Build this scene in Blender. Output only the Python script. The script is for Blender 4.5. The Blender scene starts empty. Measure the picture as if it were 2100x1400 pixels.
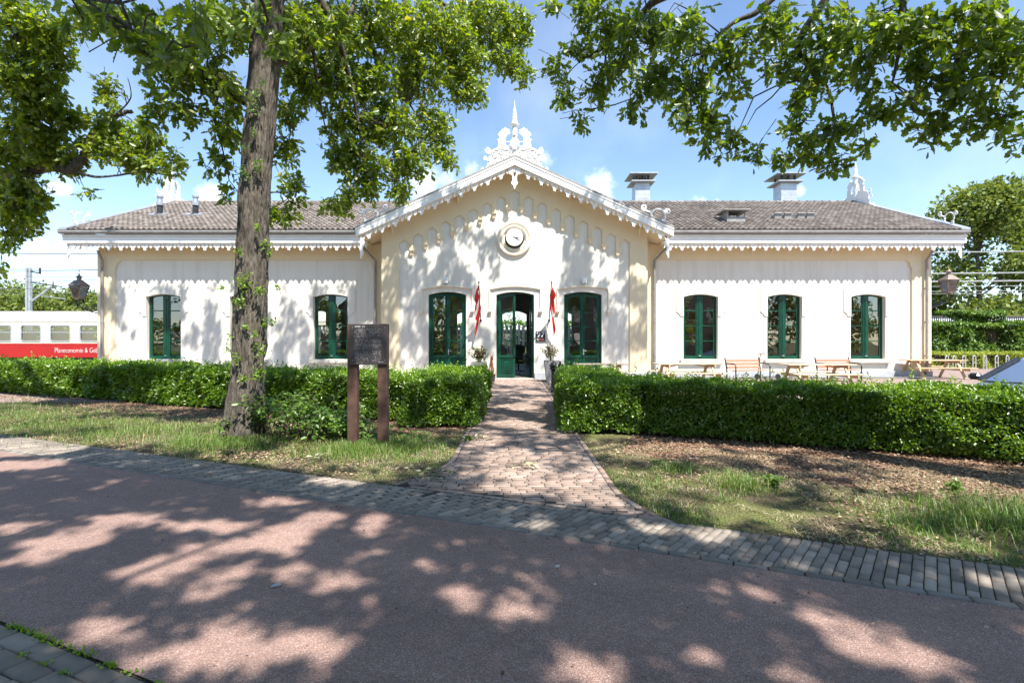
import bpy, math, random
import numpy as np
from mathutils import Vector, Matrix
R = math.radians
random.seed(7)
RNG = np.random.default_rng(11)
scene = bpy.context.scene
COL = scene.collection
EYE = 1.5
F = 1050.0

def at(px, py, Y):
    """photo pixel (2100 wide) on the plane at depth Y -> world point"""
    return Vector(((px - 1050.0) / F * Y, Y, EYE + (700.0 - py) / F * Y))

# ---------------------------------------------------------------- materials
MATS = {}
def new_mat(name):
    m = bpy.data.materials.new(name); m.use_nodes = True
    nt = m.node_tree; nt.nodes.clear()
    out = nt.nodes.new('ShaderNodeOutputMaterial')
    return m, nt, out

def N(nt, typ, **kw):
    n = nt.nodes.new(typ)
    for k, v in kw.items():
        if k == 'inp':
            for kk, vv in v.items(): n.inputs[kk].default_value = vv
        else: setattr(n, k, v)
    return n

def coords(nt, scale=(1, 1, 1)):
    tc = N(nt, 'ShaderNodeNewGeometry')
    mp = N(nt, 'ShaderNodeMapping', inp={'Scale': scale})
    nt.links.new(tc.outputs['Position'], mp.inputs['Vector'])
    return mp.outputs['Vector']

def rgba(c): return (c[0], c[1], c[2], 1.0)

def ramp(nt, fac, stops):
    r = N(nt, 'ShaderNodeValToRGB')
    e = r.color_ramp.elements
    while len(e) < len(stops): e.new(0.5)
    for i, (p, c) in enumerate(stops):
        e[i].position = p; e[i].color = rgba(c)
    nt.links.new(fac, r.inputs['Fac'])
    return r.outputs['Color']

def noise(nt, vec, scale, detail=4.0, rough=0.55):
    n = N(nt, 'ShaderNodeTexNoise', inp={'Scale': scale, 'Detail': detail, 'Roughness': rough})
    nt.links.new(vec, n.inputs['Vector'])
    return n.outputs['Fac']

def mixc(nt, fac, a, b, mode='MIX'):
    m = N(nt, 'ShaderNodeMix', data_type='RGBA', blend_type=mode)
    for sock, v in ((m.inputs[0], fac), (m.inputs[6], a), (m.inputs[7], b)):
        if isinstance(v, (int, float)): sock.default_value = v
        elif isinstance(v, tuple): sock.default_value = rgba(v)
        else: nt.links.new(v, sock)
    return m.outputs[2]

def bump(nt, h, strength, dist=0.01, normal=None):
    b = N(nt, 'ShaderNodeBump', inp={'Strength': strength, 'Distance': dist})
    nt.links.new(h, b.inputs['Height'])
    if normal is not None: nt.links.new(normal, b.inputs['Normal'])
    return b.outputs['Normal']

def principled(nt, out, color, rough=0.6, metal=0.0, normal=None, spec=0.5):
    p = N(nt, 'ShaderNodeBsdfPrincipled', inp={'Roughness': rough, 'Metallic': metal, 'Specular IOR Level': spec})
    if isinstance(color, tuple): p.inputs['Base Color'].default_value = rgba(color)
    else: nt.links.new(color, p.inputs['Base Color'])
    if normal is not None: nt.links.new(normal, p.inputs['Normal'])
    nt.links.new(p.outputs[0], out.inputs[0])
    return p

def mat_var(name, c1, c2, scale=3.0, rough=0.6, metal=0.0, bscale=60.0, bstr=0.15, bdist=0.004, stretch=(1, 1, 1), spec=0.4, detail=5.0):
    m, nt, out = new_mat(name)
    v = coords(nt, stretch)
    f = noise(nt, v, scale, detail)
    c = ramp(nt, f, [(0.3, c1), (0.7, c2)])
    n = bump(nt, noise(nt, v, bscale, 3), bstr, bdist) if bstr else None
    principled(nt, out, c, rough, metal, n, spec)
    MATS[name] = m
    return m

def mat_island(name, stops, rough=0.6, bscale=80.0, bstr=0.2, bdist=0.004, nmix=0.25, nscale=4.0, spec=0.35, dark=(0.5, 0.5, 0.5)):
    """colour that changes from piece to piece, with weathering over it"""
    m, nt, out = new_mat(name)
    g = N(nt, 'ShaderNodeNewGeometry')
    c = ramp(nt, g.outputs['Random Per Island'], stops)
    v = coords(nt)
    w = ramp(nt, noise(nt, v, nscale, 5), [(0.3, dark), (0.65, (1, 1, 1))])
    c = mixc(nt, nmix, c, w, 'MULTIPLY')
    n = bump(nt, noise(nt, v, bscale, 3), bstr, bdist)
    principled(nt, out, c, rough, 0.0, n, spec)
    MATS[name] = m
    return m

def mat_leaf(name, stops, trans=0.45, tcol=(1.25, 1.15, 0.55), rough=0.45, gloss=0.06):
    m, nt, out = new_mat(name)
    g = N(nt, 'ShaderNodeNewGeometry')
    c = ramp(nt, g.outputs['Random Per Island'], stops)
    d = N(nt, 'ShaderNodeBsdfDiffuse'); nt.links.new(c, d.inputs['Color'])
    t = N(nt, 'ShaderNodeBsdfTranslucent')
    nt.links.new(mixc(nt, 1.0, c, tcol, 'MULTIPLY'), t.inputs['Color'])
    mx = N(nt, 'ShaderNodeMixShader', inp={0: trans})
    nt.links.new(d.outputs[0], mx.inputs[1]); nt.links.new(t.outputs[0], mx.inputs[2])
    gl = N(nt, 'ShaderNodeBsdfGlossy', inp={'Roughness': rough, 'Color': (1, 1, 1, 1)})
    m2 = N(nt, 'ShaderNodeMixShader', inp={0: gloss})
    nt.links.new(mx.outputs[0], m2.inputs[1]); nt.links.new(gl.outputs[0], m2.inputs[2])
    nt.links.new(m2.outputs[0], out.inputs[0])
    MATS[name] = m
    return m

def mat_glass(name, tint=(0.8, 0.85, 0.82), refl=0.16):
    m, nt, out = new_mat(name)
    tr = N(nt, 'ShaderNodeBsdfTransparent', inp={'Color': rgba(tint)})
    gl = N(nt, 'ShaderNodeBsdfGlossy', inp={'Roughness': 0.01, 'Color': (1, 1, 1, 1)})
    fr = N(nt, 'ShaderNodeFresnel', inp={'IOR': 1.5})
    ma = N(nt, 'ShaderNodeMath', operation='MULTIPLY_ADD', inp={1: 0.9, 2: refl})
    nt.links.new(fr.outputs[0], ma.inputs[0])
    v = coords(nt)
    nrm = bump(nt, noise(nt, v, 1.3, 1), 0.06, 0.05)
    nt.links.new(nrm, gl.inputs['Normal'])
    mx = N(nt, 'ShaderNodeMixShader')
    nt.links.new(ma.outputs[0], mx.inputs[0])
    nt.links.new(tr.outputs[0], mx.inputs[1]); nt.links.new(gl.outputs[0], mx.inputs[2])
    nt.links.new(mx.outputs[0], out.inputs[0])
    MATS[name] = m
    return m

def mat_emit(name, col, strength):
    m, nt, out = new_mat(name)
    e = N(nt, 'ShaderNodeEmission', inp={'Color': rgba(col), 'Strength': strength})
    nt.links.new(e.outputs[0], out.inputs[0]); MATS[name] = m
    return m

# ---------------------------------------------------------------- meshes
class MB:
    def __init__(s): s.v = []; s.f = []
    def add(s, vs, fs):
        o = len(s.v); s.v += [tuple(p) for p in vs]; s.f += [tuple(i + o for i in f) for f in fs]; return s
    def box(s, x0, x1, y0, y1, z0, z1):
        return s.add([(x0, y0, z0), (x1, y0, z0), (x1, y1, z0), (x0, y1, z0), (x0, y0, z1), (x1, y0, z1), (x1, y1, z1), (x0, y1, z1)],
                     [(0, 3, 2, 1), (4, 5, 6, 7), (0, 1, 5, 4), (1, 2, 6, 5), (2, 3, 7, 6), (3, 0, 4, 7)])
    def bbox(s, x0, x1, y0, y1, z0, z1, b=0.01):
        """box with bevelled edges"""
        b = min(b, (x1 - x0) * .45, (y1 - y0) * .45, (z1 - z0) * .45)
        xs, ys, zs = (x0, x1), (y0, y1), (z0, z1)
        vid = {}; vs = []; fs = []
        for i in range(2):
            for j in range(2):
                for k in range(2):
                    sx, sy, sz = (b, -b)[i], (b, -b)[j], (b, -b)[k]
                    for a in range(3):
                        p = [xs[i] + sx, ys[j] + sy, zs[k] + sz]
                        p[a] = (xs[i], ys[j], zs[k])[a]
                        vid[i, j, k, a] = len(vs); vs.append(tuple(p))
        I = (0, 1)
        def q(*l): fs.append(tuple(l))
        for s_ in I:
            l = [vid[s_, 0, 0, 0], vid[s_, 1, 0, 0], vid[s_, 1, 1, 0], vid[s_, 0, 1, 0]]; q(*(l if s_ else l[::-1]))
            l = [vid[0, s_, 0, 1], vid[0, s_, 1, 1], vid[1, s_, 1, 1], vid[1, s_, 0, 1]]; q(*(l if s_ else l[::-1]))
            l = [vid[0, 0, s_, 2], vid[1, 0, s_, 2], vid[1, 1, s_, 2], vid[0, 1, s_, 2]]; q(*(l if s_ else l[::-1]))
        for i in I:
            for j in I:
                q(vid[i, j, 0, 0], vid[i, j, 1, 0], vid[i, j, 1, 1], vid[i, j, 0, 1])
                q(vid[i, 0, j, 0], vid[i, 1, j, 0], vid[i, 1, j, 2], vid[i, 0, j, 2])
                q(vid[0, i, j, 1], vid[1, i, j, 1], vid[1, i, j, 2], vid[0, i, j, 2])
                for k in I: q(vid[i, j, k, 0], vid[i, j, k, 1], vid[i, j, k, 2])
        return s.add(vs, fs)
    def obox(s, c, ax, ay, az):
        """box from centre and three half-axis vectors"""
        c, ax, ay, az = Vector(c), Vector(ax), Vector(ay), Vector(az)
        vs = [c + sx * ax + sy * ay + sz * az for sz in (-1, 1) for sx, sy in ((-1, -1), (1, -1), (1, 1), (-1, 1))]
        return s.add(vs, [(0, 3, 2, 1), (4, 5, 6, 7), (0, 1, 5, 4), (1, 2, 6, 5), (2, 3, 7, 6), (3, 0, 4, 7)])
    def bar(s, p, q, w, h, up=(0, 0, 1)):
        p, q = Vector(p), Vector(q); d = q - p; L = d.length; d.normalize()
        u = Vector(up); sx = d.cross(u)
        if sx.length < 1e-4: sx = d.cross(Vector((1, 0, 0)))
        sx.normalize(); u = sx.cross(d)
        return s.obox((p + q) / 2, d * L / 2, sx * w / 2, u * h / 2)
    def tube(s, pts, rad, n=8, caps=True, flat=None):
        pts = [Vector(p) for p in pts]; k = len(pts)
        if not hasattr(rad, '__len__'): rad = [rad] * k
        o = len(s.v); ref = None
        for i, p in enumerate(pts):
            d = (pts[min(i + 1, k - 1)] - pts[max(i - 1, 0)]).normalized()
            if ref is None:
                ref = Vector((0, 0, 1)) if abs(d.z) < .9 else Vector((1, 0, 0))
            a = (ref - d * ref.dot(d)).normalized(); ref = a; b = d.cross(a)
            for j in range(n):
                t = 2 * math.pi * j / n
                s.v.append(tuple(p + (a * math.cos(t) + b * math.sin(t)) * rad[i]))
        for i in range(k - 1):
            for j in range(n):
                j2 = (j + 1) % n
                s.f.append((o + i * n + j, o + i * n + j2, o + (i + 1) * n + j2, o + (i + 1) * n + j))
        if caps:
            s.f.append(tuple(o + j for j in range(n))[::-1]); s.f.append(tuple(o + (k - 1) * n + j for j in range(n)))
        return s
    def lathe(s, prof, c=(0, 0, 0), n=20, axis='z'):
        """prof: list of (r, h)"""
        o = len(s.v); k = len(prof)
        for r, h in prof:
            for j in range(n):
                t = 2 * math.pi * j / n
                x, y = r * math.cos(t), r * math.sin(t)
                if axis == 'z': p = (c[0] + x, c[1] + y, c[2] + h)
                elif axis == 'y': p = (c[0] + x, c[1] + h, c[2] + y)
                else: p = (c[0] + h, c[1] + x, c[2] + y)
                s.v.append(p)
        for i in range(k - 1):
            for j in range(n):
                j2 = (j + 1) % n
                s.f.append((o + i * n + j, o + i * n + j2, o + (i + 1) * n + j2, o + (i + 1) * n + j))
        if prof[0][0] > 1e-5: s.f.append(tuple(o + j for j in range(n)))
        if prof[-1][0] > 1e-5: s.f.append(tuple(o + (k - 1) * n + j for j in range(n)))
        return s
    def plate(s, poly, y0, y1, edges=None):
        """polygon given in (x, z), thickness from y0 to y1"""
        k = len(poly)
        a = sum(poly[i][0] * poly[(i + 1) % k][1] - poly[(i + 1) % k][0] * poly[i][1] for i in range(k))
        if a < 0: poly = poly[::-1]
        o = len(s.v)
        s.v += [(x, y0, z) for x, z in poly] + [(x, y1, z) for x, z in poly]
        s.f.append(tuple(o + i for i in range(k)))
        s.f.append(tuple(o + k + i for i in range(k))[::-1])
        for i in range(k):
            j = (i + 1) % k
            s.f.append((o + i, o + k + i, o + k + j, o + j))
        return s
    def xf(s, M):
        s.v = [tuple(M @ Vector(p)) for p in s.v]; return s
    def merge(s, o): return s.add(o.v, o.f)
    def build(s, name, mat, parent=None, smooth=False, angle=None):
        me = bpy.data.meshes.new(name)
        org = origin(parent)
        me.from_pydata([(p[0] - org[0], p[1] - org[1], p[2] - org[2]) for p in s.v], [], s.f)
        o = bpy.data.objects.new(name, me); COL.objects.link(o)
        if mat is not None: me.materials.append(MATS[mat] if isinstance(mat, str) else mat)
        if smooth or angle:
            me.shade_smooth()
            if angle: me.set_sharp_from_angle(angle=R(angle))
        if parent is not None: o.parent = parent; ORG[o.name] = org
        else: ORG[o.name] = (0, 0, 0)
        return o
ORG = {}
def origin(p): return (0, 0, 0) if p is None else ORG[p.name]

def np_mesh(name, V, faces_idx, loop_tot, mat, parent=None, smooth=False):
    """V (n,3); faces_idx flat loop vertex indices; loop_tot per face"""
    org = np.array(origin(parent), dtype=np.float64)
    me = bpy.data.meshes.new(name)
    V = (V - org).astype(np.float32)
    me.vertices.add(len(V)); me.vertices.foreach_set('co', V.ravel())
    me.loops.add(len(faces_idx)); me.loops.foreach_set('vertex_index', faces_idx.astype(np.int32))
    st = np.zeros(len(loop_tot), np.int32); st[1:] = np.cumsum(loop_tot)[:-1]
    me.polygons.add(len(loop_tot)); me.polygons.foreach_set('loop_start', st)
    me.polygons.foreach_set('loop_total', loop_tot.astype(np.int32))
    me.update(calc_edges=True); me.validate()
    if smooth: me.shade_smooth()
    me.materials.append(MATS[mat])
    o = bpy.data.objects.new(name, me); COL.objects.link(o)
    if parent is not None: o.parent = parent
    ORG[o.name] = tuple(org)
    return o

def tag(o, label=None, cat=None, group=None, kind=None):
    if label: o['label'] = label
    if cat: o['category'] = cat
    if group: o['group'] = group
    if kind: o['kind'] = kind
    return o

def thing(name, loc, label, cat, group=None):
    o = bpy.data.objects.new(name, None); COL.objects.link(o)
    o.location = loc; o.empty_display_size = 0.2
    ORG[o.name] = tuple(loc)
    return tag(o, label, cat, group)

def copy_tree(o, parent=None):
    c = o.copy(); COL.objects.link(c); c.parent = parent
    ORG[c.name] = tuple(c.location) if parent is None else ORG[parent.name]
    for ch in list(o.children): copy_tree(ch, c)
    return c

def text(name, body, size, loc, rot, mat, parent=None, align='CENTER', ext=0.002, sx=1.0, off=0.0):
    cu = bpy.data.curves.new(name, 'FONT'); cu.body = body; cu.size = size; cu.extrude = ext; cu.offset = off
    cu.align_x = align; cu.align_y = 'CENTER'; cu.materials.append(MATS[mat])
    o = bpy.data.objects.new(name, cu); COL.objects.link(o)
    org = origin(parent)
    me = bpy.data.meshes.new_from_object(o); bpy.data.objects.remove(o); bpy.data.curves.remove(cu)
    me.transform(Matrix.LocRotScale(Vector((loc[0] - org[0], loc[1] - org[1], loc[2] - org[2])), __import__('mathutils').Euler(rot), Vector((sx, 1, 1))))
    me.name = name; me.materials.clear(); me.materials.append(MATS[mat])
    o = bpy.data.objects.new(name, me); COL.objects.link(o)
    if parent is not None: o.parent = parent
    ORG[o.name] = org
    return o

# road frame: u along the road, n across it (towards the station)
UA = R(22.8)
UX = np.array((math.cos(UA), -math.sin(UA))); NX = np.array((math.sin(UA), math.cos(UA)))
def un(u, n): return (UX[0] * u + NX[0] * n, UX[1] * u + NX[1] * n)
def to_un(x, y): return (x * UX[0] + y * UX[1], x * NX[0] + y * NX[1])
SUN_D = np.array((-0.364, 0.72, -1.26)); SUN_D = SUN_D / np.linalg.norm(SUN_D)

def vnoise(x, y, s, seed=0):
    """smooth value noise 0..1 (numpy)"""
    x = np.asarray(x, float) * s + seed * 17.3; y = np.asarray(y, float) * s + seed * 9.1
    xi = np.floor(x).astype(np.int64); yi = np.floor(y).astype(np.int64); fx = x - xi; fy = y - yi
    fx = fx * fx * (3 - 2 * fx); fy = fy * fy * (3 - 2 * fy)
    def h(a, b):
        n = (a * 374761393 + b * 668265263 + seed * 974711) & 0x7fffffff
        n = ((n ^ (n >> 13)) * 1274126177) & 0x7fffffff
        return ((n ^ (n >> 16)) & 0xffff) / 65535.0
    return (h(xi, yi) * (1 - fx) + h(xi + 1, yi) * fx) * (1 - fy) + (h(xi, yi + 1) * (1 - fx) + h(xi + 1, yi + 1) * fx) * fy

# ---------------------------------------------------------------- leaves
def leaf_oak():
    half = [(0.10, .02), (0.20, .13), (0.29, .09), (0.42, .23), (0.52, .13), (0.68, .29), (0.78, .15), (0.92, .17), (1.0, 0.0)]
    vs = [(0, 0, 0)] + [(x, y, .22 * y - .10 * x * x) for x, y in half]
    k = len(half)
    vs += [(x, -y, .22 * y - .10 * x * x) for x, y in half[:-1]]
    up = list(range(0, k + 1)); dn = [0, k] + list(range(k + k - 1, k, -1))
    return np.array(vs), [tuple(up[::-1]), tuple(dn[::-1])]
def leaf_oval():
    vs = [(0, 0, 0), (.3, .24, .06), (.75, .2, .04), (1, 0, -.08), (.75, -.2, .04), (.3, -.24, .06)]
    return np.array(vs), [(0, 3, 2, 1), (0, 5, 4, 3)]
def leaf_lobed_low():
    vs = [(0, 0, 0), (.35, .26, .05), (.5, .14, .02), (.75, .3, .03), (1, 0, -.1), (.75, -.3, .03), (.5, -.14, .02), (.35, -.26, .05)]
    return np.array(vs), [(0, 4, 3, 2, 1), (0, 7, 6, 5, 4)]
def leaf_quad():
    vs = [(0, 0, 0), (.5, .36, .07), (1, 0, -.05), (.5, -.36, .07)]
    return np.array(vs), [(0, 2, 1), (0, 3, 2)]

def norm(a): return a / np.maximum(np.linalg.norm(a, axis=-1, keepdims=True), 1e-9)

def leaves(name, P, D, U, S, tmpl, mat, parent=None):
    T, faces = tmpl
    X = norm(D); Y = norm(np.cross(U, X)); Z = np.cross(X, Y)
    V = P[:, None, :] + S[:, None, None] * (T[None, :, 0:1] * X[:, None, :] + T[None, :, 1:2] * Y[:, None, :] + T[None, :, 2:3] * Z[:, None, :])
    n, k = len(P), len(T)
    fl = np.concatenate([np.array(f) for f in faces]); lt = np.array([len(f) for f in faces])
    idx = (np.arange(n)[:, None] * k + fl[None, :]).ravel()
    return np_mesh(name, V.reshape(-1, 3), idx, np.tile(lt, n), mat, parent)

def rnd(n, k=3): return RNG.normal(size=(n, k))
SUN_STRENGTH, SKY_STRENGTH, EXPOSURE, CLOUD = 3.9, .102, 1.42, (6.6, 6.9, 7.2)
# ================================================================ MATERIALS
m, nt, out = new_mat('white_plaster')
v = coords(nt)
c = ramp(nt, noise(nt, v, 1.6, 5), [(.3, (.735, .695, .615)), (.7, (.775, .735, .655))])
c = mixc(nt, 1.0, c, ramp(nt, noise(nt, coords(nt, (3.2, 3.2, .22)), 1.5, 5, .6), [(.30, (.90, .885, .85)), (.52, (1, 1, 1))]), 'MULTIPLY')
sp = N(nt, 'ShaderNodeSeparateXYZ'); nt.links.new(v, sp.inputs[0])
zz = N(nt, 'ShaderNodeMapRange', inp={1: .25, 2: .95, 3: 0.0, 4: 1.0}); nt.links.new(sp.outputs[2], zz.inputs[0])
zn = N(nt, 'ShaderNodeMath', operation='ADD'); nt.links.new(zz.outputs[0], zn.inputs[0]); nt.links.new(noise(nt, v, 2.6, 6, .65), zn.inputs[1])
c = mixc(nt, 1.0, c, ramp(nt, zn.outputs[0], [(.45, (.80, .78, .72)), (.95, (1, 1, 1))]), 'MULTIPLY')
principled(nt, out, c, .78, 0, bump(nt, noise(nt, v, 30, 4), .14, .005), .3)
MATS['white_plaster'] = m
mat_var('cream_plaster', (.72, .605, .405), (.77, .655, .455), .9, .75, bscale=35, bstr=.10, bdist=.004)
mat_var('cream_pale', (.77, .70, .56), (.81, .745, .61), 2.5, .6, bscale=20, bstr=.04)
mat_var('white_paint', (.82, .81, .78), (.87, .86, .83), 2.5, .5, bscale=20, bstr=.03)
mat_var('cream_paint', (.74, .62, .41), (.78, .665, .455), 2.5, .55, bscale=20, bstr=.03)
mat_var('plinth_grey', (.36, .37, .39), (.46, .47, .49), 4, .8, bscale=60, bstr=.15)
mat_var('stone_sill', (.40, .37, .33), (.58, .55, .50), 6, .8, bscale=70, bstr=.2)
mat_var('green_paint', (.004, .044, .027), (.008, .066, .040), 3, .22, bscale=12, bstr=.03, spec=.5)
mat_var('zinc', (.36, .38, .40), (.52, .54, .56), 3, .42, .55, bscale=8, bstr=.05)
mat_var('lead_grey', (.26, .25, .24), (.38, .36, .34), 4, .55, .3, bscale=10, bstr=.08)
mat_var('dark_metal', (.02, .022, .026), (.05, .052, .055), 6, .45, .2, bscale=40, bstr=.08)
mat_var('black_gloss', (.008, .009, .010), (.02, .021, .024), 8, .25, 0, bscale=20, bstr=.05)
mat_var('lantern_metal', (.16, .125, .105), (.28, .23, .20), 8, .5, .4, bscale=40, bstr=.1)
mat_var('corten', (.062, .034, .025), (.125, .068, .048), 9, .75, .1, bscale=90, bstr=.2)
mat_var('panel_dark', (.065, .057, .058), (.105, .085, .08), 4, .4, .2, bscale=60, bstr=.05)
mat_var('sign_letter', (.62, .60, .58), (.72, .70, .68), 8, .6, bstr=0)
mat_var('letter_white', (.84, .84, .84), (.88, .88, .88), 8, .6, bstr=0)
mat_var('sign_red', (.62, .05, .03), (.68, .07, .04), 8, .5, bstr=0)
mat_var('sign_black', (.022, .022, .026), (.035, .035, .04), 8, .35, bstr=0)
mat_var('pale_wood', (.46, .36, .25), (.60, .49, .35), 3, .7, bscale=30, bstr=.25, stretch=(1, 8, 8))
mat_var('orange_wood', (.46, .31, .17), (.58, .42, .26), 3, .65, bscale=30, bstr=.25, stretch=(1, 8, 8))
mat_var('weathered_wood', (.20, .16, .13), (.32, .27, .22), 3, .75, bscale=30, bstr=.25, stretch=(1, 8, 8))
mat_var('bench_wood', (.34, .15, .09), (.46, .23, .14), 4, .6, bscale=30, bstr=.25, stretch=(1, 8, 8))
mat_var('planter_grey', (.17, .17, .175), (.24, .24, .245), 5, .8, bscale=50, bstr=.12)
mat_var('clay_pot', (.07, .06, .055), (.12, .10, .09), 5, .7, bscale=50, bstr=.12)
mat_var('concrete', (.42, .41, .39), (.56, .55, .53), 5, .85, bscale=50, bstr=.2)
mat_var('soil', (.05, .035, .024), (.10, .07, .05), 7, .95, bscale=40, bstr=.5, bdist=.02)
mat_var('room_wall', (.34, .33, .30), (.42, .41, .38), 2, .8, bscale=20, bstr=.05)
mat_var('room_floor', (.16, .15, .14), (.24, .23, .22), 2, .4, bscale=20, bstr=.05)
mat_var('train_cream', (.66, .58, .46), (.71, .63, .51), 1.2, .38, bscale=3, bstr=.02)
mat_var('train_roof', (.70, .65, .55), (.75, .70, .60), 1.2, .45, bscale=3, bstr=.02)
mat_var('train_red', (.36, .010, .012), (.42, .015, .015), 1.2, .35, bscale=3, bstr=.02)
mat_var('aluminium', (.55, .56, .58), (.66, .67, .69), 5, .35, .7, bscale=30, bstr=.03)
mat_var('car_paint', (.30, .38, .47), (.34, .42, .51), 2, .2, .55, bscale=5, bstr=.01)
mat_var('rubber', (.012, .012, .012), (.025, .025, .025), 8, .8, bscale=40, bstr=.1)
mat_var('rail_steel', (.5, .5, .5), (.62, .62, .62), 8, .4, .6, bscale=40, bstr=.05)
mat_var('wire', (.10, .10, .105), (.16, .16, .165), 8, .6, .2, bstr=0)
mat_var('clock_black', (.02, .02, .03), (.03, .03, .045), 8, .5, bstr=0)
mat_var('desk_dark', (.05, .045, .045), (.09, .085, .08), 6, .5, bscale=30, bstr=.05)
mat_var('slat_white', (.70, .70, .69), (.78, .78, .77), 4, .7, bscale=20, bstr=.05)
mat_var('brown_roof', (.10, .075, .065), (.17, .13, .11), 4, .8, bscale=20, bstr=.1)
mat_var('curtain', (.60, .60, .58), (.68, .68, .66), 3, .9, bscale=20, bstr=.05)
mat_glass('window_glass')
mat_glass('train_glass', (.55, .58, .58), .12)
mat_glass('lantern_glass', (.9, .92, .93), .05)
mat_glass('car_glass', (.20, .23, .27), .62)
mat_emit('globe_light', (1.0, .68, .32), 2.2)

mat_island('roof_tile', [(0, (.128, .106, .092)), (.35, (.165, .138, .120)), (.7, (.20, .171, .149)), (1, (.25, .218, .192))], .75, 60, .25, nmix=.5, nscale=1.6, dark=(.62, .6, .58))
mat_island('path_brick', [(0, (.255, .182, .145)), (.3, (.325, .238, .192)), (.65, (.38, .285, .235)), (1, (.44, .345, .29))], .85, 120, .35, nmix=.55, nscale=2.2, dark=(.55, .52, .5))
mat_island('band_brick', [(0, (.215, .178, .148)), (.4, (.275, .232, .195)), (.8, (.33, .28, .237)), (1, (.40, .335, .28))], .85, 120, .35, nmix=.5, nscale=2.2, dark=(.55, .55, .52))
mat_island('kerb_brick', [(0, (.18, .16, .14)), (.5, (.225, .20, .178)), (1, (.27, .242, .215))], .85, 90, .3, nmix=.5, nscale=2.5, dark=(.55, .55, .55))
mat_island('litter', [(0, (.10, .055, .035)), (.3, (.19, .11, .07)), (.6, (.30, .19, .125)), (.85, (.42, .29, .20)), (1, (.52, .40, .29))], .8, 60, .2, nmix=.2)
mat_island('dry_leaf', [(0, (.20, .22, .10)), (.5, (.34, .33, .20)), (1, (.48, .44, .32))], .7, 60, .1, nmix=.1)
mat_island('pebble', [(0, (.18, .16, .14)), (.5, (.34, .31, .28)), (1, (.55, .52, .48))], .8, 60, .2)

mat_leaf('oak_leaf', [(0, (.092, .160, .010)), (.45, (.135, .225, .012)), (.8, (.19, .285, .016)), (.93, (.26, .34, .024)), (1, (.33, .31, .05))], .60, (1.9, 1.65, .45))
mat_leaf('oak_leaf_dark', [(0, (.070, .130, .012)), (.5, (.118, .205, .014)), (.9, (.17, .27, .018)), (1, (.26, .33, .03))], .60, (1.9, 1.65, .5))
mat_leaf('oak_leaf_sunlit', [(0, (.11, .185, .010)), (.45, (.18, .275, .014)), (.8, (.25, .34, .02)), (1, (.34, .38, .04))], .55, (1.8, 1.6, .45))  # oak leaf green lightened to stand in for sunlight on the left tree
mat_leaf('hedge_leaf', [(0, (.065, .145, .010)), (.4, (.105, .215, .012)), (.8, (.16, .29, .015)), (1, (.24, .37, .02))], .42, (1.7, 1.5, .45), .4, .07)
mat_leaf('straw', [(0, (.26, .21, .11)), (.5, (.40, .34, .20)), (1, (.55, .49, .33))], .25, (1.1, 1.05, .8), .6, .02)
mat_leaf('hedge_shoot', [(0, (.14, .27, .010)), (.5, (.20, .36, .012)), (1, (.29, .44, .02))], .5, (1.3, 1.2, .6), .4, .05)
mat_leaf('bramble_leaf', [(0, (.075, .17, .02)), (.5, (.12, .24, .028)), (1, (.19, .32, .04))], .45, (1.4, 1.3, .6), .45, .06)
mat_leaf('grass_blade', [(0, (.065, .15, .016)), (.4, (.115, .22, .024)), (.78, (.17, .28, .04)), (.90, (.32, .31, .12)), (1, (.48, .42, .24))], .4, (1.3, 1.2, .6), .5, .04)
mat_leaf('far_leaf', [(0, (.10, .15, .03)), (.5, (.165, .225, .045)), (.85, (.23, .29, .065)), (1, (.30, .34, .10))], .4, (1.4, 1.25, .6), .6, .02)
mat_leaf('ivy_leaf', [(0, (.055, .13, .02)), (.5, (.10, .20, .025)), (.85, (.16, .28, .03)), (1, (.25, .36, .06))], .4, (1.4, 1.25, .6), .5, .04)
mat_leaf('yellow_hedge_leaf', [(0, (.16, .22, .02)), (.5, (.28, .34, .03)), (1, (.42, .44, .06))], .4, (1.2, 1.15, .6), .5, .03)
mat_leaf('olive_leaf', [(0, (.09, .11, .05)), (.5, (.16, .18, .09)), (.8, (.28, .24, .12)), (1, (.42, .28, .16))], .35, (1.2, 1.1, .7), .5, .05)
mat_leaf('orange_needle', [(0, (.26, .09, .03)), (.5, (.42, .16, .06)), (1, (.55, .26, .12))], .3, (1.2, 1, .7), .6, .02)
mat_leaf('flag_cloth', [(0, (.55, .035, .03)), (1, (.60, .045, .035))], .4, (1.1, .9, .9), .6, .02)
mat_leaf('flag_white', [(0, (.75, .70, .68)), (1, (.80, .75, .72))], .4, (1.0, .9, .9), .6, .02)

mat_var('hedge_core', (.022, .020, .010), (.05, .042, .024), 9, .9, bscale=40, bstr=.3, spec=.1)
# bark
def bark(name, c1, c2, c3):
    m, nt, out = new_mat(name)
    v = coords(nt, (1, 1, .24))
    n1 = noise(nt, v, 34, 7, .7); v2 = coords(nt); n2 = noise(nt, v2, 2.0, 4)
    c = ramp(nt, n1, [(.34, c1), (.5, c2), (.68, c3)])
    c = mixc(nt, .5, c, ramp(nt, n2, [(.3, (.62, .62, .6)), (.7, (1.1, 1.08, 1.02))]), 'MULTIPLY')
    principled(nt, out, c, .9, 0, bump(nt, n1, 1.0, .05), .2)
    MATS[name] = m
bark('bark', (.052, .043, .034), (.155, .132, .108), (.285, .25, .21))
bark('twig', (.07, .055, .042), (.12, .095, .07), (.17, .14, .11))

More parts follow.
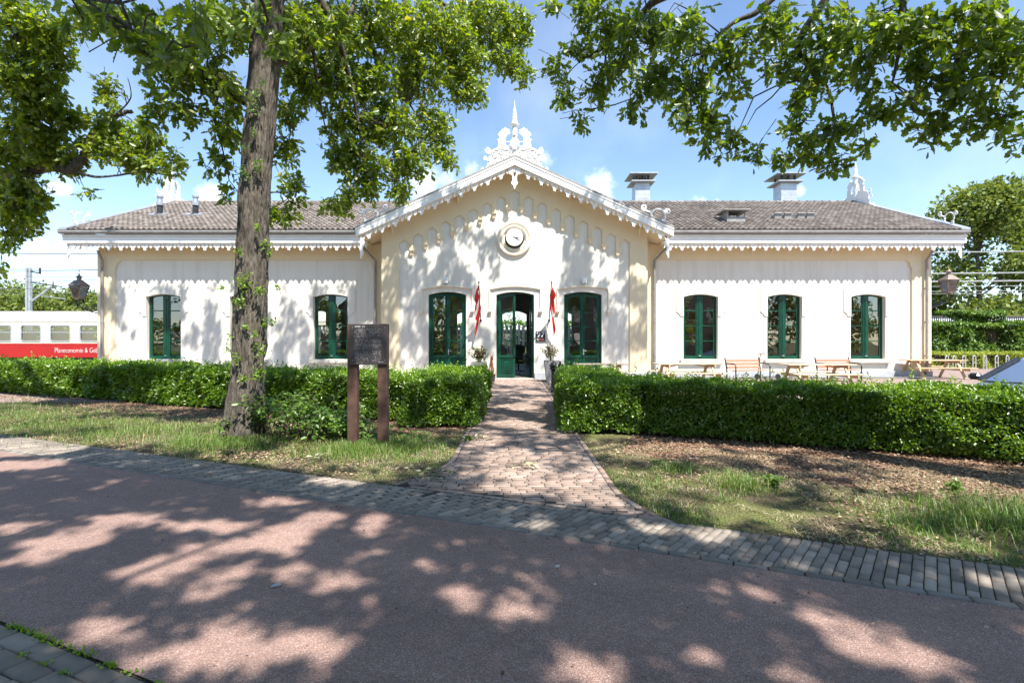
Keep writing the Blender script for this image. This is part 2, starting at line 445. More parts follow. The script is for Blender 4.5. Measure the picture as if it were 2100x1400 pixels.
# red asphalt
m, nt, out = new_mat('red_asphalt')
v = coords(nt)
vo = N(nt, 'ShaderNodeTexVoronoi', inp={'Scale': 190.0}); nt.links.new(v, vo.inputs['Vector'])
hs = N(nt, 'ShaderNodeSeparateColor'); nt.links.new(vo.outputs['Color'], hs.inputs[0])
spk = ramp(nt, hs.outputs[0], [(0, (.235, .146, .120)), (.45, (.33, .212, .176)), (.80, (.395, .265, .222)), (.95, (.46, .345, .305)), (1, (.56, .46, .42))])
rot = N(nt, 'ShaderNodeMapping', inp={'Rotation': (0, 0, UA), 'Scale': (1, 1, 1)}); nt.links.new(v, rot.inputs['Vector'])
lng = N(nt, 'ShaderNodeMapping', inp={'Scale': (.10, 1.5, 1)}); nt.links.new(rot.outputs[0], lng.inputs['Vector'])
big = mixc(nt, 1.0, ramp(nt, noise(nt, v, .8, 5), [(.3, (.82, .81, .82)), (.7, (1.07, 1.06, 1.05))]), ramp(nt, noise(nt, lng.outputs[0], 1.6, 4), [(.35, (.84, .83, .83)), (.65, (1.05, 1.04, 1.03))]), 'MULTIPLY')
spk = mixc(nt, .8, spk, big, 'MULTIPLY')
cr = noise(nt, v, 14, 4)
principled(nt, out, mixc(nt, .3, spk, ramp(nt, cr, [(.35, (.7, .7, .7)), (.6, (1.1, 1.1, 1.1))]), 'MULTIPLY'), .85, 0, bump(nt, vo.outputs['Distance'], .7, .008), .35)
MATS['red_asphalt'] = m

# verge soil with dry grass
m, nt, out = new_mat('verge_ground')
v = coords(nt)
a = noise(nt, v, 1.7, 5); b = noise(nt, v, 46, 7, .75)
c = ramp(nt, b, [(.34, (.030, .023, .017)), (.50, (.085, .066, .043)), (.63, (.24, .20, .125)), (.76, (.50, .44, .29))])
g = ramp(nt, b, [(.34, (.045, .04, .02)), (.5, (.11, .125, .04)), (.6, (.24, .22, .10)), (.72, (.42, .37, .22))])
c = mixc(nt, ramp(nt, a, [(.42, (0, 0, 0)), (.58, (1, 1, 1))]), c, g)
principled(nt, out, c, .95, 0, bump(nt, b, .8, .02), .1)
MATS['verge_ground'] = m
# mulch
m, nt, out = new_mat('mulch')
v = coords(nt)
vo = N(nt, 'ShaderNodeTexVoronoi', inp={'Scale': 48.0}); nt.links.new(v, vo.inputs['Vector'])
hs = N(nt, 'ShaderNodeSeparateColor'); nt.links.new(vo.outputs['Color'], hs.inputs[0])
c = ramp(nt, hs.outputs[0], [(0, (.065, .035, .022)), (.4, (.14, .078, .05)), (.75, (.24, .15, .10)), (1, (.38, .26, .18))])
principled(nt, out, c, .95, 0, bump(nt, hs.outputs[1], .9, .02), .1)
MATS['mulch'] = m
# joint sand / pavement
mat_var('joint_sand', (.035, .03, .026), (.09, .08, .066), 9, .95, bscale=120, bstr=.4, spec=.1)
m, nt, out = new_mat('forecourt_paving')
v = coords(nt)
bt = N(nt, 'ShaderNodeTexBrick', inp={'Scale': 1.0, 'Mortar Size': .006, 'Brick Width': .21, 'Row Height': .105, 'Color1': (.34, .25, .215, 1), 'Color2': (.26, .19, .165, 1), 'Mortar': (.1, .09, .08, 1)})
nt.links.new(v, bt.inputs['Vector'])
principled(nt, out, mixc(nt, .4, bt.outputs['Color'], ramp(nt, noise(nt, v, 3, 5), [(.3, (.6, .6, .6)), (.7, (1.2, 1.15, 1.1))]), 'MULTIPLY'), .85, 0, bump(nt, bt.outputs['Fac'], .3, .01), .3)
MATS['forecourt_paving'] = m
# ================================================================ STATION BUILDING
AX = 0.10
DC, DW = 20.2, 21.4           # front faces of the middle block and of the wings
HW, HC = 17.37, 5.23          # half widths
SL = 0.448                    # roof slope
TH = 0.42                     # wall thickness
ST = thing('station_building', (AX, DW, 0), 'long white plastered station building with green doors and lace-like gable trim', 'station')

def arc_pts(cx, hw, zs, rise, n=10):
    """arched head from left springing to right springing"""
    r = (hw * hw + rise * rise) / (2 * rise); a = math.asin(hw / r)
    return [(cx + r * math.sin(-a + 2 * a * i / n), zs + rise - r + r * math.cos(-a + 2 * a * i / n)) for i in range(n + 1)]

def wall_open(mb, x0, x1, z0, topf, ops, y, yb, apex=None):
    """wall from x0 to x1 with arched openings; ops: (cx, halfwidth, zsill, zspring, rise); y front face, yb back face"""
    def face(poly):
        k = len(poly)
        mb.add([(x, y, z) for x, z in poly], [tuple(range(k))])
        mb.add([(x, yb, z) for x, z in poly], [tuple(range(k))[::-1]])
    xs = x0
    for cx, hw, zs, zp, rise in sorted(ops):
        def col(a, b, low):
            pts = low + ([(b, topf(b))])
            if apex is not None and a < apex < b: pts.append((apex, topf(apex)))
            pts.append((a, topf(a))); face(pts)
        col(xs, cx - hw, [(xs, z0), (cx - hw, z0)])
        arc = arc_pts(cx, hw, zp, rise)
        col(cx - hw, cx + hw, arc)
        if zs > z0 + .01: face([(cx - hw, z0), (cx + hw, z0), (cx + hw, zs), (cx - hw, zs)])
        ring = [(cx - hw, zs)] + arc + [(cx + hw, zs)]
        for i in range(len(ring)):
            p, q = ring[i], ring[(i + 1) % len(ring)]
            mb.add([(p[0], y, p[1]), (q[0], y, q[1]), (q[0], yb, q[1]), (p[0], yb, p[1])], [(0, 3, 2, 1)])
        xs = cx + hw
    pts = [(xs, z0), (x1, z0), (x1, topf(x1))]
    if apex is not None and xs < apex < x1: pts.append((apex, topf(apex)))
    pts.append((xs, topf(xs))); face(pts)
    for xe in (x0, x1):
        mb.add([(xe, y, z0), (xe, yb, z0), (xe, yb, topf(xe)), (xe, y, topf(xe))], [(0, 1, 2, 3)])

WZS, WZP, WRISE, WHW = .76, 3.36, .11, .72
DZP, DRISE, DHW = 3.34, .12, .745
def wx(px): return (px - 1050) / F * DW
def cxp(px): return (px - 1050) / F * DC
L_WIN = [wx(335.5), wx(507), wx(678)]
R_WIN = [wx(1437), wx(1609), wx(1780)]
DOORS = [cxp(917), cxp(1056.5), cxp(1195.5)]
ZS = 5.46    # soffit of the wings
def zg(x, off=0.0): return 8.20 - SL * abs(x - AX) + off      # soffit of the gable

# --- walls
mb = MB(); wall_open(mb, AX - HW, AX - HC + .3, 0, lambda x: 5.9, [(c, WHW, WZS, WZP, WRISE) for c in L_WIN], DW, DW + TH)
wall_open(mb, AX + HC - .3, AX + HW, 0, lambda x: 5.9, [(c, WHW, WZS, WZP, WRISE) for c in R_WIN], DW, DW + TH)
# gable end walls and rear wall
for s in (-1, 1):
    xe = AX + s * HW
    prof = [(DW + TH + .002, 0), (32.4, 0), (32.4, 5.9), (26.9, 5.9 + (26.9 - 21.4) * .44), (DW + TH + .002, 6.0)]
    for dx in (0, -s * TH):
        mb.add([(xe + dx, y, z) for y, z in prof], [tuple(range(5))])
DOOR_B = [AX + .02]
mb2 = MB()
wall_open(mb2, AX - HW + TH, AX + HW - TH, 0, lambda x: 5.9, [(c, .75, .06, 3.2, .2) for c in (AX - 2.8, AX + .05, AX + 2.9)] + [(c, .72, .76, 3.3, .17) for c in (L_WIN[0] + 2.2, R_WIN[0] - .6)], 32.0, 32.4)
mb.merge(mb2)
for s in (-1, 1):
    mb.box(*sorted((AX + s * HC, AX + s * (HC - .25))), DW + TH + .004, 31.99, 0.07, 5.3)   # inner partitions
mb.build('wall', 'white_plaster', ST)
mb = MB(); wall_open(mb, AX - HC, AX + HC, 0, lambda x: zg(x, .2), [(c, DHW, 0.03, DZP, DRISE) for c in DOORS], DC, DC + .38, AX)
for s in (-1, 1):
    x = AX + s * HC
    mb.add([(x - s * .002, DC + .38, 0), (x - s * .002, DW + .1, 0), (x - s * .002, DW + .1, 6.2), (x - s * .002, DC + .38, 6.2)], [(0, 1, 2, 3)])
mb.build('wall', 'white_plaster', ST)
# --- interior shell
mb = MB(); mb.box(AX - HW + TH, AX + HW - TH, DC + .38, 32, .0, .05); mb.build('floor', 'room_floor', ST)
mb = MB(); mb.box(AX - HW + TH, AX + HW - TH, DW + TH, 32, 4.6, 4.66); mb.box(AX - HC + .3, AX + HC - .3, DC + .38, DW + TH, 4.6, 4.66)
mb.build('ceiling', 'room_wall', ST)

# --- raised frame of each wing: pilasters and frieze round a sunk panel
def wing_frame(x0, x1, w0, w1):
    zp, r = 4.90, .26
    pts = [(x0, .27), (x0, 5.55), (x1, 5.55), (x1, .27), (x1 - w1, .27)]
    a, b = x1 - w1, x0 + w0
    pts += [(a, zp - r - .06), (a - .07, zp - r - .06)]
    for i in range(6):
        t = i / 5 * math.pi / 2
        pts.append((a - .07 - r * (1 - math.cos(t)), zp - r + r * math.sin(t)))
    for i in range(6):
        t = math.pi / 2 + i / 5 * math.pi / 2
        pts.append((b + .07 + r * (1 + math.cos(t)), zp - r + r * math.sin(t)))
    pts += [(b + .07, zp - r - .06), (b, zp - r - .06), (b, .27)]
    m = MB(); m.plate(pts, DW - .075, DW + .002); m.build('frieze', 'cream_plaster', ST)
wing_frame(AX - HW, AX - HC - .02, .72, .62)
wing_frame(AX + HC + .02, AX + HW, .55, .80)
# --- plinths
mb = MB()
for a, b in ((AX - HW - .03, AX - HC - .05), (AX + HC + .05, AX + HW + .03)):
    mb = MB(); mb.bbox(a, b, DW - .12, DW + .05, 0, .27, .012); mb.build('plinth', 'plinth_grey', ST)
xs = [AX - HC - .03] + [d + s * (DHW + .02) for d in DOORS for s in (-1, 1)] + [AX + HC + .03]
for a, b in zip(xs[::2], xs[1::2]):
    mb = MB(); mb.bbox(a, b, DC - .11, DC + .05, 0, .27, .012); mb.build('plinth', 'plinth_grey', ST)

# --- corbelled frieze of the middle block
PW = .70; SP = .541; NW = .2; nn = 8
fz = [(AX - HC, .27), (AX - HC, zg(AX - HC, .05)), (AX, zg(AX, .05)), (AX + HC, zg(AX + HC, .05)), (AX + HC, .27), (AX + HC - PW, .27)]
def ntop(i): return 7.42 - SL * SP * abs(i)
for i in range(nn, -nn - 1, -1):
    c = AX + i * SP; zt = ntop(i)
    right_leg_z = ntop(i) - .60 if i < nn else None
    a, b = c + NW, c - NW
    if i == nn: a = AX + HC - PW
    if i == -nn: b = AX - HC + PW
    if i < nn: fz.append((a, ntop(i + (1 if i >= 0 else 0)) - .42))
    fz += [(a, zt - .10), (c, zt + .03), (b, zt - .10)]
    if i > -nn: fz.append((b, ntop(i - (1 if i <= 0 else 0)) - .42))
fz.append((AX - HC + PW, .27))
mb = MB(); mb.plate(fz, DC - .07, DC + .002); mb.build('frieze', 'cream_plaster', ST)
for i in range(-nn, nn):
    c = AX + (i + .5) * SP; z = ntop(max(abs(i), abs(i + 1))) - .42
    mb = MB()
    for (w0, d0, z0_, w1, d1, z1_) in ((.10, .16, 0, .075, .12, -.07), (.07, .11, -.07, .05, .08, -.18), (.045, .07, -.18, .03, .04, -.22)):
        mb.add([(c - w1, DC - d1, z + z1_), (c + w1, DC - d1, z + z1_), (c + w1, DC, z + z1_), (c - w1, DC, z + z1_),
                (c - w0, DC - d0, z + z0_), (c + w0, DC - d0, z + z0_), (c + w0, DC, z + z0_), (c - w0, DC, z + z0_)],
               [(0, 3, 2, 1), (4, 5, 6, 7), (0, 1, 5, 4), (1, 2, 6, 5), (3, 0, 4, 7)])
    mb.build('corbel', 'cream_plaster', ST)

# --- window surrounds of the wings
for c in L_WIN + R_WIN:
    arc = arc_pts(c, WHW, WZP, WRISE)
    o = [(c - 1.02, 3.66), (c + 1.02, 3.66), (c + 1.02, 2.74), (c + .97, 2.72), (c + .90, 2.66), (c + .86, 2.57), (c + .80, 2.55), (c + WHW, 2.55)]
    o += arc[::-1]
    o += [(c - WHW, 2.55), (c - .80, 2.55), (c - .86, 2.57), (c - .90, 2.66), (c - .97, 2.72), (c - 1.02, 2.74)]
    m = MB(); m.plate(o, DW - .035, DW + .002); m.build('window_surround', 'white_plaster', ST)
# --- drip moulds over the doors
def ribbon(mb, pts, w, y0, y1):
    for (xa, za), (xb, zb) in zip(pts[:-1], pts[1:]):
        d = Vector((xb - xa, zb - za)); d.normalize(); n = Vector((-d.y, d.x)) * w / 2
        mb.plate([(xa - n.x, za - n.y), (xb - n.x, zb - n.y), (xb + n.x, zb + n.y), (xa + n.x, za + n.y)], y0, y1)
for c in DOORS:
    m = MB()
    arc = arc_pts(c, 1.0, 3.57, .11, 8)
    ribbon(m, arc, .055, DC - .085, DC + .002)
    for s in (-1, 1):
        x = c + s * 1.0
        m.box(x - .022, x + .022, DC - .06, DC + .002, 2.72, 3.545)
        for k, (w, d, h) in enumerate(((.075, .13, .05), (.055, .10, .05), (.035, .07, .06), (.018, .04, .05))):
            m.bbox(x - w, x + w, DC - d, DC + .001, 2.66 - .052 * k, 2.72 - .052 * k - .002, .008)
    m.build('drip_mould', 'cream_pale', ST)

# --- windows
def casement_frame(mb, c, hw, zs, zp, rise, y, bars, mid=.10, low=None):
    """outer frame, middle post and glazing bars; y = front face of the frame"""
    arc = arc_pts(c, hw, zp, rise); ai = arc_pts(c, hw - .075, zp - .02, rise - .03)
    for i in range(len(arc) - 1):
        mb.plate([arc[i], arc[i + 1], ai[i + 1], ai[i]], y, y + .09)
    mb.box(c - hw, c - hw + .075, y, y + .09, zs, zp); mb.box(c + hw - .075, c + hw, y, y + .09, zs, zp)
    mb.bbox(c - hw + .076, c + hw - .076, y - .015, y + .09, zs, zs + .09, .008)
    mb.bbox(c - mid, c + mid, y - .02, y + .088, zs + .091, zp + rise - .05, .015)
    mb.bbox(c - .03, c + .03, y - .05, y - .021, zs + .091, zp - .06, .012)
    for s in (-1, 1):
        a, b = sorted((c + s * (mid + .001), c + s * (hw - .076)))
        e1, e2 = (a, b) 
        mb.box(e1, e1 + .045, y + .012, y + .07, zs + .091, zp + (.02 if s < 0 else rise - .06)); mb.box(e2 - .045, e2, y + .012, y + .07, zs + .091, zp + (rise - .06 if s < 0 else .02))
        mb.box(e1 + .046, e2 - .046, y + .012, y + .07, zs + .092, zs + .15)
        for zb in bars: mb.bbox(e1 + .046, e2 - .046, y + .008, y + .06, zb - .02, zb + .02, .006)
for c in L_WIN + R_WIN:
    y = DW + .17
    m = MB()
    H = WZP + .05 - WZS
    casement_frame(m, c, WHW - .003, WZS, WZP, WRISE - .003, y, [WZS + .12 + (H - .1) * k / 4 for k in (1, 2, 3)])
    w = m.build('window', 'green_paint', ST)
    for s in (-1, 1):
        a, b = sorted((c + s * .1, c + s * (WHW - .08)))
        g = MB(); g.add([(a, y + .04, WZS + .1), (b, y + .04, WZS + .1), (b, y + .04, WZP + .06), (a, y + .04, WZP + .06)], [(0, 1, 2, 3)])
        g.build('pane', 'window_glass', w)
    k = MB(); k.bbox(c - .88, c + .88, DW - .15, DW + .16, WZS - .16, WZS - .012, .015); k.build('sill', 'stone_sill', w)
    k = MB(); k.tube([(c - .05, y - .06, WZS + .14), (c + .05, y - .07, WZS + .14)], .012, 6); k.build('latch', 'aluminium', w)
# --- french doors
def door_leaf(m, x0, x1, y, z0, zt0, zt1):
    """one glazed door leaf, its head sloping from zt0 to zt1"""
    t = .055
    m.plate([(x0, z0), (x0 + .10, z0), (x0 + .10, zt0 + (zt1 - zt0) * .15), (x0, zt0)], y, y + t)
    m.plate([(x1 - .10, z0), (x1, z0), (x1, zt1), (x1 - .10, zt1 - (zt1 - zt0) * .15)], y, y + t)
    m.plate([(x0 + .101, zt0 - .10), (x1 - .101, zt1 - .10), (x1 - .101, zt1 - (zt1 - zt0) * .15), (x0 + .101, zt0 + (zt1 - zt0) * .15)], y, y + t)
    m.box(x0 + .101, x1 - .101, y, y + t, z0, z0 + .16)
    m.box(x0 + .101, x1 - .101, y, y + t, z0 + .78, z0 + .90)
    m.box(x0 + .101, x1 - .101, y + .025, y + t - .005, z0 + .161, z0 + .779)
    # raised mouldings of the lower panel
    for a, b, c_, d in ((x0 + .13, x1 - .13, z0 + .19, z0 + .22), (x0 + .13, x1 - .13, z0 + .72, z0 + .75)):
        m.bbox(a, b, y + .002, y + .024, c_, d, .008)
    for xx in (x0 + .13, x1 - .16): m.bbox(xx, xx + .03, y + .002, y + .024, z0 + .221, z0 + .719, .008)
    m.bbox(x0 + .20, x1 - .20, y + .008, y + .024, z0 + .28, z0 + .66, .012)
    m.bbox(x0 + .01, x1 - .01, y - .025, y - .001, z0 + .80, z0 + .86, .01)
    top = min(zt0, zt1) - .1
    for k in (1, 2, 3):
        zb = z0 + .9 + (top - z0 - .9) * k / 4
        m.bbox(x0 + .101, x1 - .101, y + .006, y + .05, zb - .018, zb + .018, .006)
for di, c in enumerate(DOORS):
    y = DC + .16
    hw = DHW - .003
    m = MB()
    arc = arc_pts(c, hw, DZP, DRISE - .003); ai = arc_pts(c, hw - .07, DZP - .02, DRISE - .03)
    for i in range(len(arc) - 1): m.plate([arc[i], arc[i + 1], ai[i + 1], ai[i]], y - .02, y + .10)
    for s in (-1, 1): m.box(*sorted((c + s * hw, c + s * (hw - .07))), y - .02, y + .10, .05, DZP)
    d = m.build('door', 'green_paint', ST)
    k = MB(); k.bbox(c - hw, c + hw, DC - .12, DC + .2, .0, .048, .01); k.build('threshold', 'stone_sill', d)
    for s in (-1, 1):
        if di == 1 and s == 1:
            # the right leaf of the middle door stands open, swung inside
            m = MB(); door_leaf(m, 0, hw - .075, 0, .06, DZP + .12, DZP - .02)
            hx, hy = c + hw - .075, y + .06
            M = Matrix.Translation((hx, hy, 0)) @ Matrix.Rotation(R(-84), 4, 'Z') @ Matrix.Translation((-(hw - .075), 0, 0))
            lf = m.xf(M).build('door_leaf', 'green_paint', d)
            g = MB(); g.add([(.1, .03, .96), (hw - .175, .03, .96), (hw - .175, .03, DZP - .1), (.1, .03, DZP - .1)], [(0, 1, 2, 3)])
            g.xf(M).build('pane', 'window_glass', d)
            continue
        a, b = (c - hw + .072, c - .002) if s < 0 else (c + .002, c + hw - .072)
        zt = (DZP - .02, DZP + DRISE - .06)
        m = MB(); door_leaf(m, a, b, y, .06, *(zt if s < 0 else zt[::-1]))
        m.build('door_leaf', 'green_paint', d)
        g = MB(); g.add([(a + .09, y + .03, .95), (b - .09, y + .03, .95), (b - .09, y + .03, DZP + .02), (a + .09, y + .03, DZP + .02)], [(0, 1, 2, 3)])
        g.build('pane', 'window_glass', d)
    m = MB(); m.bbox(c - .045, c + .045, y - .06, y - .001, .9, DZP + .02, .02)
    if di != 1: m.build('astragal', 'green_paint', d)
    else: m.xf(Matrix.Translation((-.03, 0, 0))).build('astragal', 'green_paint', d)
    if di != 1:
        m = MB(); m.bbox(c + .02, c + .06, y - .075, y - .061, .98, 1.2, .006); m.tube([(c + .04, y - .07, 1.13), (c + .04, y - .12, 1.13), (c + .16, y - .12, 1.13)], .011, 6)
        m.build('handle', 'aluminium', d)

# --- eaves of the wings
OV = .8
XE = AX + HW + .83; XL = AX - HW - .83; XG = 6.04
DF = DW - OV
ends = [(XL, AX - XG + .12), (AX + XG - .12, XE)]
for a, b in ends:
    mb = MB(); mb.box(a + .04, b, DF + .06, DW + .0, ZS, ZS + .05); mb.build('soffit', 'cream_paint', ST)
for s in (-1, 1):
    a, b = sorted((AX + s * (HW - .001), AX + s * (HW + .80)))
    mb = MB(); mb.add([(a, DW + .001, ZS + .001), (b, DW + .001, ZS + .001), (b, 26.9, ZS + 5.5 * .44), (a, 26.9, ZS + 5.5 * .44)], [(0, 1, 2, 3)]); mb.build('soffit', 'cream_paint', ST)
for a, b in ends:
    mb = MB(); mb.bbox(a, b, DF, DF + .06, ZS - .0, ZS + .24, .008); mb.build('fascia', 'white_paint', ST)
    mb = MB(); mb.bbox(a - .0, b, DF - .035, DF + .06, ZS + .242, ZS + .335, .012); mb.build('eaves_moulding', 'white_paint', ST)
for s in (-1, 1):   # verge boards of the two ends
    x = XE if s > 0 else XL
    xa, xb = sorted((x, x - s * .06))
    mb = MB(); mb.add([(xa, DF + .061, ZS), (xb, DF + .061, ZS), (xb, 26.9, ZS + 6.3 * .44), (xa, 26.9, ZS + 6.3 * .44),
            (xa, DF + .061, ZS + .5), (xb, DF + .061, ZS + .5), (xb, 26.9, ZS + .5 + 6.3 * .44), (xa, 26.9, ZS + .5 + 6.3 * .44)],
           [(0, 3, 2, 1), (4, 5, 6, 7), (0, 1, 5, 4), (1, 2, 6, 5), (2, 3, 7, 6), (3, 0, 4, 7)])
    mb.build('verge_board', 'white_paint', ST)
for a, b in ends:
    mb = MB()
    pr = [(DF - .04, ZS + .345), (DF - .16, ZS + .36), (DF - .19, ZS + .41), (DF - .19, ZS + .47), (DF - .205, ZS + .49), (DF - .17, ZS + .50), (DF - .165, ZS + .42), (DF - .06, ZS + .40), (DF - .04, ZS + .47)]
    k = len(pr); mb.add([(a - .03, y, z) for y, z in pr] + [(b, y, z) for y, z in pr], [(i, i + 1, k + i + 1, k + i) for i in range(k - 1)])
    mb.add([(a - .03, y, z) for y, z in pr], [tuple(range(k))]); mb.add([(b, y, z) for y, z in pr], [tuple(range(k))[::-1]])
    mb.build('gutter', 'lead_grey', ST)

# --- lace trim
def lace(mb, x0, x1, ztop, y, W, scale=1.0, t=.03, phase=0.0):
    h = W / 2
    n = int(round((x1 - x0) / W)); W = (x1 - x0) / n; h = W / 2
    low = [(h, .205), (h - .03, .175), (h - .058, .14), (h - .058, .10), (h - .032, .075), (h - .04, .055), (.155, .05), (.125, .065), (.137, .085), (.137, .145), (.075, .15), (.082, .19), (.048, .20), (.048, .285), (0, .285)]
    up = [(0, .12), (.024, .10), (.024, .078), (0, .06), (0, -.02)]
    for i in range(n):
        c = x0 + (i + .5) * W
        for s in (1, -1):
            pts = [(h, -.02)] + low + up
            P = [(c + s * u, ztop(c + s * u) - v * scale) for u, v in pts]
            k = len(P)
            f = tuple(range(k)) if s < 0 else tuple(range(k))[::-1]
            mb.add([(x, y, z) for x, z in P], [f]); mb.add([(x, y + t, z) for x, z in P], [f[::-1]])
            for a in range(1, k - 2):
                (xa, za), (xb, zb) = P[a], P[a + 1]
                if abs(pts[a][0]) < 1e-6 and abs(pts[a + 1][0]) < 1e-6: continue
                mb.add([(xa, y, za), (xb, y, zb), (xb, y + t, zb), (xa, y + t, za)], [(0, 1, 2, 3) if s > 0 else (3, 2, 1, 0)])
for a, b in ends:
    mb = MB(); lace(mb, a + .12, b - .05, lambda x: ZS, DF + .075, .475); mb.build('lace_trim', 'white_paint', ST)
for s in (-1, 1):   # lace along the end verges, level part and corner drop
    x = AX + s * (HW + .60)
    sub = MB(); lace(sub, DF + .35, DW + 2.0, lambda q: ZS + max(0, (q - DF - .22)) * .44 - .02, 0, .475)
    sub.v = [(x + p[1] - .015, p[0], p[2]) for p in sub.v]; sub.build('lace_trim', 'white_paint', ST)

def pendant(mb, x, ztop, y, L, s):
    """stepped hanging plate at the end of a lace board; s = side that carries the steps"""
    P = [(0, 0), (.16, 0), (.16, -.10), (.13, -.13), (.17, -.2), (.15, -.30), (.09, -.33), (.09, -.48), (.13, -.53), (.10, -.62), (.06, -.66), (.04, -.74), (0, -.74)]
    mb.plate([(x + s * u, ztop + v * L / .74) for u, v in P], y, y + .035)
for x, sd in ((XL + .10, 1), (XE - .10, -1)):
    mb = MB(); pendant(mb, x, ZS, DF + .11, .60, sd); mb.build('lace_pendant', 'white_paint', ST)

# --- roof of the wings: real pantiles on the front slope
RS = .44
Y0r, Z0r = DF - .12, ZS + .50
YR = 26.9; ZR = Z0r + (YR - Y0r) * RS
def tiles(mb, x0, x1, cut=None):
    tw, th = .215, .31
    vy = 1 / math.sqrt(1 + RS * RS); vz = RS * vy; L = (YR - Y0r) / vy
    nx = int((x1 - x0) / tw); tw = (x1 - x0) / nx; ny = int(L / th); th = L / ny
    nrm = (-vz, vy)
    for j in range(ny):
        for i in range(nx):
            xc = x0 + (i + .5) * tw
            vm = (j + .5) * th
            if cut and cut(xc, Y0r + vm * vy, Z0r + vm * vz): continue
            jx, jz = random.uniform(-.006, .006), random.uniform(-.005, .005)
            prof = [(0, .012), (.16, .046), (.36, .058), (.55, .040), (.74, .012), (1.0, .004)]
            vs = []
            for (v, lift) in ((j * th - .035, .038), (j * th - .035, .004), ((j + 1) * th + .01, .004)):
                pass
            lo, hi = j * th - .035, (j + 1) * th + .005
            for u, p in prof:
                x = x0 + (i + u) * tw + jx
                vs.append((x, Y0r + lo * vy + nrm[0] * (p + .034 + jz), Z0r + lo * vz + nrm[1] * (p + .034 + jz)))
            for u, p in prof:
                x = x0 + (i + u) * tw + jx
                vs.append((x, Y0r + hi * vy + nrm[0] * (p + .002 + jz), Z0r + hi * vz + nrm[1] * (p + .002 + jz)))
            for u, p in prof:
                x = x0 + (i + u) * tw + jx
                vs.append((x, Y0r + lo * vy + nrm[0] * (p - .002), Z0r + lo * vz + nrm[1] * (p - .002)))
            fs = [(k, k + 1, k + 7, k + 6) for k in range(5)] + [(12 + k, 13 + k, k + 1, k) for k in range(5)]
            mb.add(vs, fs)
ZGT = 8.58
def under_gable(x, y, z): return z < ZGT - SL * abs(x - AX) - .12
mb = MB(); tiles(mb, XL + .32, XE - .32, under_gable)
roof = mb.build('roof', 'roof_tile', ST)
mb = MB()   # roof boards below the tiles and the rear slope
mb.add([(XL + .03, Y0r + .12, Z0r - .0), (XE - .03, Y0r + .12, Z0r - .0), (XE - .03, YR, ZR - .06), (XL + .03, YR, ZR - .06), (XE - .03, 33.2, Z0r), (XL + .03, 33.2, Z0r)], [(0, 1, 2, 3), (3, 2, 4, 5)])
mb.build('roof_deck', 'brown_roof', roof)
mb = MB()   # ridge tiles
x = XL + .35; 
while x < XE - .35:
    if not under_gable(x + .15, YR, ZR + .05):
        for k in range(6):
            pass
        a0 = [(YR + .13 * math.cos(math.pi * k / 6), ZR + .0 + .12 * math.sin(math.pi * k / 6)) for k in range(7)]
        a1 = [(YR + .105 * math.cos(math.pi * k / 6), ZR - .01 + .10 * math.sin(math.pi * k / 6)) for k in range(7)]
        vs = [(x, y, z) for y, z in a0] + [(x + .42, y, z) for y, z in a1]
        mb.add(vs, [(k, k + 1, k + 8, k + 7) for k in range(6)] + [tuple(range(7))])
    x += .40
mb.build('ridge_tiles', 'roof_tile', roof)
for s in (-1, 1):   # lead flashing along both verges
    mb = MB()
    x = XE + .03 if s > 0 else XL - .03
    xa, xb = sorted((x, x - s * .36))
    z0, z1 = Z0r + .09, ZR + .09
    mb.add([(xa, Y0r - .02, z0), (xb, Y0r - .02, z0), (xb, YR, z1), (xa, YR, z1), (xa, Y0r - .02, z0 - .09), (xb, Y0r - .02, z0 - .09), (xb, YR, z1 - .09), (xa, YR, z1 - .09)],
           [(0, 1, 2, 3), (0, 4, 5, 1), (1, 5, 6, 2), (0, 3, 7, 4)])
    mb.build('verge_flashing', 'zinc', roof)

# --- roof of the middle block
mb = MB()
for s in (-1, 1):
    xe = AX + s * XG
    zt = lambda x: ZGT - SL * abs(x - AX)
    for off, yy in ((0, DC - OV), ):
        P = [(AX, DC - OV, ZGT), (xe, DC - OV, zt(xe)), (xe, 26.0, zt(xe)), (AX, 26.8, ZGT)]
        P2 = [(a, b, c - .09) for a, b, c in P]
        mb.add(P + P2, [(0, 1, 2, 3) if s < 0 else (3, 2, 1, 0), (4, 5, 1, 0), (1, 5, 6, 2), (4, 7, 6, 5)])
groof = mb.build('roof', 'lead_grey', ST)
mb = MB()
def slant(mb, y0, y1, ztop, h, xa, xb):
    for s in (-1, 1):
        a, b = AX + s * xa, AX + s * xb
        f = lambda x: ztop - SL * abs(x - AX)
        mb.plate([(a, f(a)), (b, f(b)), (b, f(b) - h), (a, f(a) - h)], y0, y1)
slant(mb, DC - OV - .03, DC - OV + .03, ZGT - .035, .045, 0, XG)
mb.build('roof_edge', 'lead_grey', groof)
mb = MB()
slant(mb, DC - OV, DC - OV + .06, ZGT - .092, .30, 0, XG - .01)
slant(mb, DC - OV - .022, DC - OV - .001, ZGT - .092, .06, 0, XG)
for s in (-1, 1):
    x = AX + s * (XG - .01); xa, xb = sorted((x, x - s * .05))
    zc = ZGT - SL * XG
    e = MB(); e.box(xa, xb, DC - OV + .061, DC - OV + 2.1, zc - .39, zc - .095); e.build('eaves_board', 'white_paint', ST)
mb.build('barge_board', 'white_paint', ST)
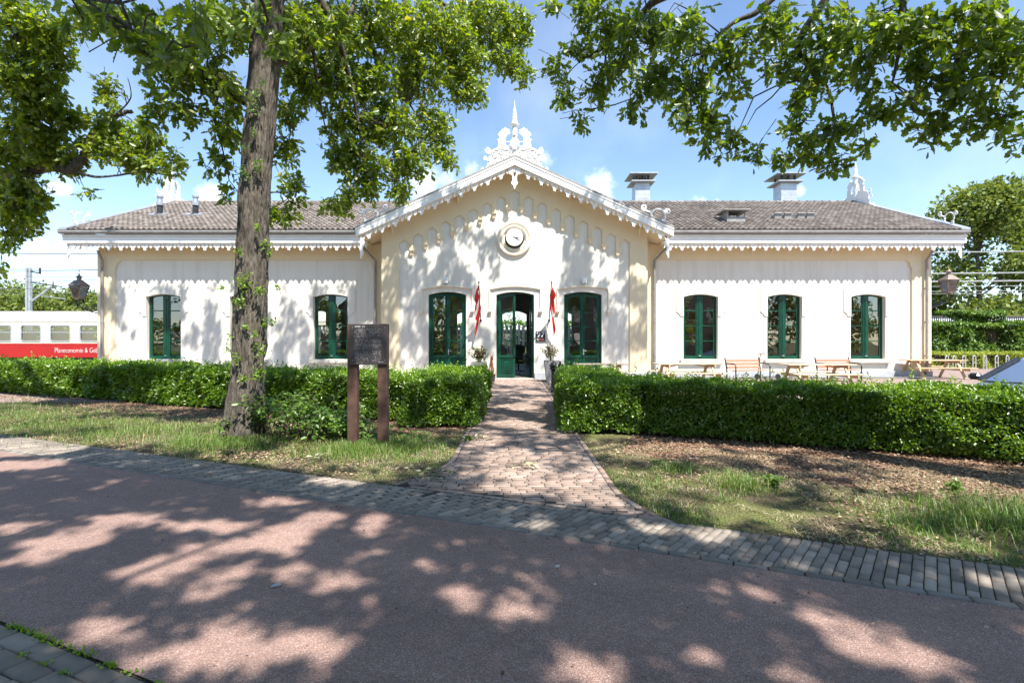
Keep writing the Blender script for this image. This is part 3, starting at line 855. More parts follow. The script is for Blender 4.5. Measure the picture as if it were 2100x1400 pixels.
for s in (-1, 1):
    mb = MB()
    a, b = AX, AX + s * (XG - .07)
    for y0, y1 in ((DC - OV + .061, DC - .001), ):
        mb.add([(a, y0, zg(a)), (b, y0, zg(b)), (b, y1, zg(b)), (a, y1, zg(a))], [(0, 1, 2, 3)])
    a = AX + s * HC
    mb.add([(a, DC - .001, zg(a)), (b, DC - .001, zg(b)), (b, DW, zg(b)), (a, DW, zg(a))], [(0, 1, 2, 3)])
    mb.build('soffit', 'cream_paint', ST)
LY = DC - OV + .085
mb = MB(); lace(mb, AX + .26, AX + XG - .25, zg, LY, .515, 1.05); mb.build('lace_trim', 'white_paint', ST)
mb = MB(); lace(mb, AX - XG + .25, AX - .26, zg, LY, .515, 1.05); mb.build('lace_trim', 'white_paint', ST)
mb = MB()   # hanging ornament below the apex, and the two foot pendants
for s in (-1, 1):
    P = [(.05, -.02), (.09, -.02), (.27, -.12), (.29, -.20), (.22, -.24), (.22, -.31), (.12, -.33), (.09, -.40), (.09, -.58), (.13, -.62), (.11, -.70), (.05, -.74), (.03, -.82), (0, -.90), (0, -.42), (.05, -.36)]
    mb.plate([(AX + s * u, 8.18 + v) for u, v in P], LY, LY + .04)
mb.plate([(AX, 8.14), (AX + .05, 8.05), (AX, 7.92), (AX - .05, 8.05)], LY + .002, LY + .038)
mb.build('lace_pendant', 'white_paint', ST)
for x, sd in ((AX - XG + .16, 1), (AX + XG - .16, -1)):
    mb = MB(); pendant(mb, x, zg(x) - .05, LY, .85, sd); mb.build('lace_pendant', 'white_paint', ST)
# --- brackets below the soffits
def bracket(x, yw, z, sz=.42):
    m = MB(); n = 8
    o = [(0, 0), (0, -sz)] + [(-sz * (1 - math.cos(t * math.pi / 2 / n)) * .98, -sz * (1 - math.sin(t * math.pi / 2 / n)) * .98) for t in range(1, n)] + [(-sz, 0)]
    i0 = [(yw + a, z + b) for a, b in o]
    k = len(i0)
    m.add([(x - .03, y, q) for y, q in i0] + [(x + .03, y, q) for y, q in i0], [tuple(range(k)), tuple(range(k, 2 * k))[::-1]] + [(i, (i + 1) % k, k + (i + 1) % k, k + i) for i in range(k)])
    m.build('bracket', 'cream_paint', ST)
for px in (220, 405, 590, 1540, 1703, 1868): bracket(wx(px), DW - .075, ZS)
for px in (806, 940, 1168, 1310): bracket(cxp(px), DC - .07, zg(cxp(px)) - .02)

# --- downpipes
def downpipe(pts):
    m = MB(); m.tube(pts, .055, 10)
    for z in (.9, 2.3, 3.7): m.tube([(pts[-1][0], pts[-1][1], z - .04), (pts[-1][0], pts[-1][1], z + .04)], .068, 10); m.box(pts[-1][0] - .015, pts[-1][0] + .015, pts[-1][1] + .04, pts[-1][1] + .13, z - .02, z + .02)
    m.build('downpipe', 'lead_grey', ST, angle=40)
downpipe([(wx(212), DF + .30, ZS + .02), (wx(214), DF + .40, ZS - .12), (wx(216) + .02, DW - .2, ZS - .60), (wx(216) + .02, DW - .2, .1)])
downpipe([(wx(1902), DF + .30, ZS + .02), (wx(1901), DF + .40, ZS - .12), (wx(1893), DW - .2, ZS - .60), (wx(1893), DW - .2, .1)])
downpipe([(wx(745), DF + .34, ZS + .02), (wx(748), DF + .42, ZS - .06), (wx(772), DW - .2, ZS - .62), (wx(772), DW - .2, .1)])
downpipe([(wx(1366), DF + .34, ZS + .02), (wx(1364), DF + .42, ZS - .06), (wx(1340), DW - .2, ZS - .62), (wx(1340), DW - .2, .1)])

# --- chimneys, vents
def chimney(x0, x1, name='chimney'):
    y0 = YR + .35; w = x1 - x0
    m = MB(); m.box(x0, x1, y0, y0 + w, ZR - .5, 9.95)
    m.bbox(x0 - .015, x1 + .015, y0 - .015, y0 + w + .015, ZR - .5, ZR + .42, .01)
    for (a, b, c, d) in ((x0 + .1, x1 - .1, 9.78, 9.86), ): m.box(a, b, y0 - .012, y0 - .001, c, d)
    c = m.build('chimney', 'zinc', roof)
    m = MB(); m.bbox(x0 - .24, x1 + .24, y0 - .24, y0 + w + .24, 9.952, 10.02, .012)
    m.bbox(x0 - .35, x1 + .35, y0 - .35, y0 + w + .35, 10.33, 10.39, .012)
    m.build('chimney_cap', 'zinc', c)
    m = MB()
    for a in (x0 + .03, x1 - .12, (x0 + x1) / 2 - .04):
        for b in (y0 + .03, y0 + w - .12): m.box(a, a + .09, b, b + .09, 10.021, 10.329)
    m.box(x0 + .2, x1 - .2, y0 + .2, y0 + w - .2, 10.021, 10.2)
    m.build('chimney_post', 'dark_metal', c)
yc = YR + .35
chimney((1303 - 1050) / F * yc, (1333 - 1050) / F * yc); chimney((1602 - 1050) / F * yc, (1634 - 1050) / F * yc)
def on_roof(px, py):
    """photo pixel -> point on the front roof slope"""
    k = (700 - py) / F
    y = (Z0r - EYE - RS * Y0r) / (k - RS)
    return Vector(((px - 1050) / F * y, y, Z0r + (y - Y0r) * RS))
p = on_roof(1508, 456)
m = MB(); m.box(p.x - .40, p.x + .38, p.y - .1, p.y + .6, p.z - .1, p.z + .22); m.box(p.x - .40, p.x - .34, p.y - .1, p.y + .6, p.z + .221, p.z + .46); m.box(p.x + .34, p.x + .38, p.y - .1, p.y - .06, p.z + .221, p.z + .46); m.box(p.x + .3, p.x + .38, p.y + .5, p.y + .6, p.z + .221, p.z + .46)
v = m.build('roof_vent', 'lead_grey', roof)
m = MB(); m.bbox(p.x - .60, p.x + .54, p.y - .3, p.y + .75, p.z + .461, p.z + .50, .01); m.build('vent_cover', 'lead_grey', v)
for px in (1596, 1616, 1643, 1662):
    p = on_roof(px, 451); m = MB()
    m.add([(p.x - .16, p.y, p.z + .05), (p.x + .16, p.y, p.z + .05), (p.x + .13, p.y - .03, p.z + .28), (p.x - .13, p.y - .03, p.z + .28), (p.x - .15, p.y + .34, p.z + .24), (p.x + .15, p.y + .34, p.z + .24)],
          [(0, 1, 2, 3), (3, 2, 5, 4), (0, 3, 4), (1, 5, 2)])
    m.bbox(p.x - .18, p.x + .18, p.y - .08, p.y + .02, p.z + .26, p.z + .31, .01)
    m.build('tile_vent', 'lead_grey', roof)
for px in (328, 401):
    p = on_roof(px, 442); m = MB()
    m.lathe([(.24, -.02), (.22, .06), (.12, .10), (.12, .45)], (p.x, p.y, p.z), 14)
    q = m.build('vent_pipe', 'dark_metal', roof)
    m = MB(); m.lathe([(.16, .45), (.17, .58), (.11, .60), (.10, .80), (.14, .82), (.14, .90), (.0, .92)], (p.x, p.y, p.z), 14); m.build('vent_cap', 'zinc', q)
    m = MB(); m.obox((p.x, p.y - .12, p.z + .02), (.36, 0, 0), (0, .22, .22 * RS), (0, -.012, .03)); m.build('lead_apron', 'zinc', q)

# --- finials: spire between two crested beasts
def spiral(cx, cz, r0, turns, a0, s=1, n=22, shrink=.22):
    return [(cx + s * r0 * (1 - (1 - shrink) * i / n) * math.cos(a0 + 2 * math.pi * turns * i / n), cz + r0 * (1 - (1 - shrink) * i / n) * math.sin(a0 + 2 * math.pi * turns * i / n)) for i in range(n + 1)]
def finial():
    """local: axis at x=0, apex of the roof at z=0, facing -y"""
    k = 1 / 399.0
    L = [(672, 992), (672, 880), (652, 862), (600, 846), (588, 815), (560, 818), (550, 788), (548, 740), (550, 700), (566, 658), (602, 640), (624, 618), (606, 596), (620, 570), (596, 574), (588, 556), (570, 560), (545, 528), (524, 560), (490, 562), (482, 592), (452, 604), (428, 652), (462, 674), (446, 714), (410, 722), (440, 744), (434, 800), (424, 846), (350, 878), (305, 905), (290, 950), (285, 1010), (272, 1070), (262, 1130), (215, 1175), (120, 1225), (100, 1262)]
    base = lambda x: 992 + (688 - x) * SL
    fig = MB(); rel = MB()
    for s in (-1, 1):
        poly = [((688 - x) * k * s, (1000 - y) * k) for x, y in L]
        fig.plate(poly + [((688 - 100) * k * s, (1000 - base(100) - 6) * k)], -.03, .03)
        for (cx, cy, r, a0, tn) in ((268, 898, 46, -1.9, 1.4), (228, 1024, 34, -1.9, 1.3), (620, 935, 46, .5, 1.3), (560, 985, 40, 2.4, 1.2), (372, 940, 44, .2, 1.3), (440, 1042, 40, 1.2, 1.3), (345, 1085, 44, 2.0, 1.4), (480, 935, 40, 3.0, 1.2), (520, 1030, 34, .3, 1.2), (190, 1180, 26, 1.0, 1.3)):
            pts = [((688 - q[0]) * k * s, -.05, (1000 - q[1]) * k) for q in spiral(cx, cy, r, tn, a0)]
            rel.tube(pts, .022, 6)
        for pl in ([(300, 960), (350, 900), (430, 880), (470, 950), (560, 960)], [(280, 1060), (380, 1000), (480, 1000), (600, 1010)], [(430, 850), (520, 880), (600, 880)], [(300, 920), (285, 950), (250, 930)], [(275, 1060), (258, 1050)], [(660, 990), (655, 930), (600, 890)]):
            rel.tube([((688 - q[0]) * k * s, -.05, (1000 - q[1]) * k) for q in pl], .024, 6)
        rel.bar(((688 - 545) * k * s, 0, (1000 - 755) * k), (.05 * s, 0, (1000 - 755) * k), .03, .03)
    # shell
    sh = MB()
    for i in range(9):
        a = R(-72 + 18 * i); c0 = (0, .60); 
        p0 = (c0[0] - c0[0], (1000 - 862) * k); L_ = .40 - .08 * abs(i - 4) / 4
        p1 = (p0[0] + math.sin(a) * L_ * .62, p0[1] + math.cos(a) * L_ * 1.05)
        sh.tube([(p0[0], -.07, p0[1]), (p1[0] * .5, -.10, p0[1] * .5 + p1[1] * .5), (p1[0], -.07, p1[1])], [.02, .036, .042], 6)
    sh.lathe([(.09, -.04), (.07, .03), (.04, .05)], (0, -.08, (1000 - 872) * k), 10)
    spi = MB()
    Q = [(40, 992), (40, 690), (42, 640), (40, 525), (74, 500), (76, 488), (45, 470), (42, 440), (36, 420), (38, 390), (34, 360), (28, 352), (38, 342), (30, 330), (26, 310), (24, 280), (26, 265), (18, 250), (9, 240), (5, 170), (1, 100)]
    spi.lathe([(r * k, (1000 - y) * k) for r, y in Q], (0, 0, 0), 16)
    spi.lathe([(.055, 0), (.06, .03), (.03, .05)], (0, -.11, (1000 - 672) * k), 10)
    return fig, rel, sh, spi
def place_finial(M):
    fig, rel, sh, spi = finial()
    f = fig.xf(M).build('finial', 'white_paint', ST)
    rel.xf(M).build('scrollwork', 'white_paint', f, angle=50)
    sh.xf(M).build('shell', 'white_paint', f, angle=50)
    spi.xf(M).build('spire', 'white_paint', f, angle=40)
place_finial(Matrix.Translation((AX + .0, DC - OV + .3, ZGT - .01)) @ Matrix.Scale(.985, 4))
place_finial(Matrix.Translation((XL + .25, YR, ZR + .06)) @ Matrix.Rotation(R(-90), 4, 'Z') @ Matrix.Scale(1.0, 4))
place_finial(Matrix.Translation((XE - .25, YR, ZR + .06)) @ Matrix.Rotation(R(90), 4, 'Z') @ Matrix.Scale(1.0, 4))
def foot_scroll(M):
    m = MB()
    big = [(0.02 + .28 * math.cos(t) + .28, .26 + .26 * math.sin(t)) for t in np.linspace(R(-60), R(215), 16)]
    m.tube([(x, 0, z) for x, z in big][::-1], .03, 6)
    for c in (spiral(.0, .52, .13, 1.3, -1.2, 1), spiral(.06, .06, .10, 1.3, .9, 1), spiral(.92, .40, .13, 1.4, 3.6, 1)): m.tube([(x, 0, z) for x, z in c], .028, 6)
    m.tube([(.52, 0, .16), (.64, 0, .30), (.78, 0, .30), (.86, 0, .30)], .035, 6)
    m.xf(M).build('scroll_ornament', 'white_paint', ST, angle=50)
zf = lambda x: ZGT - SL * abs(x - AX)
for s in (-1, 1):
    x = AX + s * 5.75
    T = Matrix.Translation((x, DC - OV + .35, zf(x) + .0)) @ Matrix.Diagonal((-s, 1, 1, 1)) @ Matrix.Diagonal((1, 1, 1, 1))
    foot_scroll(T @ Matrix.Rotation(R(-18), 4, 'Y'))
    xe = (XE - .2) if s > 0 else (XL + .2)
    foot_scroll(Matrix.Translation((xe, Y0r + .55, Z0r + .35)) @ Matrix.Rotation(R(90), 4, 'Z') @ Matrix.Rotation(R(-20), 4, 'Y') @ Matrix.Scale(.85, 4))

# --- round moulding for the clock
cx, cz = cxp(1055), EYE + (700 - 489.5) / F * DC
m = MB()
m.lathe([(.69, .0), (.69, -.09), (.66, -.13), (.60, -.13), (.57, -.10), (.56, -.07), (.53, -.07), (.52, -.11), (.48, -.125), (.45, -.10), (.43, -.03), (.40, -.02), (.38, .0)], (cx, DC, cz), 56, 'y')
m.build('clock_surround', 'cream_pale', ST, angle=30)
CK = thing('clock', (cx, DC - .02, cz), 'round white station clock with black hands in a moulded ring on the gable', 'clock')
m = MB(); m.lathe([(.24, 0), (.24, -.10), (.33, -.12), (.335, -.27), (.315, -.285), (.295, -.27)], (cx, DC, cz), 44, 'y'); m.build('case', 'white_paint', CK, angle=30)
m = MB(); m.lathe([(.296, -.262), (0.001, -.2625)], (cx, DC, cz), 44, 'y'); m.build('face', 'letter_white', CK)
m = MB()
for h in range(12):
    a = R(30 * h); r0, r1 = (.20, .275) if h % 3 == 0 else (.215, .27)
    d = Vector((math.sin(a), 0, math.cos(a))); s_ = Vector((math.cos(a), 0, -math.sin(a)))
    m.obox(Vector((cx, DC - .266, cz)) + d * (r0 + r1) / 2, d * (r1 - r0) / 2, s_ * (.012 if h % 3 == 0 else .010), Vector((0, .003, 0)))
m.build('hour_marks', 'clock_black', CK)
for nm, ang, ln, w, y in (('hour_hand', 100, .17, .016, .272), ('minute_hand', 121, .245, .011, .279)):
    a = R(ang); d = Vector((math.sin(a), 0, math.cos(a))); s_ = Vector((math.cos(a), 0, -math.sin(a)))
    m = MB(); m.obox(Vector((cx, DC - y, cz)) + d * (ln / 2 - .03), d * (ln / 2 + .03), s_ * w, Vector((0, .003, 0))); m.build(nm, 'clock_black', CK)
# ================================================================ THINGS ON AND ROUND THE BUILDING
# flags
def flag(px, py, label, wave, side):
    b = at(px, py, DC); tip = Vector((b.x + .0, DC - 1.22, b.z + 1.36))
    t = thing('flag', (b.x, DC, b.z), label, 'flag', 'flags beside the middle door')
    m = MB(); m.tube([(b.x, DC - .02, b.z - .02), tuple(tip)], [.022, .016], 8); m.lathe([(.0, -.04), (.03, -.03), (.04, 0), (.03, .03), (0, .04)], tuple(tip), 10)
    m.build('pole', 'dark_metal', t)
    m = MB(); m.lathe([(.05, 0), (.05, -.04), (.03, -.06), (.03, -.16)], (b.x, DC, b.z), 10, 'y'); m.build('holder', 'dark_metal', t)
    def cloth(u0, u1, name, mat):
        """u along the pole (0 base, 1 tip), v = down the hang"""
        nu, nv = 14, 16; vs = []; fs = []
        for i in range(nu + 1):
            u = u0 + (u1 - u0) * i / nu
            p = Vector((b.x, DC, b.z)).lerp(tip, .28 + .68 * u)
            for j in range(nv + 1):
                v = j / nv
                L = .70 + .34 * (1 - u) 
                # cloth gathers towards the lower end and folds
                sw = math.sin(u * 15 + v * 3 + wave) * .045 * (.3 + v) + math.sin(u * 6 + wave) * .03
                q = p + Vector((sw + side * (.27 * v * (1 - .35 * u) * (1 - .30 * v)), .10 * v * (1 - u) + math.cos(u * 13 + v * 2.2 + wave) * .04 * v + .32 * u * v, -L * v * (.55 + .45 * (1 - u))))
                vs.append(tuple(q))
        for i in range(nu):
            for j in range(nv):
                a = i * (nv + 1) + j; fs.append((a, a + 1, a + nv + 2, a + nv + 1))
        m = MB(); m.add(vs, fs); return m.build(name, mat, t, smooth=True)
    cloth(.0, .42, 'cloth', 'flag_cloth'); cloth(.42, .52, 'white_band', 'flag_white'); cloth(.52, 1.0, 'cloth', 'flag_cloth')
flag(986, 657, 'red flag drooping on its angled pole between the left and middle green doors', 0.6, -1)
flag(1126, 657, 'red flag with a pale centre hanging on its angled pole above the number plate', 2.1, 1)

# number plate 97
p = at(1108.5, 689.5, DC)
t = thing('number_plate', (p.x, DC - .03, p.z), 'black square plate with white house number 97 beside the open middle door', 'sign')
m = MB(); m.bbox(p.x - .185, p.x + .185, DC - .055, DC - .02, p.z - .205, p.z + .205, .006); m.build('plate', 'sign_black', t)
text('number', '97', .285, (p.x, DC - .057, p.z + .065), (R(90), 0, 0), 'letter_white', t, sx=1.15, ext=.002)
text('letter', 'C', .115, (p.x - .105, DC - .057, p.z - .125), (R(90), 0, 0), 'letter_white', t, sx=1.1)
text('lettering', 'YAS', .085, (p.x + .04, DC - .057, p.z - .128), (R(90), 0, 0), 'sign_red', t, sx=1.2)
# spotlights over the side doors
for px, lab in ((915, 'small grey bulkhead lamp above the left green door'), (1197, 'small grey bulkhead lamp above the right green door')):
    p = at(px, 576, DC); t = thing('wall_lamp', (p.x, DC - .01, p.z), lab, 'lamp', 'lamps over the side doors')
    m = MB(); m.bbox(p.x - .075, p.x + .075, DC - .05, DC - .003, p.z - .12, p.z + .04, .01); m.build('base', 'zinc', t)
    m = MB(); m.lathe([(.085, -.10), (.10, -.02), (.09, .07), (.05, .12), (0, .13)], (p.x, DC - .14, p.z), 16); m.build('lamp_shade', 'white_paint', t, smooth=True)

# wall lanterns on scroll brackets at both ends
def lantern(x, y, z, s, label):
    """lantern hanging out from the end wall; s = -1 left end, +1 right end; (x, z) = foot of the lantern"""
    xw = AX + s * HW
    t = thing('wall_lantern', (xw, y, z - .3), label, 'lantern', 'lanterns on the end walls')
    g = MB()
    for q in range(4):
        a = R(45 + 90 * q); a2 = R(135 + 90 * q)
        p0, p1 = (.19, .33)
        g.add([(x + p0 * math.cos(a), y + p0 * math.sin(a), z + .05), (x + p0 * math.cos(a2), y + p0 * math.sin(a2), z + .05), (x + p1 * math.cos(a2), y + p1 * math.sin(a2), z + .56), (x + p1 * math.cos(a), y + p1 * math.sin(a), z + .56)], [(0, 1, 2, 3)])
    fr = MB()
    for q in range(4):
        a = R(45 + 90 * q); a2 = R(135 + 90 * q)
        P = lambda r, h, ang: (x + r * math.cos(ang), y + r * math.sin(ang), z + h)
        fr.tube([P(.20, .04, a), P(.345, .57, a)], .014, 6)
        fr.tube([P(.20, .04, a), P(.20, .04, a2)], .016, 6); fr.tube([P(.345, .57, a), P(.345, .57, a2)], .020, 6)
        fr.add([P(.40, .57, a), P(.40, .57, a2), P(.12, .80, a2), P(.12, .80, a)], [(0, 1, 2, 3)])
        fr.add([P(.40, .57, a), P(.40, .57, a2), P(.12, .565, a2), P(.12, .565, a)], [(3, 2, 1, 0)])
    fr.lathe([(.085, .79), (.085, .90), (.13, .92), (.05, 1.0), (.02, 1.04), (.035, 1.07), (.012, 1.10), (.01, 1.18), (.03, 1.2), (0, 1.22)], (x, y, z), 12)
    fr.lathe([(.20, .03), (.10, .0), (.03, -.04)], (x, y, z), 8)
    fr.build('lamp_frame', 'lantern_metal', t)
    g.build('lamp_glass', 'lantern_glass', t)
    m = MB(); m.lathe([(.08, .06), (.08, .14), (.03, .15), (.03, .30), (.045, .36), (.02, .42), (0, .43)], (x, y, z), 10); m.build('burner', 'bench_wood', t)
    m = MB()
    for q in range(4):
        a = R(90 * q + 45); m.tube([(x + .16 * math.cos(a), y + .16 * math.sin(a), z + .02), (x + .17 * math.cos(a), y + .17 * math.sin(a), z - .10), (x + .05 * math.cos(a), y + .05 * math.sin(a), z - .19), (x, y, z - .22)], .014, 6)
    L = abs(xw - x)
    m.tube([(x, y, z - .04), (x, y, z - .25), (x - s * .12, y, z - .36), (x - s * .45, y, z - .52), (x - s * .75, y, z - .60), (xw, y, z - .58)], .025, 8)
    for (du, dz, r, a0, sg) in ((.62, -.36, .17, 3.6, 1), (.90, -.42, .13, .3, 1), (.34, -.36, .08, 2.6, 1)):
        m.tube([(x - s * (du + (qx - 0)), y, z + dz + qz) for qx, qz in spiral(0, 0, r, 1.5, a0)], .016, 6)
    m.tube([(x - s * .5, y, z - .50), (x - s * .7, y, z - .22), (x - s * .9, y, z - .26), (xw, y, z - .22)], .016, 6)
    m.bbox(*sorted((xw, xw + s * .03)), y - .05, y + .05, z - .75, z - .1, .008)
    m.build('bracket', 'black_gloss', t)
lantern(-18.39, 21.75, EYE + (700 - 613) / F * 21.75, -1, 'copper-roofed lantern on a black scroll bracket at the left end wall, near the train')
lantern(18.55, 21.75, EYE + (700 - 602) / F * 21.75, 1, 'copper-roofed lantern standing out from the right end wall, before the tall tree')

# planters and pots by the middle door
def planter(x, y, w0, w1, h, label):
    t = thing('planter', (x, y, 0.01), label, 'planter')
    m = MB()
    q = lambda w, z: [(x - w, y - w, z), (x + w, y - w, z), (x + w, y + w, z), (x - w, y + w, z)]
    rings = [q(w0, .012), q(w1, h), q(w1 - .03, h), q(w1 - .05, h - .1)]
    vs = sum(rings, []); fs = []
    for i in range(3):
        for j in range(4): fs.append((i * 4 + j, i * 4 + (j + 1) % 4, i * 4 + 4 + (j + 1) % 4, i * 4 + 4 + j))
    fs.append((3, 2, 1, 0)); m.add(vs, fs); m.build('pot', 'planter_grey', t)
    m = MB(); m.add(q(w1 - .05, h - .09), [(0, 1, 2, 3)]); m.build('soil', 'soil', t)
    return t
def pot_plant(x, y, z, h, w, n, name, label, mat, lsize, cat='plant'):
    t = thing(name, (x, y, z), label, cat)
    st = MB(); P = []; D = []
    for i in range(n):
        a = random.uniform(0, 6.28); sp = random.uniform(.15, 1.0) * w; hh = h * random.uniform(.6, 1.0) * (1 - .25 * sp / w)
        pts = [Vector((x + math.cos(a) * .05, y + math.sin(a) * .05, z)), Vector((x + math.cos(a) * sp * .5, y + math.sin(a) * sp * .5, z + hh * .55)), Vector((x + math.cos(a) * sp, y + math.sin(a) * sp, z + hh))]
        st.tube(pts, [.007, .005, .003], 4)
        for k in range(16):
            f = random.uniform(.35, 1.0)
            p = pts[0].lerp(pts[1], f * 2) if f < .5 else pts[1].lerp(pts[2], f * 2 - 1)
            P.append(p + Vector((random.gauss(0, .015), random.gauss(0, .015), random.gauss(0, .01))))
            D.append((math.cos(a) * .6 + random.gauss(0, .7), math.sin(a) * .6 + random.gauss(0, .7), random.uniform(-.2, .9)))
    st.build('stem', 'twig', t)
    P = np.array([tuple(p) for p in P]); D = np.array(D)
    leaves('leaves', P, norm(D), norm(rnd(len(P)) + np.array((0, 0, 1))), RNG.uniform(.7, 1.2, len(P)) * lsize, leaf_quad(), mat, t)
p0 = at(982.5, 739, 19.3)
planter(p0.x, 19.45, .29, .29, .72, 'square dark grey planter with a feathery shrub, left of the middle door')
pot_plant(p0.x, 19.45, .63, .85, .42, 30, 'olive_shrub', 'feathery grey-green shrub growing in the square planter', 'olive_leaf', .10)
p0 = at(1132.5, 739, 18.7)
planter(p0.x, 18.85, .20, .29, .80, 'tall tapering grey planter with a twiggy shrub, under the number plate')
pot_plant(p0.x, 18.85, .71, .85, .46, 26, 'twiggy_shrub', 'twiggy half-bare shrub with reddish leaves in the tall tapering planter', 'olive_leaf', .075)
p0 = at(1008, 780, 18.9)
t = thing('flower_pot', (p0.x, 19.0, .01), 'small dark pot with a dried orange conifer at the doorstep', 'pot')
m = MB(); m.lathe([(.11, .012), (.15, .26), (.155, .28), (.13, .28), (.12, .2)], (p0.x, 19.0, 0), 16); m.build('pot', 'clay_pot', t, angle=40)
t = thing('dwarf_conifer', (p0.x, 19.0, .2), 'dried orange dwarf conifer in the small dark pot', 'plant')
n = 420; h = RNG.uniform(0, 1, n) ** 1.2; a = RNG.uniform(0, 6.28, n); r = (1 - h) ** 1.3 * .17 * RNG.uniform(.2, 1, n) + .006
P = np.stack([p0.x + r * np.cos(a), 19.0 + r * np.sin(a), .24 + h * .70], 1)
leaves('needles', P, norm(np.stack([np.cos(a), np.sin(a), np.full(n, .9)], 1) + .4 * rnd(n)), rnd(n), RNG.uniform(.03, .075, n), leaf_quad(), 'orange_needle', t)
m = MB(); m.tube([(p0.x, 19, .2), (p0.x, 19, .8)], .012, 6); m.build('stem', 'twig', t)

# bollards
def bollard(x, y):
    t = thing('bollard', (x, y, 0.01), 'x', 'bollard', 'bollards beside the path')
    m = MB(); m.lathe([(.10, .012), (.10, .10), (.075, .13), (.07, .62), (.085, .64), (.085, .67), (.07, .68)], (x, y, 0), 16); m.build('post', 'black_gloss', t, angle=35)
    m = MB(); m.lathe([(.07, .681), (.12, .70), (.125, .735), (.10, .75), (.10, .77), (.135, .785), (.135, .81), (.10, .835), (.085, .87), (.05, .90), (.025, .91), (.02, .925), (.032, .945), (.02, .965), (0, .97)], (x, y, 0), 18); m.build('cap', 'black_gloss', t, angle=35)
    return t
tag(bollard(1.21, 14.9), 'black iron bollard at the path, the one nearer the station door')
tag(bollard(1.29, 13.7), 'black iron bollard pressed against the clipped hedge end')

# picnic tables and benches
def picnic(label, L=2.2, top='pale_wood'):
    t = thing('picnic_table', (0, 0, 0), label, 'picnic table', 'picnic tables on the forecourt')
    m = MB()
    for i in range(5): m.bbox(-L / 2 + random.uniform(-.01, .01), L / 2, -.36 + i * .145, -.36 + i * .145 + .135, .71, .75, .008)
    m.build('tabletop', top, t)
    for s in (-1, 1):
        m = MB()
        for i in range(2): m.bbox(-L / 2, L / 2, s * .72 - .14 + i * .145, s * .72 - .14 + i * .145 + .135, .42, .46, .008)
        m.build('seat', top, t)
        for e in (-1, 1):
            m = MB(); x = e * (L / 2 - .32)
            m.bar((x, s * .22, .709), (x, s * .66, .01), .045, .095, (1, 0, 0)); m.build('leg', 'orange_wood', t)
    for e in (-1, 1):
        x = e * (L / 2 - .32); m = MB(); m.box(x + .026, x + .071, -.85, .85, .325, .419); m.box(x + .026, x + .071, -.36, .36, .62, .709); m.bar((x - e * .05, 0, .62), (x - e * .5, 0, .70), .07, .045); m.build('brace', 'orange_wood', t)
    return t
pt = picnic('pale wooden picnic table before the first window right of the gable')
pt.location = ((1409 - 1050) / F * 17.6, 17.6, .006); pt.rotation_euler = (0, 0, R(2))
c = copy_tree(pt); c.location = ((1675 - 1050) / F * 17.0, 17.0, .006); c.rotation_euler = (0, 0, R(-1)); tag(c, 'long pale picnic table between the two slatted benches')
c = copy_tree(pt); c.location = ((1231 - 1050) / F * 17.3, 17.3, .006); c.rotation_euler = (0, 0, R(1)); c.scale = (.8, .8, 1); tag(c, 'grey weathered picnic table before the right green double door')
for ch in c.children:
    if ch.name.startswith(('tabletop', 'seat')):
        ch.data = ch.data.copy(); ch.data.materials[0] = MATS['weathered_wood']
c = copy_tree(pt); c.location = ((1912 - 1050) / F * 20.9 , 20.9, .006); c.rotation_euler = (0, 0, R(-3)); tag(c, 'orange-brown picnic table standing past the right end wall')
for ch in c.children:
    if ch.name.startswith(('tabletop', 'seat')):
        ch.data = ch.data.copy(); ch.data.materials[0] = MATS['orange_wood']

def bench(label):
    """local: bench faces -y, centre at the origin"""
    t = thing('park_bench', (0, 0, 0), label, 'bench', 'slatted benches before the wall')
    W = .72
    m = MB()
    for i in range(3):
        z = .50 + i * .12; y = .20 + i * .035
        m.obox((0, y, z + .045), (W, 0, 0), (0, .014, -.004), (0, .012, .044))
    m.build('backrest', 'bench_wood', t)
    m = MB()
    for i in range(4): m.bbox(-W, W, -.26 + i * .11, -.26 + i * .11 + .09, .43, .46, .006)
    m.build('seat', 'bench_wood', t)
    for s in (-1, 1):
        x = s * (W + .02)
        m = MB(); m.tube([(x, .20, .01), (x, .19, .44), (x, .30, .90)], .024, 8); m.build('leg', 'dark_metal', t)
        m = MB(); m.tube([(x, -.28, .01), (x, -.28, .60), (x, -.24, .67), (x, -.16, .69), (x, .24, .70)], .022, 8); m.build('armrest', 'dark_metal', t)
    return t
b = bench('slatted brown bench with black scooter behind it, below the middle right window'); b.location = ((1533 - 1050) / F * 18.7, 18.7, .006); b.rotation_euler = (0, 0, R(16))
c = copy_tree(b); c.location = ((1719 - 1050) / F * 19.0, 19.0, .006); c.rotation_euler = (0, 0, R(12)); tag(c, 'slatted brown bench half hidden by the long picnic table')

# kick scooter leaning near the wall
sx, sy = (1560 - 1050) / F * 20.2, 20.2
t = thing('kick_scooter', (sx, sy, .01), 'black kick scooter parked behind a bench by the white wall', 'scooter')
m = MB(); m.tube([(sx - .12, sy, .14), (sx - .02, sy, .95), (sx + .02, sy, 1.0)], .018, 8); m.tube([(sx - .02, sy, 1.0), (sx + .20, sy - .06, 1.03)], .014, 8); m.tube([(sx - .02, sy, 1.0), (sx - .20, sy + .06, .98)], .014, 8); m.build('steering_column', 'black_gloss', t)
m = MB(); m.tube([(sx - .10, sy, .62), (sx + .16, sy, .99)], .010, 6); m.build('cable', 'black_gloss', t)
m = MB(); m.bbox(sx - .05, sx + .62, sy - .06, sy + .06, .10, .13, .01); m.build('deck', 'dark_metal', t)
for xx in (sx - .14, sx + .68):
    m = MB(); m.lathe([(.05, -.02), (.10, -.02), (.11, 0), (.10, .02), (.05, .02)], (xx, sy, .12), 18, 'y'); m.build('wheel', 'rubber', t)

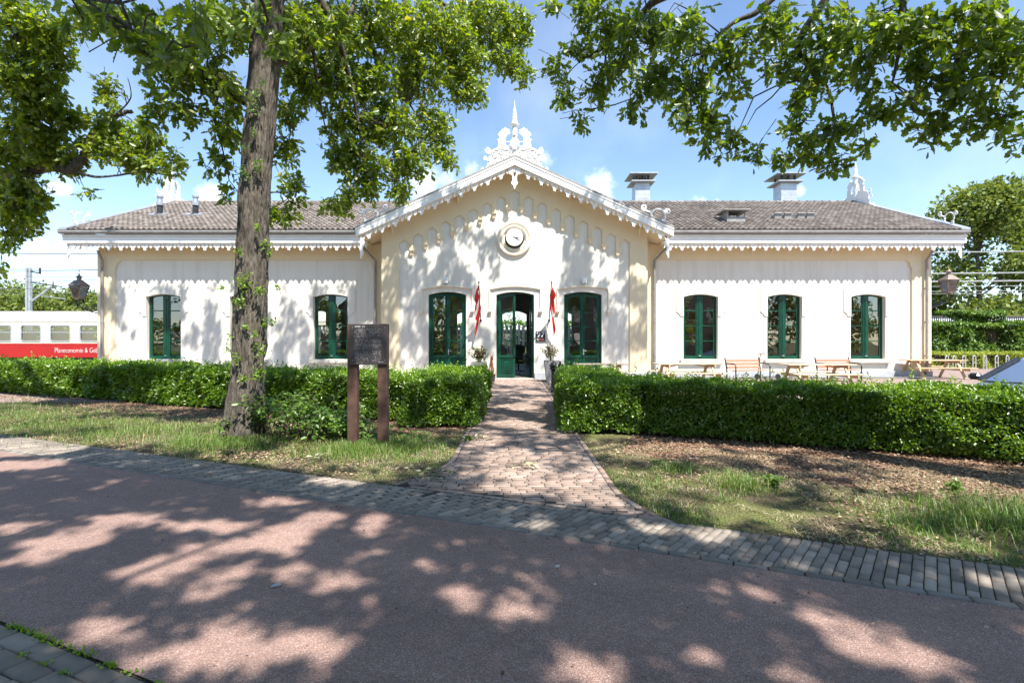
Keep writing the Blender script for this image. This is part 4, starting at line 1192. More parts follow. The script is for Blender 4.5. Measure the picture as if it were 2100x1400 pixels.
# information board on two steel posts
SBX, SBY = at(754, 700, 7.25).x, 7.25
t = thing('information_board', (SBX, SBY, 0), 'rust-brown information board with rows of pale text on two steel posts in the verge', 'sign')
for px, nm in ((720, 0), (782, 1)):
    x = (px - 1050) / F * 7.25 ; m = MB()
    # channel-shaped post: web and two flanges
    m.bbox(x - .055, x + .080, SBY + .0, SBY + .020, 0, 1.75, .004)
    m.bbox(x - .055, x - .038, SBY + .0205, SBY + .13, 0, 1.75, .004); m.bbox(x + .063, x + .080, SBY + .0205, SBY + .13, 0, 1.75, .004)
    m.build('post', 'corten', t)
x0, x1 = (717.5 - 1050) / F * 7.22, (794 - 1050) / F * 7.22
zt, zb = EYE + (700 - 664) / F * 7.2, EYE + (700 - 748) / F * 7.2
m = MB(); m.bbox(x0 , x1, SBY - .030, SBY - .004, zb, zt, .006); pn = m.build('panel', 'panel_dark', t)
m = MB(); m.bbox(x0 + .002, x0 + .05, SBY - .003, SBY + .0, zb + .02, zt - .01, .001)
m = MB(); y = SBY - .0315; H = zt - zb; Wd = x1 - x0
def dash(u0, u1, v, h):
    m.add([(x0 + Wd * u0, y, zt - H * (v + h)), (x0 + Wd * u1, y, zt - H * (v + h)), (x0 + Wd * u1, y, zt - H * v), (x0 + Wd * u0, y, zt - H * v)], [(0, 1, 2, 3)])
rr = random.Random(5)
dash(.13, .19, .055, .016); dash(.195, .285, .055, .016); dash(.33, .36, .055, .016); dash(.37, .40, .055, .016)
v = .125
for ln in range(25):
    if ln in (7, 15): v += .035
    u = .125; end = .845 if ln not in (6, 14, 23, 24) else (.55 if ln in (6, 14) else .34)
    while u < end:
        w = rr.uniform(.010, .075); w = min(w, end - u)
        k = max(1, int(w / .013))
        for q in range(k):
            if rr.random() < .58: dash(u + w * q / k, u + w * (q + .70) / k, v + rr.uniform(0, .002), rr.choice((.007, .009, .010)))
        u += w + rr.uniform(.010, .016)
    v += .0315
dash(.76, .83, .925, .010); dash(.85, .90, .925, .010)
m.build('lettering', 'sign_letter', pn)
m = MB()
for uu in (.07, .94):
    for vv in (.09, .89): m.lathe([(.006, 0), (.005, -.004), (0, -.005)], (x0 + Wd * uu, SBY - .0305, zt - H * vv), 8, 'y')
m.build('bolt', 'aluminium', pn)

# ---------------------------------------------------------------- inside the hall
def desk(x, y, w, label):
    t = thing('desk', (x, y, .05), label, 'desk', 'desks in the hall')
    m = MB(); m.bbox(x - w, x + w, y - .4, y + .4, .77, .81, .008); m.build('desktop', 'weathered_wood', t)
    for s in (-1, 1):
        m = MB(); m.box(x + s * (w - .1) - .03, x + s * (w - .1) + .03, y - .35, y + .35, .052, .769); m.build('leg', 'desk_dark', t)
    t2 = thing('monitor', (x - .3, y, .81), label.replace('desk', 'monitor on the desk'), 'monitor', 'monitors in the hall')
    m = MB(); m.bbox(x - .6, x - .02, y - .02, y + .02, .95, 1.3, .006); m.build('screen', 'desk_dark', t2)
    m = MB(); m.box(x - .33, x - .29, y + .0, y + .03, .815, .96); m.box(x - .42, x - .2, y - .08, y + .1, .812, .825); m.build('stand', 'desk_dark', t2)
def office_chair(x, y, rz, label):
    t = thing('office_chair', (x, y, .05), label, 'chair', 'office chairs in the hall')
    t.rotation_euler = (0, 0, 0)
    m = MB(); m.bbox(x - .25, x + .25, y - .25, y + .25, .48, .57, .04); m.build('seat', 'desk_dark', t)
    m = MB(); m.bbox(x - .24, x + .24, y + .22, y + .29, .62, 1.18, .03); m.bbox(x - .14, x + .14, y + .23, y + .29, 1.2, 1.36, .03); m.build('backrest', 'desk_dark', t)
    m = MB(); m.tube([(x, y, .15), (x, y, .48)], .03, 8)
    for k in range(5): a = 6.28 * k / 5; m.tube([(x, y, .15), (x + .3 * math.cos(a), y + .3 * math.sin(a), .10)], .02, 6)
    m.build('base', 'dark_metal', t)
def display(x, y, rz, label):
    t = thing('display_panel', (x, y, .05), label, 'panel', 'pale display panels in the left room')
    m = MB(); m.bbox(x - .45, x + .45, y - .015, y + .015, .9, 1.95, .006); m.build('panel', 'slat_white', t)
    m = MB()
    for s in (-1, 1): m.bar((x + s * .35, y + .03, .9), (x + s * .42, y + .28, .05), .03, .03); m.bar((x + s * .35, y + .02, .95), (x + s * .42, y - .2, .05), .03, .03)
    m.build('leg', 'aluminium', t)
    return t
display(L_WIN[0] - .2, 22.9, 0, 'pale display panel on splayed legs behind the leftmost window')
display(L_WIN[2] - .45, 22.7, 0, 'pale display panel behind the window next to the information board')
desk(R_WIN[2], 23.2, .8, 'dark desk behind the rightmost window')
desk(AX + .55, 24.5, .9, 'dark desk seen through the open middle door')
desk(AX - 3.1, 23.6, .9, 'dark desk behind the left green door')
desk(AX + 3.2, 24.0, 1.0, 'dark desk behind the right green door')
desk(L_WIN[2], 23.4, .9, 'dark desk behind the window nearest the gable on the left wing')
office_chair(AX + .2, 23.9, 0, 'black office chair before the desk inside the open door')
office_chair(AX - .55, 22.9, 0, 'black office chair behind the glass of the middle door')
office_chair(AX + 3.1, 25, 0, 'black office chair behind the right green door')
# pendant lamp with globes in the right room
x, y = R_WIN[1] + .1, 24.2
t = thing('globe_chandelier', (x, y, 4.6), 'chandelier of glowing warm globes behind the middle window of the right wing', 'chandelier')
m = MB(); m.tube([(x, y, 4.6), (x, y, 3.3)], .012, 6)
gl = []
for k, (dx, dz) in enumerate(((-.62, -.16), (-.36, -.0), (-.44, -.34), (.34, .06), (.56, -.10), (.28, -.34))):
    dy = (-.3, .25, .1, -.2, .2, .3)[k]
    m.tube([(x, y, 3.3), (x + dx, y + dy, 3.15 + dz)], .008, 6)
    g = MB(); g.lathe([(.11 * math.sin(q * math.pi / 8), -.11 * math.cos(q * math.pi / 8)) for q in range(9)], (x + dx, y + dy, 3.1 + dz), 14); gl.append(g)
m.build('stem', 'dark_metal', t)
for g in gl: g.build('globe', 'globe_light', t, smooth=True)
# letters on the far glass, white slat fence seen through the building
text_o = text('window_lettering', 'YAS', .5, (AX + .0, 31.95, 3.0), (R(90), 0, 0), 'sign_black', None, ext=.002)
tag(text_o, 'dark letters on the far window seen through the open door', 'lettering')
t = thing('slat_fence', (0, 34.5, 0), 'white fence of upright slats seen through the hall behind the open door', 'fence')
m = MB()
for i in range(110): m.box(-15 + i * .28, -15 + i * .28 + .17, 34.5, 34.54, .3, 2.6)
m.build('slats', 'slat_white', t)
m = MB(); m.box(-15, 15.8, 34.545, 34.6, .6, .7); m.box(-15, 15.8, 34.545, 34.6, 2.2, 2.3); m.build('rail', 'slat_white', t)

# ---------------------------------------------------------------- train
TY = 42.0
t = thing('train_coach', (-30, TY, 0), 'cream and red railway coach standing past the left end of the station', 'train')
X0, X1 = -52.0, -14.0
def tz(py): return EYE + (700 - py) / F * TY
def tx(px): return (px - 1050) / F * TY
zr, z1, z2, z3 = tz(637), tz(659), tz(704), tz(733)
wins = []
for k in range(-7, 5):
    c = tx(124 + 60.5 * k)
    if X0 + 1 < c < X1 - 1: wins.append((c, .80 if k > -2 else .8))
m = MB()
zw0, zw1 = tz(699), tz(667)
xs = X0
yf, yb = TY, TY + 2.8
for c, hw in wins:      # side wall with window openings
    m.add([(xs, yf, z2), (c - hw, yf, z2), (c - hw, yf, z1), (xs, yf, z1)], [(0, 1, 2, 3)])
    m.add([(c - hw, yf, z2), (c + hw, yf, z2), (c + hw, yf, zw0), (c - hw, yf, zw0)], [(0, 1, 2, 3)])
    m.add([(c - hw, yf, zw1), (c + hw, yf, zw1), (c + hw, yf, z1), (c - hw, yf, z1)], [(0, 1, 2, 3)])
    xs = c + hw
m.add([(xs, yf, z2), (X1, yf, z2), (X1, yf, z1), (xs, yf, z1)], [(0, 1, 2, 3)])
for c, hw in wins:
    m.add([(c - hw - 0.0, yb, z2), (c + hw, yb, z2), (c + hw, yb, zw0), (c - hw, yb, zw0)], [(0, 1, 2, 3)])
m.add([(X0, yb, zw1), (X1, yb, zw1), (X1, yb, z1), (X0, yb, z1)], [(0, 1, 2, 3)])
for xe in (X0, X1): m.add([(xe, yf, z3), (xe, yb, z3), (xe, yb, z1), (xe, yf, z1)], [(0, 1, 2, 3)])
m.add([(X0, yf, z2), (X1, yf, z2), (X1, yb, z2), (X0, yb, z2)], [(0, 1, 2, 3)])
m.build('body', 'train_cream', t)
m = MB()
pr = [(yf - .03, z1 - .015), (yf - .02, z1 + .12), (yf + .10, z1 + .5), (yf + .38, zr - .12), (yf + .9, zr), (yf + 1.9, zr), (yb - .38, zr - .12), (yb, z1)]
k = len(pr); m.add([(X0, y, z) for y, z in pr] + [(X1, y, z) for y, z in pr], [(i, i + 1, k + i + 1, k + i) for i in range(k - 1)] + [tuple(range(k)), tuple(range(k, 2 * k))[::-1]])
m.build('roof', 'train_roof', t, angle=50)
m = MB(); m.bbox(X0, X1, yf - .025, yf + .05, z3, z2, .02); m.bbox(X0, X1, yf - .045, yf - .026, z2 - .07, z2 - .02, .01); m.build('lower_band', 'train_red', t)
m = MB(); m.box(X0 + .3, X1 - .3, yf + .15, yb, z3 - .6, z3 - .02)
m.build('underframe', 'dark_metal', t)
def rrect(c, hw, z0, z1, r, n=4):
    P = []
    for (sx_, sz_, a0) in ((1, 1, 0), (-1, 1, 90), (-1, -1, 180), (1, -1, 270)):
        cx_, cz_ = c + sx_ * (hw - r), (z1 - r if sz_ > 0 else z0 + r)
        for i in range(n + 1): a = R(a0 + 90 * i / n); P.append((cx_ + r * math.cos(a), cz_ + r * math.sin(a)))
    return P
for c, hw in wins:
    o = rrect(c, hw + .06, zw0 - .06, zw1 + .06, .22); i_ = rrect(c, hw - .03, zw0 + .03, zw1 - .03, .16)
    m = MB(); k = len(o)
    for q in range(k):
        r_ = (q + 1) % k; m.plate([o[q], o[r_], i_[r_], i_[q]], yf - .035, yf + .02)
    zc = zw0 + (zw1 - zw0) * .55; m.bbox(c - hw, c + hw, yf - .03, yf + .01, zc - .03, zc + .03, .008)
    w = m.build('window', 'aluminium', t)
    g = MB(); g.add([(c - hw, yf + .03, zw0), (c + hw, yf + .03, zw0), (c + hw, yf + .03, zw1), (c - hw, yf + .03, zw1)], [(0, 1, 2, 3)]); g.build('pane', 'train_glass', w)
m = MB()
for c, hw in wins:
    m.bbox(c - hw - .35, c - hw - .05, yf + .5, yf + 1.5, z2 + .05, z2 + 1.05, .05); m.bbox(c + hw - .25, c + hw + .05, yf + .4, yf + 1.5, z2 + .05, z2 + 1.0, .05)
m.build('seats', 'curtain', t)
text('lettering', 'Planeconomie & Gebieds', .58, (tx(113), yf - .055, tz(718.5)), (R(90), 0, 0), 'letter_white', t, align='LEFT', ext=.004, sx=.72, off=-.012)

# overhead line mast and wires
my = 46.0
mx = (59 - 1050) / F * my
t = thing('overhead_line_mast', (mx, my, 0), 'grey steel railway mast with a bracket arm rising behind the coach', 'mast')
ztop = EYE + (700 - 549) / F * my
m = MB(); m.box(mx - .22, mx - .06, my - .12, my + .12, 0, ztop); m.box(mx + .10, mx + .22, my - .12, my + .12, 0, ztop); m.box(mx - .06, mx + .10, my + .0, my + .03, 0, ztop)
m.build('column', 'zinc', t)
def mp(px, py): return at(px, py, my)
m = MB(); m.tube([mp(65, 557), mp(84, 561)], .06, 6); m.tube([mp(82, 549), mp(82, 560)], .09, 6)
m.tube([mp(65, 579), mp(127, 588)], .05, 6); m.tube([mp(107, 586), mp(128, 606)], .03, 6); m.tube([mp(109, 585), mp(109, 578)], .05, 6)
m.build('bracket_arm', 'dark_metal', t)
m = MB(); m.tube([mp(66, 617), mp(108, 586)], .10, 8); m.tube([mp(80, 606), mp(134, 613)], .035, 6); m.build('strut', 'zinc', t)
for i, (pya, pyb, yy, r) in enumerate(((516, 520, 40, .035), (552, 553, 46, .045), (563, 567, 44, .022), (578, 573, 46, .03), (592, 588, 44, .022), (600, 600, 47, .022))):
    m = MB(); a = at(-60, pya, yy); b = at(210, pyb, yy); d = (b - a) / 270
    pts = [a + d * (k * 45) + Vector((0, 0, -.10 * math.sin(math.pi * k / 6))) for k in range(7)]
    m.tube(pts, r, 5); o = m.build('overhead_wire', 'wire', None)
    tag(o, ('topmost railway wire left of the lantern, just under the eaves', 'railway wire carried on the mast top past the left lantern', 'thin railway wire just below the mast top at the left lantern', 'railway wire over the bracket arm of the mast', 'thin railway wire crossing the left lantern at its glass', 'lowest thin railway wire left of the station, above the trees')[i], 'wire', 'railway wires left of the station')
for i, (py, yy, r) in enumerate(((517, 37, .045), (560.5, 37, .05), (577, 37, .055), (587, 38, .02), (597, 38, .02), (602, 39, .018))):
    m = MB(); a = at(1880, py + 1, yy); b = at(2180, py - 2, yy); pts = [a.lerp(b, k / 6) for k in range(7)]
    m.tube(pts, r, 5); o = m.build('overhead_wire', 'rail_steel', None)
    tag(o, ('topmost pale wire crossing before the tall tree on the right', 'pale thick wire passing just above the right lantern', 'pale thick wire at the lid of the right lantern', 'thin wire at the glass of the right lantern', 'thin wire near the foot of the right lantern glass', 'lowest thin wire crossing under the right lantern')[i], 'wire', 'wires right of the station')

# platform shelter at the right, bike stands
t = thing('platform_shelter', (33, 40, 0), 'low platform shelter roof with pale ribs behind the ivy on the right', 'shelter')
zs_ = lambda py: EYE + (700 - py) / F * 38
m = MB()
for i in range(120):
    x = 24 + i * .16; m.box(x, x + .07, 37.96, 38.02, zs_(667), zs_(650))
m.build('ribs', 'slat_white', t)
m = MB(); m.box(23.5, 46, 37.9, 40.6, zs_(650), zs_(648)); m.box(23.5, 46, 38.05, 38.1, zs_(668), zs_(650)); m.build('roof', 'brown_roof', t)
m = MB()
for x in (26, 32, 38, 44): m.box(x, x + .15, 39, 39.15, 0, zs_(650) - .002)
m.build('column', 'zinc', t)
def hoop(x, y, label):
    t = thing('bike_stand', (x, y, 0), label, 'bike stand', 'steel bike stands before the yellow hedge')
    m = MB(); m.tube([(x - .075, y, .0), (x - .075, y, .66), (x - .05, y, .73), (x, y, .75), (x + .05, y, .73), (x + .075, y, .66), (x + .075, y, .0)], .026, 8); m.build('hoop', 'rail_steel', t)
    m = MB(); m.tube([(x - .07, y, .38), (x + .07, y, .38)], .02, 6); m.build('crossbar', 'rail_steel', t)
    return t
for i, px in enumerate((1942, 1957, 1977, 1998, 2020, 2044, 2066)):
    hoop((px - 1050) / F * 27, 27.0, 'x')
hs = [o for o in COL.objects if o.name.startswith('bike_stand')]
for o, l in zip(hs, ('bike stand hoop right beside the end of the orange picnic table', 'second bike stand hoop counted from the orange picnic table', 'third bike stand hoop counted from the orange picnic table', 'fourth bike stand hoop from the orange picnic table, left of the car mirror', 'bike stand hoop just above the mirror of the car', 'bike stand hoop touching the windscreen edge of the car', 'bike stand hoop mostly hidden behind the car roof')): o['label'] = l

# ---------------------------------------------------------------- parked car
# houses across the road behind the viewer: seen only in the window glass
def house(x, y, w, h, label):
    t = thing('brick_house', (x, y, 0), label, 'house')
    m = MB(); m.box(x - w, x + w, y - 8, y, 0, h); m.add([(x - w, y - .02, h), (x + w, y - .02, h), (x, y - .02, h + w * .8)], [(0, 1, 2)]); m.build('wall', 'path_brick', t)
    m = MB()
    for s in (-1, 1): m.add([(x, y + .3, h + w * .8 + .1), (x + s * (w + .4), y + .3, h - .25), (x + s * (w + .4), y - 8, h - .25), (x, y - 8, h + w * .8 + .1)], [(0, 1, 2, 3)])
    m.build('roof', 'brown_roof', t)
    for i in (-1, 0, 1):
        for z in (.9, 3.8):
            if i == 0 and z < 1: continue
            m = MB(); m.box(x + i * w * .55 - .6, x + i * w * .55 + .6, y, y + .06, z, z + 1.5); f = m.build('window', 'white_paint', t)
            m = MB(); m.box(x + i * w * .55 - .5, x + i * w * .55 + .5, y + .061, y + .08, z + .1, z + 1.4); m.build('pane', 'car_glass', f)
    m = MB(); m.box(x - .5, x + .5, y, y + .08, 0, 2.2); m.build('door', 'green_paint', t)
house(-16, -17, 4.2, 5.6, 'brick house with a gable across the road, behind the viewer to the left'); house(-3, -19, 4.6, 5.4, 'brick house across the road straight behind the viewer'); house(10, -18, 4.4, 5.6, 'brick house across the road, behind the viewer to the right'); house(24, -18, 4.4, 5.2, 'brick house across the road, far to the right behind the viewer')
def car():
    """local: car points to +x, origin on the ground at its middle"""
    t = thing('parked_car', (0, 0, 0), 'pale blue-grey car parked behind the right hedge at the picture edge', 'car')
    # body as lofted cross sections: (x, half width, z low, z belt)
    S = [(-2.15, .62, .42, .72), (-2.05, .78, .28, .86), (-1.6, .86, .22, .93), (-.8, .89, .20, .93), (.2, .89, .20, .93), (.95, .88, .20, .92), (1.5, .86, .22, .84), (1.95, .78, .28, .72), (2.15, .60, .38, .60)]
    vs = []; fs = []; k = 8
    for x, w, a, b in S:
        vs += [(x, -w * .92, a), (x, -w, a + (b - a) * .35), (x, -w * .985, a + (b - a) * .75), (x, -w * .90, b), (x, w * .90, b), (x, w * .985, a + (b - a) * .75), (x, w, a + (b - a) * .35), (x, w * .92, a)]
    for i in range(len(S) - 1):
        for j in range(k): fs.append((i * k + j, i * k + (j + 1) % k, (i + 1) * k + (j + 1) % k, (i + 1) * k + j))
    fs.append(tuple(range(k))[::-1]); fs.append(tuple((len(S) - 1) * k + j for j in range(k)))
    m = MB(); m.add(vs, fs); body = m.build('body', 'car_paint', t, angle=40)
    A = [(1.20, .78, .925), (.02, .54, 1.40), (-.9, .54, 1.42), (-1.75, .70, .935)]   # windscreen foot, roof front, roof rear, rear foot
    P = lambda i, s, dz=0: (A[i][0], s * A[i][1], A[i][2] + dz)
    m = MB(); m.add([P(1, -1), P(1, 1), P(2, 1), P(2, -1), (-.45, -.50, 1.46), (-.45, .50, 1.46), (-.2, -.51, 1.45), (-.2, .51, 1.45)], [(0, 1, 7, 6), (6, 7, 5, 4), (4, 5, 2, 3)]); m.build('roof', 'car_paint', t, smooth=True)
    m = MB(); m.add([P(0, -1), P(0, 1), P(1, 1), P(1, -1)], [(0, 1, 2, 3)]); m.build('windscreen', 'car_glass', t)
    m = MB(); m.add([P(3, -1), P(3, 1), P(2, 1), P(2, -1)], [(3, 2, 1, 0)]); m.build('rear_window', 'car_glass', t)
    for s in (-1, 1):
        m = MB(); m.add([P(0, s), P(1, s), P(2, s), P(3, s)], [(0, 1, 2, 3)]); m.build('side_window', 'car_glass', t)
        m = MB(); m.bar(P(0, s * 1.02, .015), P(1, s * 1.02, .02), .08, .06); m.bar((-.25, s * .80, .93), (-.35, s * .54, 1.42), .09, .05); m.bar(P(2, s), P(3, s), .12, .08); m.bar(P(1, s), P(2, s), .06, .07); m.build('pillar', 'black_gloss', t)
        m = MB(); m.bbox(.80, 1.0, s * 1.0 - .12, s * 1.0 + .12, .92, 1.07, .05); m.tube([(.93, s * .84, .94), (.92, s * .93, .97)], .03, 6); m.build('mirror', 'black_gloss', t)
        m = MB(); m.obox((2.0, s * .58, .62), (.10, -.02 * s, 0), (.02, .16, 0), (0, 0, .06)); m.build('headlight', 'aluminium', t)
        for x in (-1.32, 1.32):
            m = MB(); m.lathe([(.20, -.09), (.31, -.10), (.325, -.06), (.325, .06), (.31, .10), (.20, .09)], (x, s * .82, .325), 24, 'y'); w = m.build('wheel', 'rubber', t)
            m = MB(); m.lathe([(0, s * .10), (.08, s * .085), (.20, s * .08), (.21, s * .06)], (x, s * .82, .325), 16, 'y'); m.build('rim', 'aluminium', w)
    m = MB(); m.box(2.12, 2.17, -.4, .4, .42, .54); m.build('grille', 'black_gloss', t)
    return t
cr = car(); cr.location = (12.37, 11.78, -.33); cr.rotation_euler = (0, 0, R(205))
# ================================================================ GROUND
def band_pts(n):   # points along the cycle path edge at cross position n
    return [un(u, n) for u in np.linspace(-60, 40, 51)]
def dip(x, y): return -.33 * math.exp(-(((x - 12.6) ** 2 + (y - 12.4) ** 2) / (2 * 2.2 ** 2)) ** 1.6)
def sheet(name, poly, z, mat):
    m = MB(); m.add([(x, y, z) for x, y in poly], [tuple(range(len(poly)))]); return m.build(name, mat)
# base sheet, to the horizon, with a fine grid near the car park
xs = np.concatenate([[-700, -200, -60], np.linspace(4, 22, 46), [60, 200, 700]]); ys = np.concatenate([[-300, -60], np.linspace(4, 20, 41), [60, 200, 900]])
m = MB(); m.add([(x, y, dip(x, y) if 3 < x < 23 and 3 < y < 21 else 0) for y in ys for x in xs], [(j * len(xs) + i, j * len(xs) + i + 1, (j + 1) * len(xs) + i + 1, (j + 1) * len(xs) + i) for j in range(len(ys) - 1) for i in range(len(xs) - 1)])
tag(m.build('ground', 'verge_ground'), kind='structure')
# forecourt between the hedges and the station (follows the dip)
gx = np.linspace(-30, 45, 151); vs = []; fs = []
gy = np.linspace(0, 1, 33)
for t_ in gy:
    for x in gx:
        y0 = min(12.6, 9.7 - .42 * x); y0 = max(y0, 6.2); y = y0 + (34.0 - y0) * t_
        vs.append((x, y, dip(x, y) + .006))
w = len(gx)
m = MB(); m.add(vs, [(j * w + i, j * w + i + 1, (j + 1) * w + i + 1, (j + 1) * w + i) for j in range(len(gy) - 1) for i in range(w - 1)])
tag(m.build('forecourt', 'forecourt_paving'), kind='structure')
# red cycle path
N0, N1, N2 = 1.46, 3.716, 4.40
p = lambda u, n: un(u, n)
tag(sheet('cycle_path', [p(-60, N0 + .0), p(40, N0 + .0), p(40, N1), p(-60, N1)], .012, 'red_asphalt'), kind='structure')
tag(sheet('paving_bed', [p(-60, N1 + .002), p(40, N1 + .002), p(40, N2), p(-60, N2)], .004, 'joint_sand'), kind='structure')
tag(sheet('paving_bed', [p(-60, -9), p(40, -9), p(40, N0 - .002), p(-60, N0 - .002)], .004, 'joint_sand'), kind='structure')
def bricks(name, items, mat, h=.018, z0=.0, ch=.004):
    """items: (cx, cy, half along a, half along b, angle)"""
    V = []; lo = []
    T = np.array([(-1, -1, 0), (1, -1, 0), (1, 1, 0), (-1, 1, 0)])
    A = np.array(items); n = len(A)
    tilt = RNG.normal(0, .006, (n, 2)); dz = RNG.normal(0, .0018, n)
    ca, sa = np.cos(A[:, 4]), np.sin(A[:, 4])
    vv = np.zeros((n, 8, 3))
    for k in range(4):
        for ring, inset, zz in ((0, 0, z0), (1, ch, z0 + h)):
            a = T[k, 0] * (A[:, 2] - inset); b = T[k, 1] * (A[:, 3] - inset)
            vv[:, ring * 4 + k, 0] = A[:, 0] + a * ca - b * sa; vv[:, ring * 4 + k, 1] = A[:, 1] + a * sa + b * ca
            vv[:, ring * 4 + k, 2] = zz + (dz + a * tilt[:, 0] + b * tilt[:, 1] if ring else 0)
    F_ = [(4, 5, 6, 7), (0, 1, 5, 4), (1, 2, 6, 5), (2, 3, 7, 6), (3, 0, 4, 7)]
    fl = np.array(F_).ravel(); idx = (np.arange(n)[:, None] * 8 + fl[None]).ravel()
    return np_mesh(name, vv.reshape(-1, 3), idx, np.full(n * 5, 4), mat)
# dark brick border between cycle path and verge: a kerb course and three rows across
it = []
u = -26.0
while u < 9:
    x, y = un(u + .105, N1 + .036); it.append((x, y, .101, .033, -UA)); u += .21
tag(bricks('kerb_course', it, 'kerb_brick', .017), kind='structure')
it = []
pw = .068
u = -26.0; k = 0
while u < 9:
    off = (0, .10)[k % 2]
    for r in range(-1, 4):
        n0 = N1 + .076 + r * .205 + off; n1 = n0 + .2
        n0c, n1c = max(n0, N1 + .076), min(n1, N2)
        if n1c - n0c < .03: continue
        nm = (n0c + n1c) / 2; x, y = un(u + pw / 2 + .30 * (nm - N1), nm)
        it.append((x, y, (n1c - n0c) / 2 - .004, pw / 2 - .003, math.pi / 2 - UA + math.atan(-.30)))
    u += pw; k += 1
tag(bricks('brick_border', it, 'band_brick', .015), kind='structure')
# paving on the near side of the cycle path
it = []
for i in range(-60, 30):
    for j in range(0, 20):
        u = i * .215 + (j % 2) * .107; n = N0 - .02 - (j + .5) * .105 
        x, y = un(u, n); 
        if x * x + (y - 2) ** 2 < 60: it.append((x, y, .103, .049, -UA))
tag(bricks('near_pavement', it, 'band_brick', .020), kind='structure')
# brick path to the door
def path_edges(y):
    l, r = -.72, 1.02
    if y < 6.6: l -= (6.6 - y) ** 2 * .30
    if y < 5.6: r += max(0, 5.2 - y) ** 2 * .28
    if y > 12: r += .0 ; 
    return l, r
def border_n(x, y): return x * NX[0] + y * NX[1]
it = []; y = 4.2; row = 0
while y < DC - .16:
    x = -3.2 + (row % 2) * .104
    while x < 3.2:
        l, r = path_edges(y)
        hl = random.uniform(.074, .098); a, b = max(x, l + .022), min(x + 2 * hl, r - .022)
        if b - a > .035 and border_n((a + b) / 2, y) > N2 + .09: it.append(((a + b) / 2, y, (b - a) / 2, .0305, random.gauss(0, .005)))
        x += 2 * hl + .006
    y += .067; row += 1
for s in (0, 1):      # edging courses along both sides and along the border
    yy = 4.2
    while yy < DC - .25:
        x = path_edges(yy)[s] + (-.015 if s == 0 else .015); x2 = path_edges(yy + .2)[s] + (-.015 if s == 0 else .015)
        L = math.hypot(x2 - x, .2); sc = .208 / L
        x2 = x + (x2 - x) * sc; y2 = yy + .2 * sc
        if border_n((x + x2) / 2, (yy + y2) / 2) > N2 + .02: it.append(((x + x2) / 2, (yy + y2) / 2, .101, .031, math.atan2(y2 - yy, x2 - x)))
        yy = y2
u = -2.9
while u < .8:
    x, y = un(u, N2 + .045); l, r = path_edges(y)
    if l - .05 < x < r + .05: it.append((x, y, .101, .031, -UA))
    u += .209
tag(bricks('brick_path', it, 'path_brick', .016), kind='structure')
poly = [(path_edges(y)[0] - .02, y) for y in np.linspace(4.9, DC - .12, 60)] + [(path_edges(y)[1] + .02, y) for y in np.linspace(DC - .12, 4.35, 60)]
tag(sheet('path_bed', poly, .011, 'joint_sand'), kind='structure')
# mulch below the hedges
tag(sheet('mulch_bed', [un(u, n) for u, n in ((-1.3, 6.9), (.2, 6.55), (1.2, 6.2), (2.2, 5.95), (3.4, 5.9), (5.5, 5.7), (12, 5.7), (12, 9.6), (-1.3, 9.6))], .004, 'mulch'), kind='structure')
tag(sheet('mulch_bed', [un(u, n) for u, n in ((-30, 7.0), (-16, 7.1), (-12, 6.9), (-9, 7.2), (-5, 7.1), (-3.95, 6.9), (-4.6, 9.4), (-30, 9.6))], .004, 'mulch'), kind='structure')
tag(sheet('gravel_strip', [(1.10, 8.3), (1.12, 20.0), (1.9, 20.0), (1.75, 8.3)], .0095, 'joint_sand'), kind='structure')
n = 2600; P = np.stack([RNG.uniform(1.08, 1.75, n), RNG.uniform(8.6, 19.8, n), np.full(n, .011)], 1)
a = RNG.uniform(0, 6.28, n); o = leaves('gravel', P, np.stack([np.cos(a), np.sin(a), RNG.uniform(-.2, .3, n)], 1), np.stack([.3 * rnd(n)[:, 0], .3 * rnd(n)[:, 1], np.ones(n)], 1), RNG.uniform(.02, .05, n), leaf_quad(), 'pebble')
tag(o, kind='stuff')

# ================================================================ HEDGES
def hedge_surface(polys, n_per_m2, jitter):
    """polys: list of (corner, edge vector a, edge vector b, outward normal)"""
    P, Nn = [], []
    for c, a, b, nn in polys:
        c, a, b, nn = map(np.array, (c, a, b, nn)); A = np.linalg.norm(np.cross(a, b)); n = int(A * n_per_m2 * 1.75)
        s, t_ = RNG.random(n), RNG.random(n)
        q = c + s[:, None] * a + t_[:, None] * b
        lump = vnoise(q[:, 0] + q[:, 2] * .7, q[:, 1] + q[:, 2], 2.6, 3) * .7 + vnoise(q[:, 0] - q[:, 2], q[:, 1] + q[:, 2] * .5, 7, 5) * .3
        thin = vnoise(q[:, 0] * 1.0 + q[:, 2] * .3, q[:, 1] + q[:, 2] * 1.2, 1.9, 33) * .6 + vnoise(q[:, 0] + q[:, 2], q[:, 1], 5.5, 34) * .4
        kp = (RNG.random(n) < np.clip((thin - .20) * 5.5, .55, 1)) | (nn[2] > .5)
        q, lump = q[kp], lump[kp]; n = len(q)
        d = (lump - .55) * .27 - np.abs(RNG.normal(0, jitter, n)) + .02
        P.append(q + nn * d[:, None]); Nn.append(np.tile(nn, (n, 1)))
    return np.concatenate(P), np.concatenate(Nn)
def box_polys(cs, z0, z1, sides=(1, 1, 1, 1)):
    """cs: 4 corners counter-clockwise (x, y)"""
    out = []
    for i in range(4):
        if not sides[i]: continue
        a, b = np.array((*cs[i], z0)), np.array((*cs[(i + 1) % 4], z0)); e = b - a
        nn = np.array((e[1], -e[0], 0)); nn /= np.linalg.norm(nn)
        out.append((a, e, np.array((0, 0, z1 - z0)), nn))
    a, b, d = (np.array((*cs[i], z1)) for i in (0, 1, 3))
    out.append((a, b - a, d - a, np.array((0, 0, 1.0))))
    return out
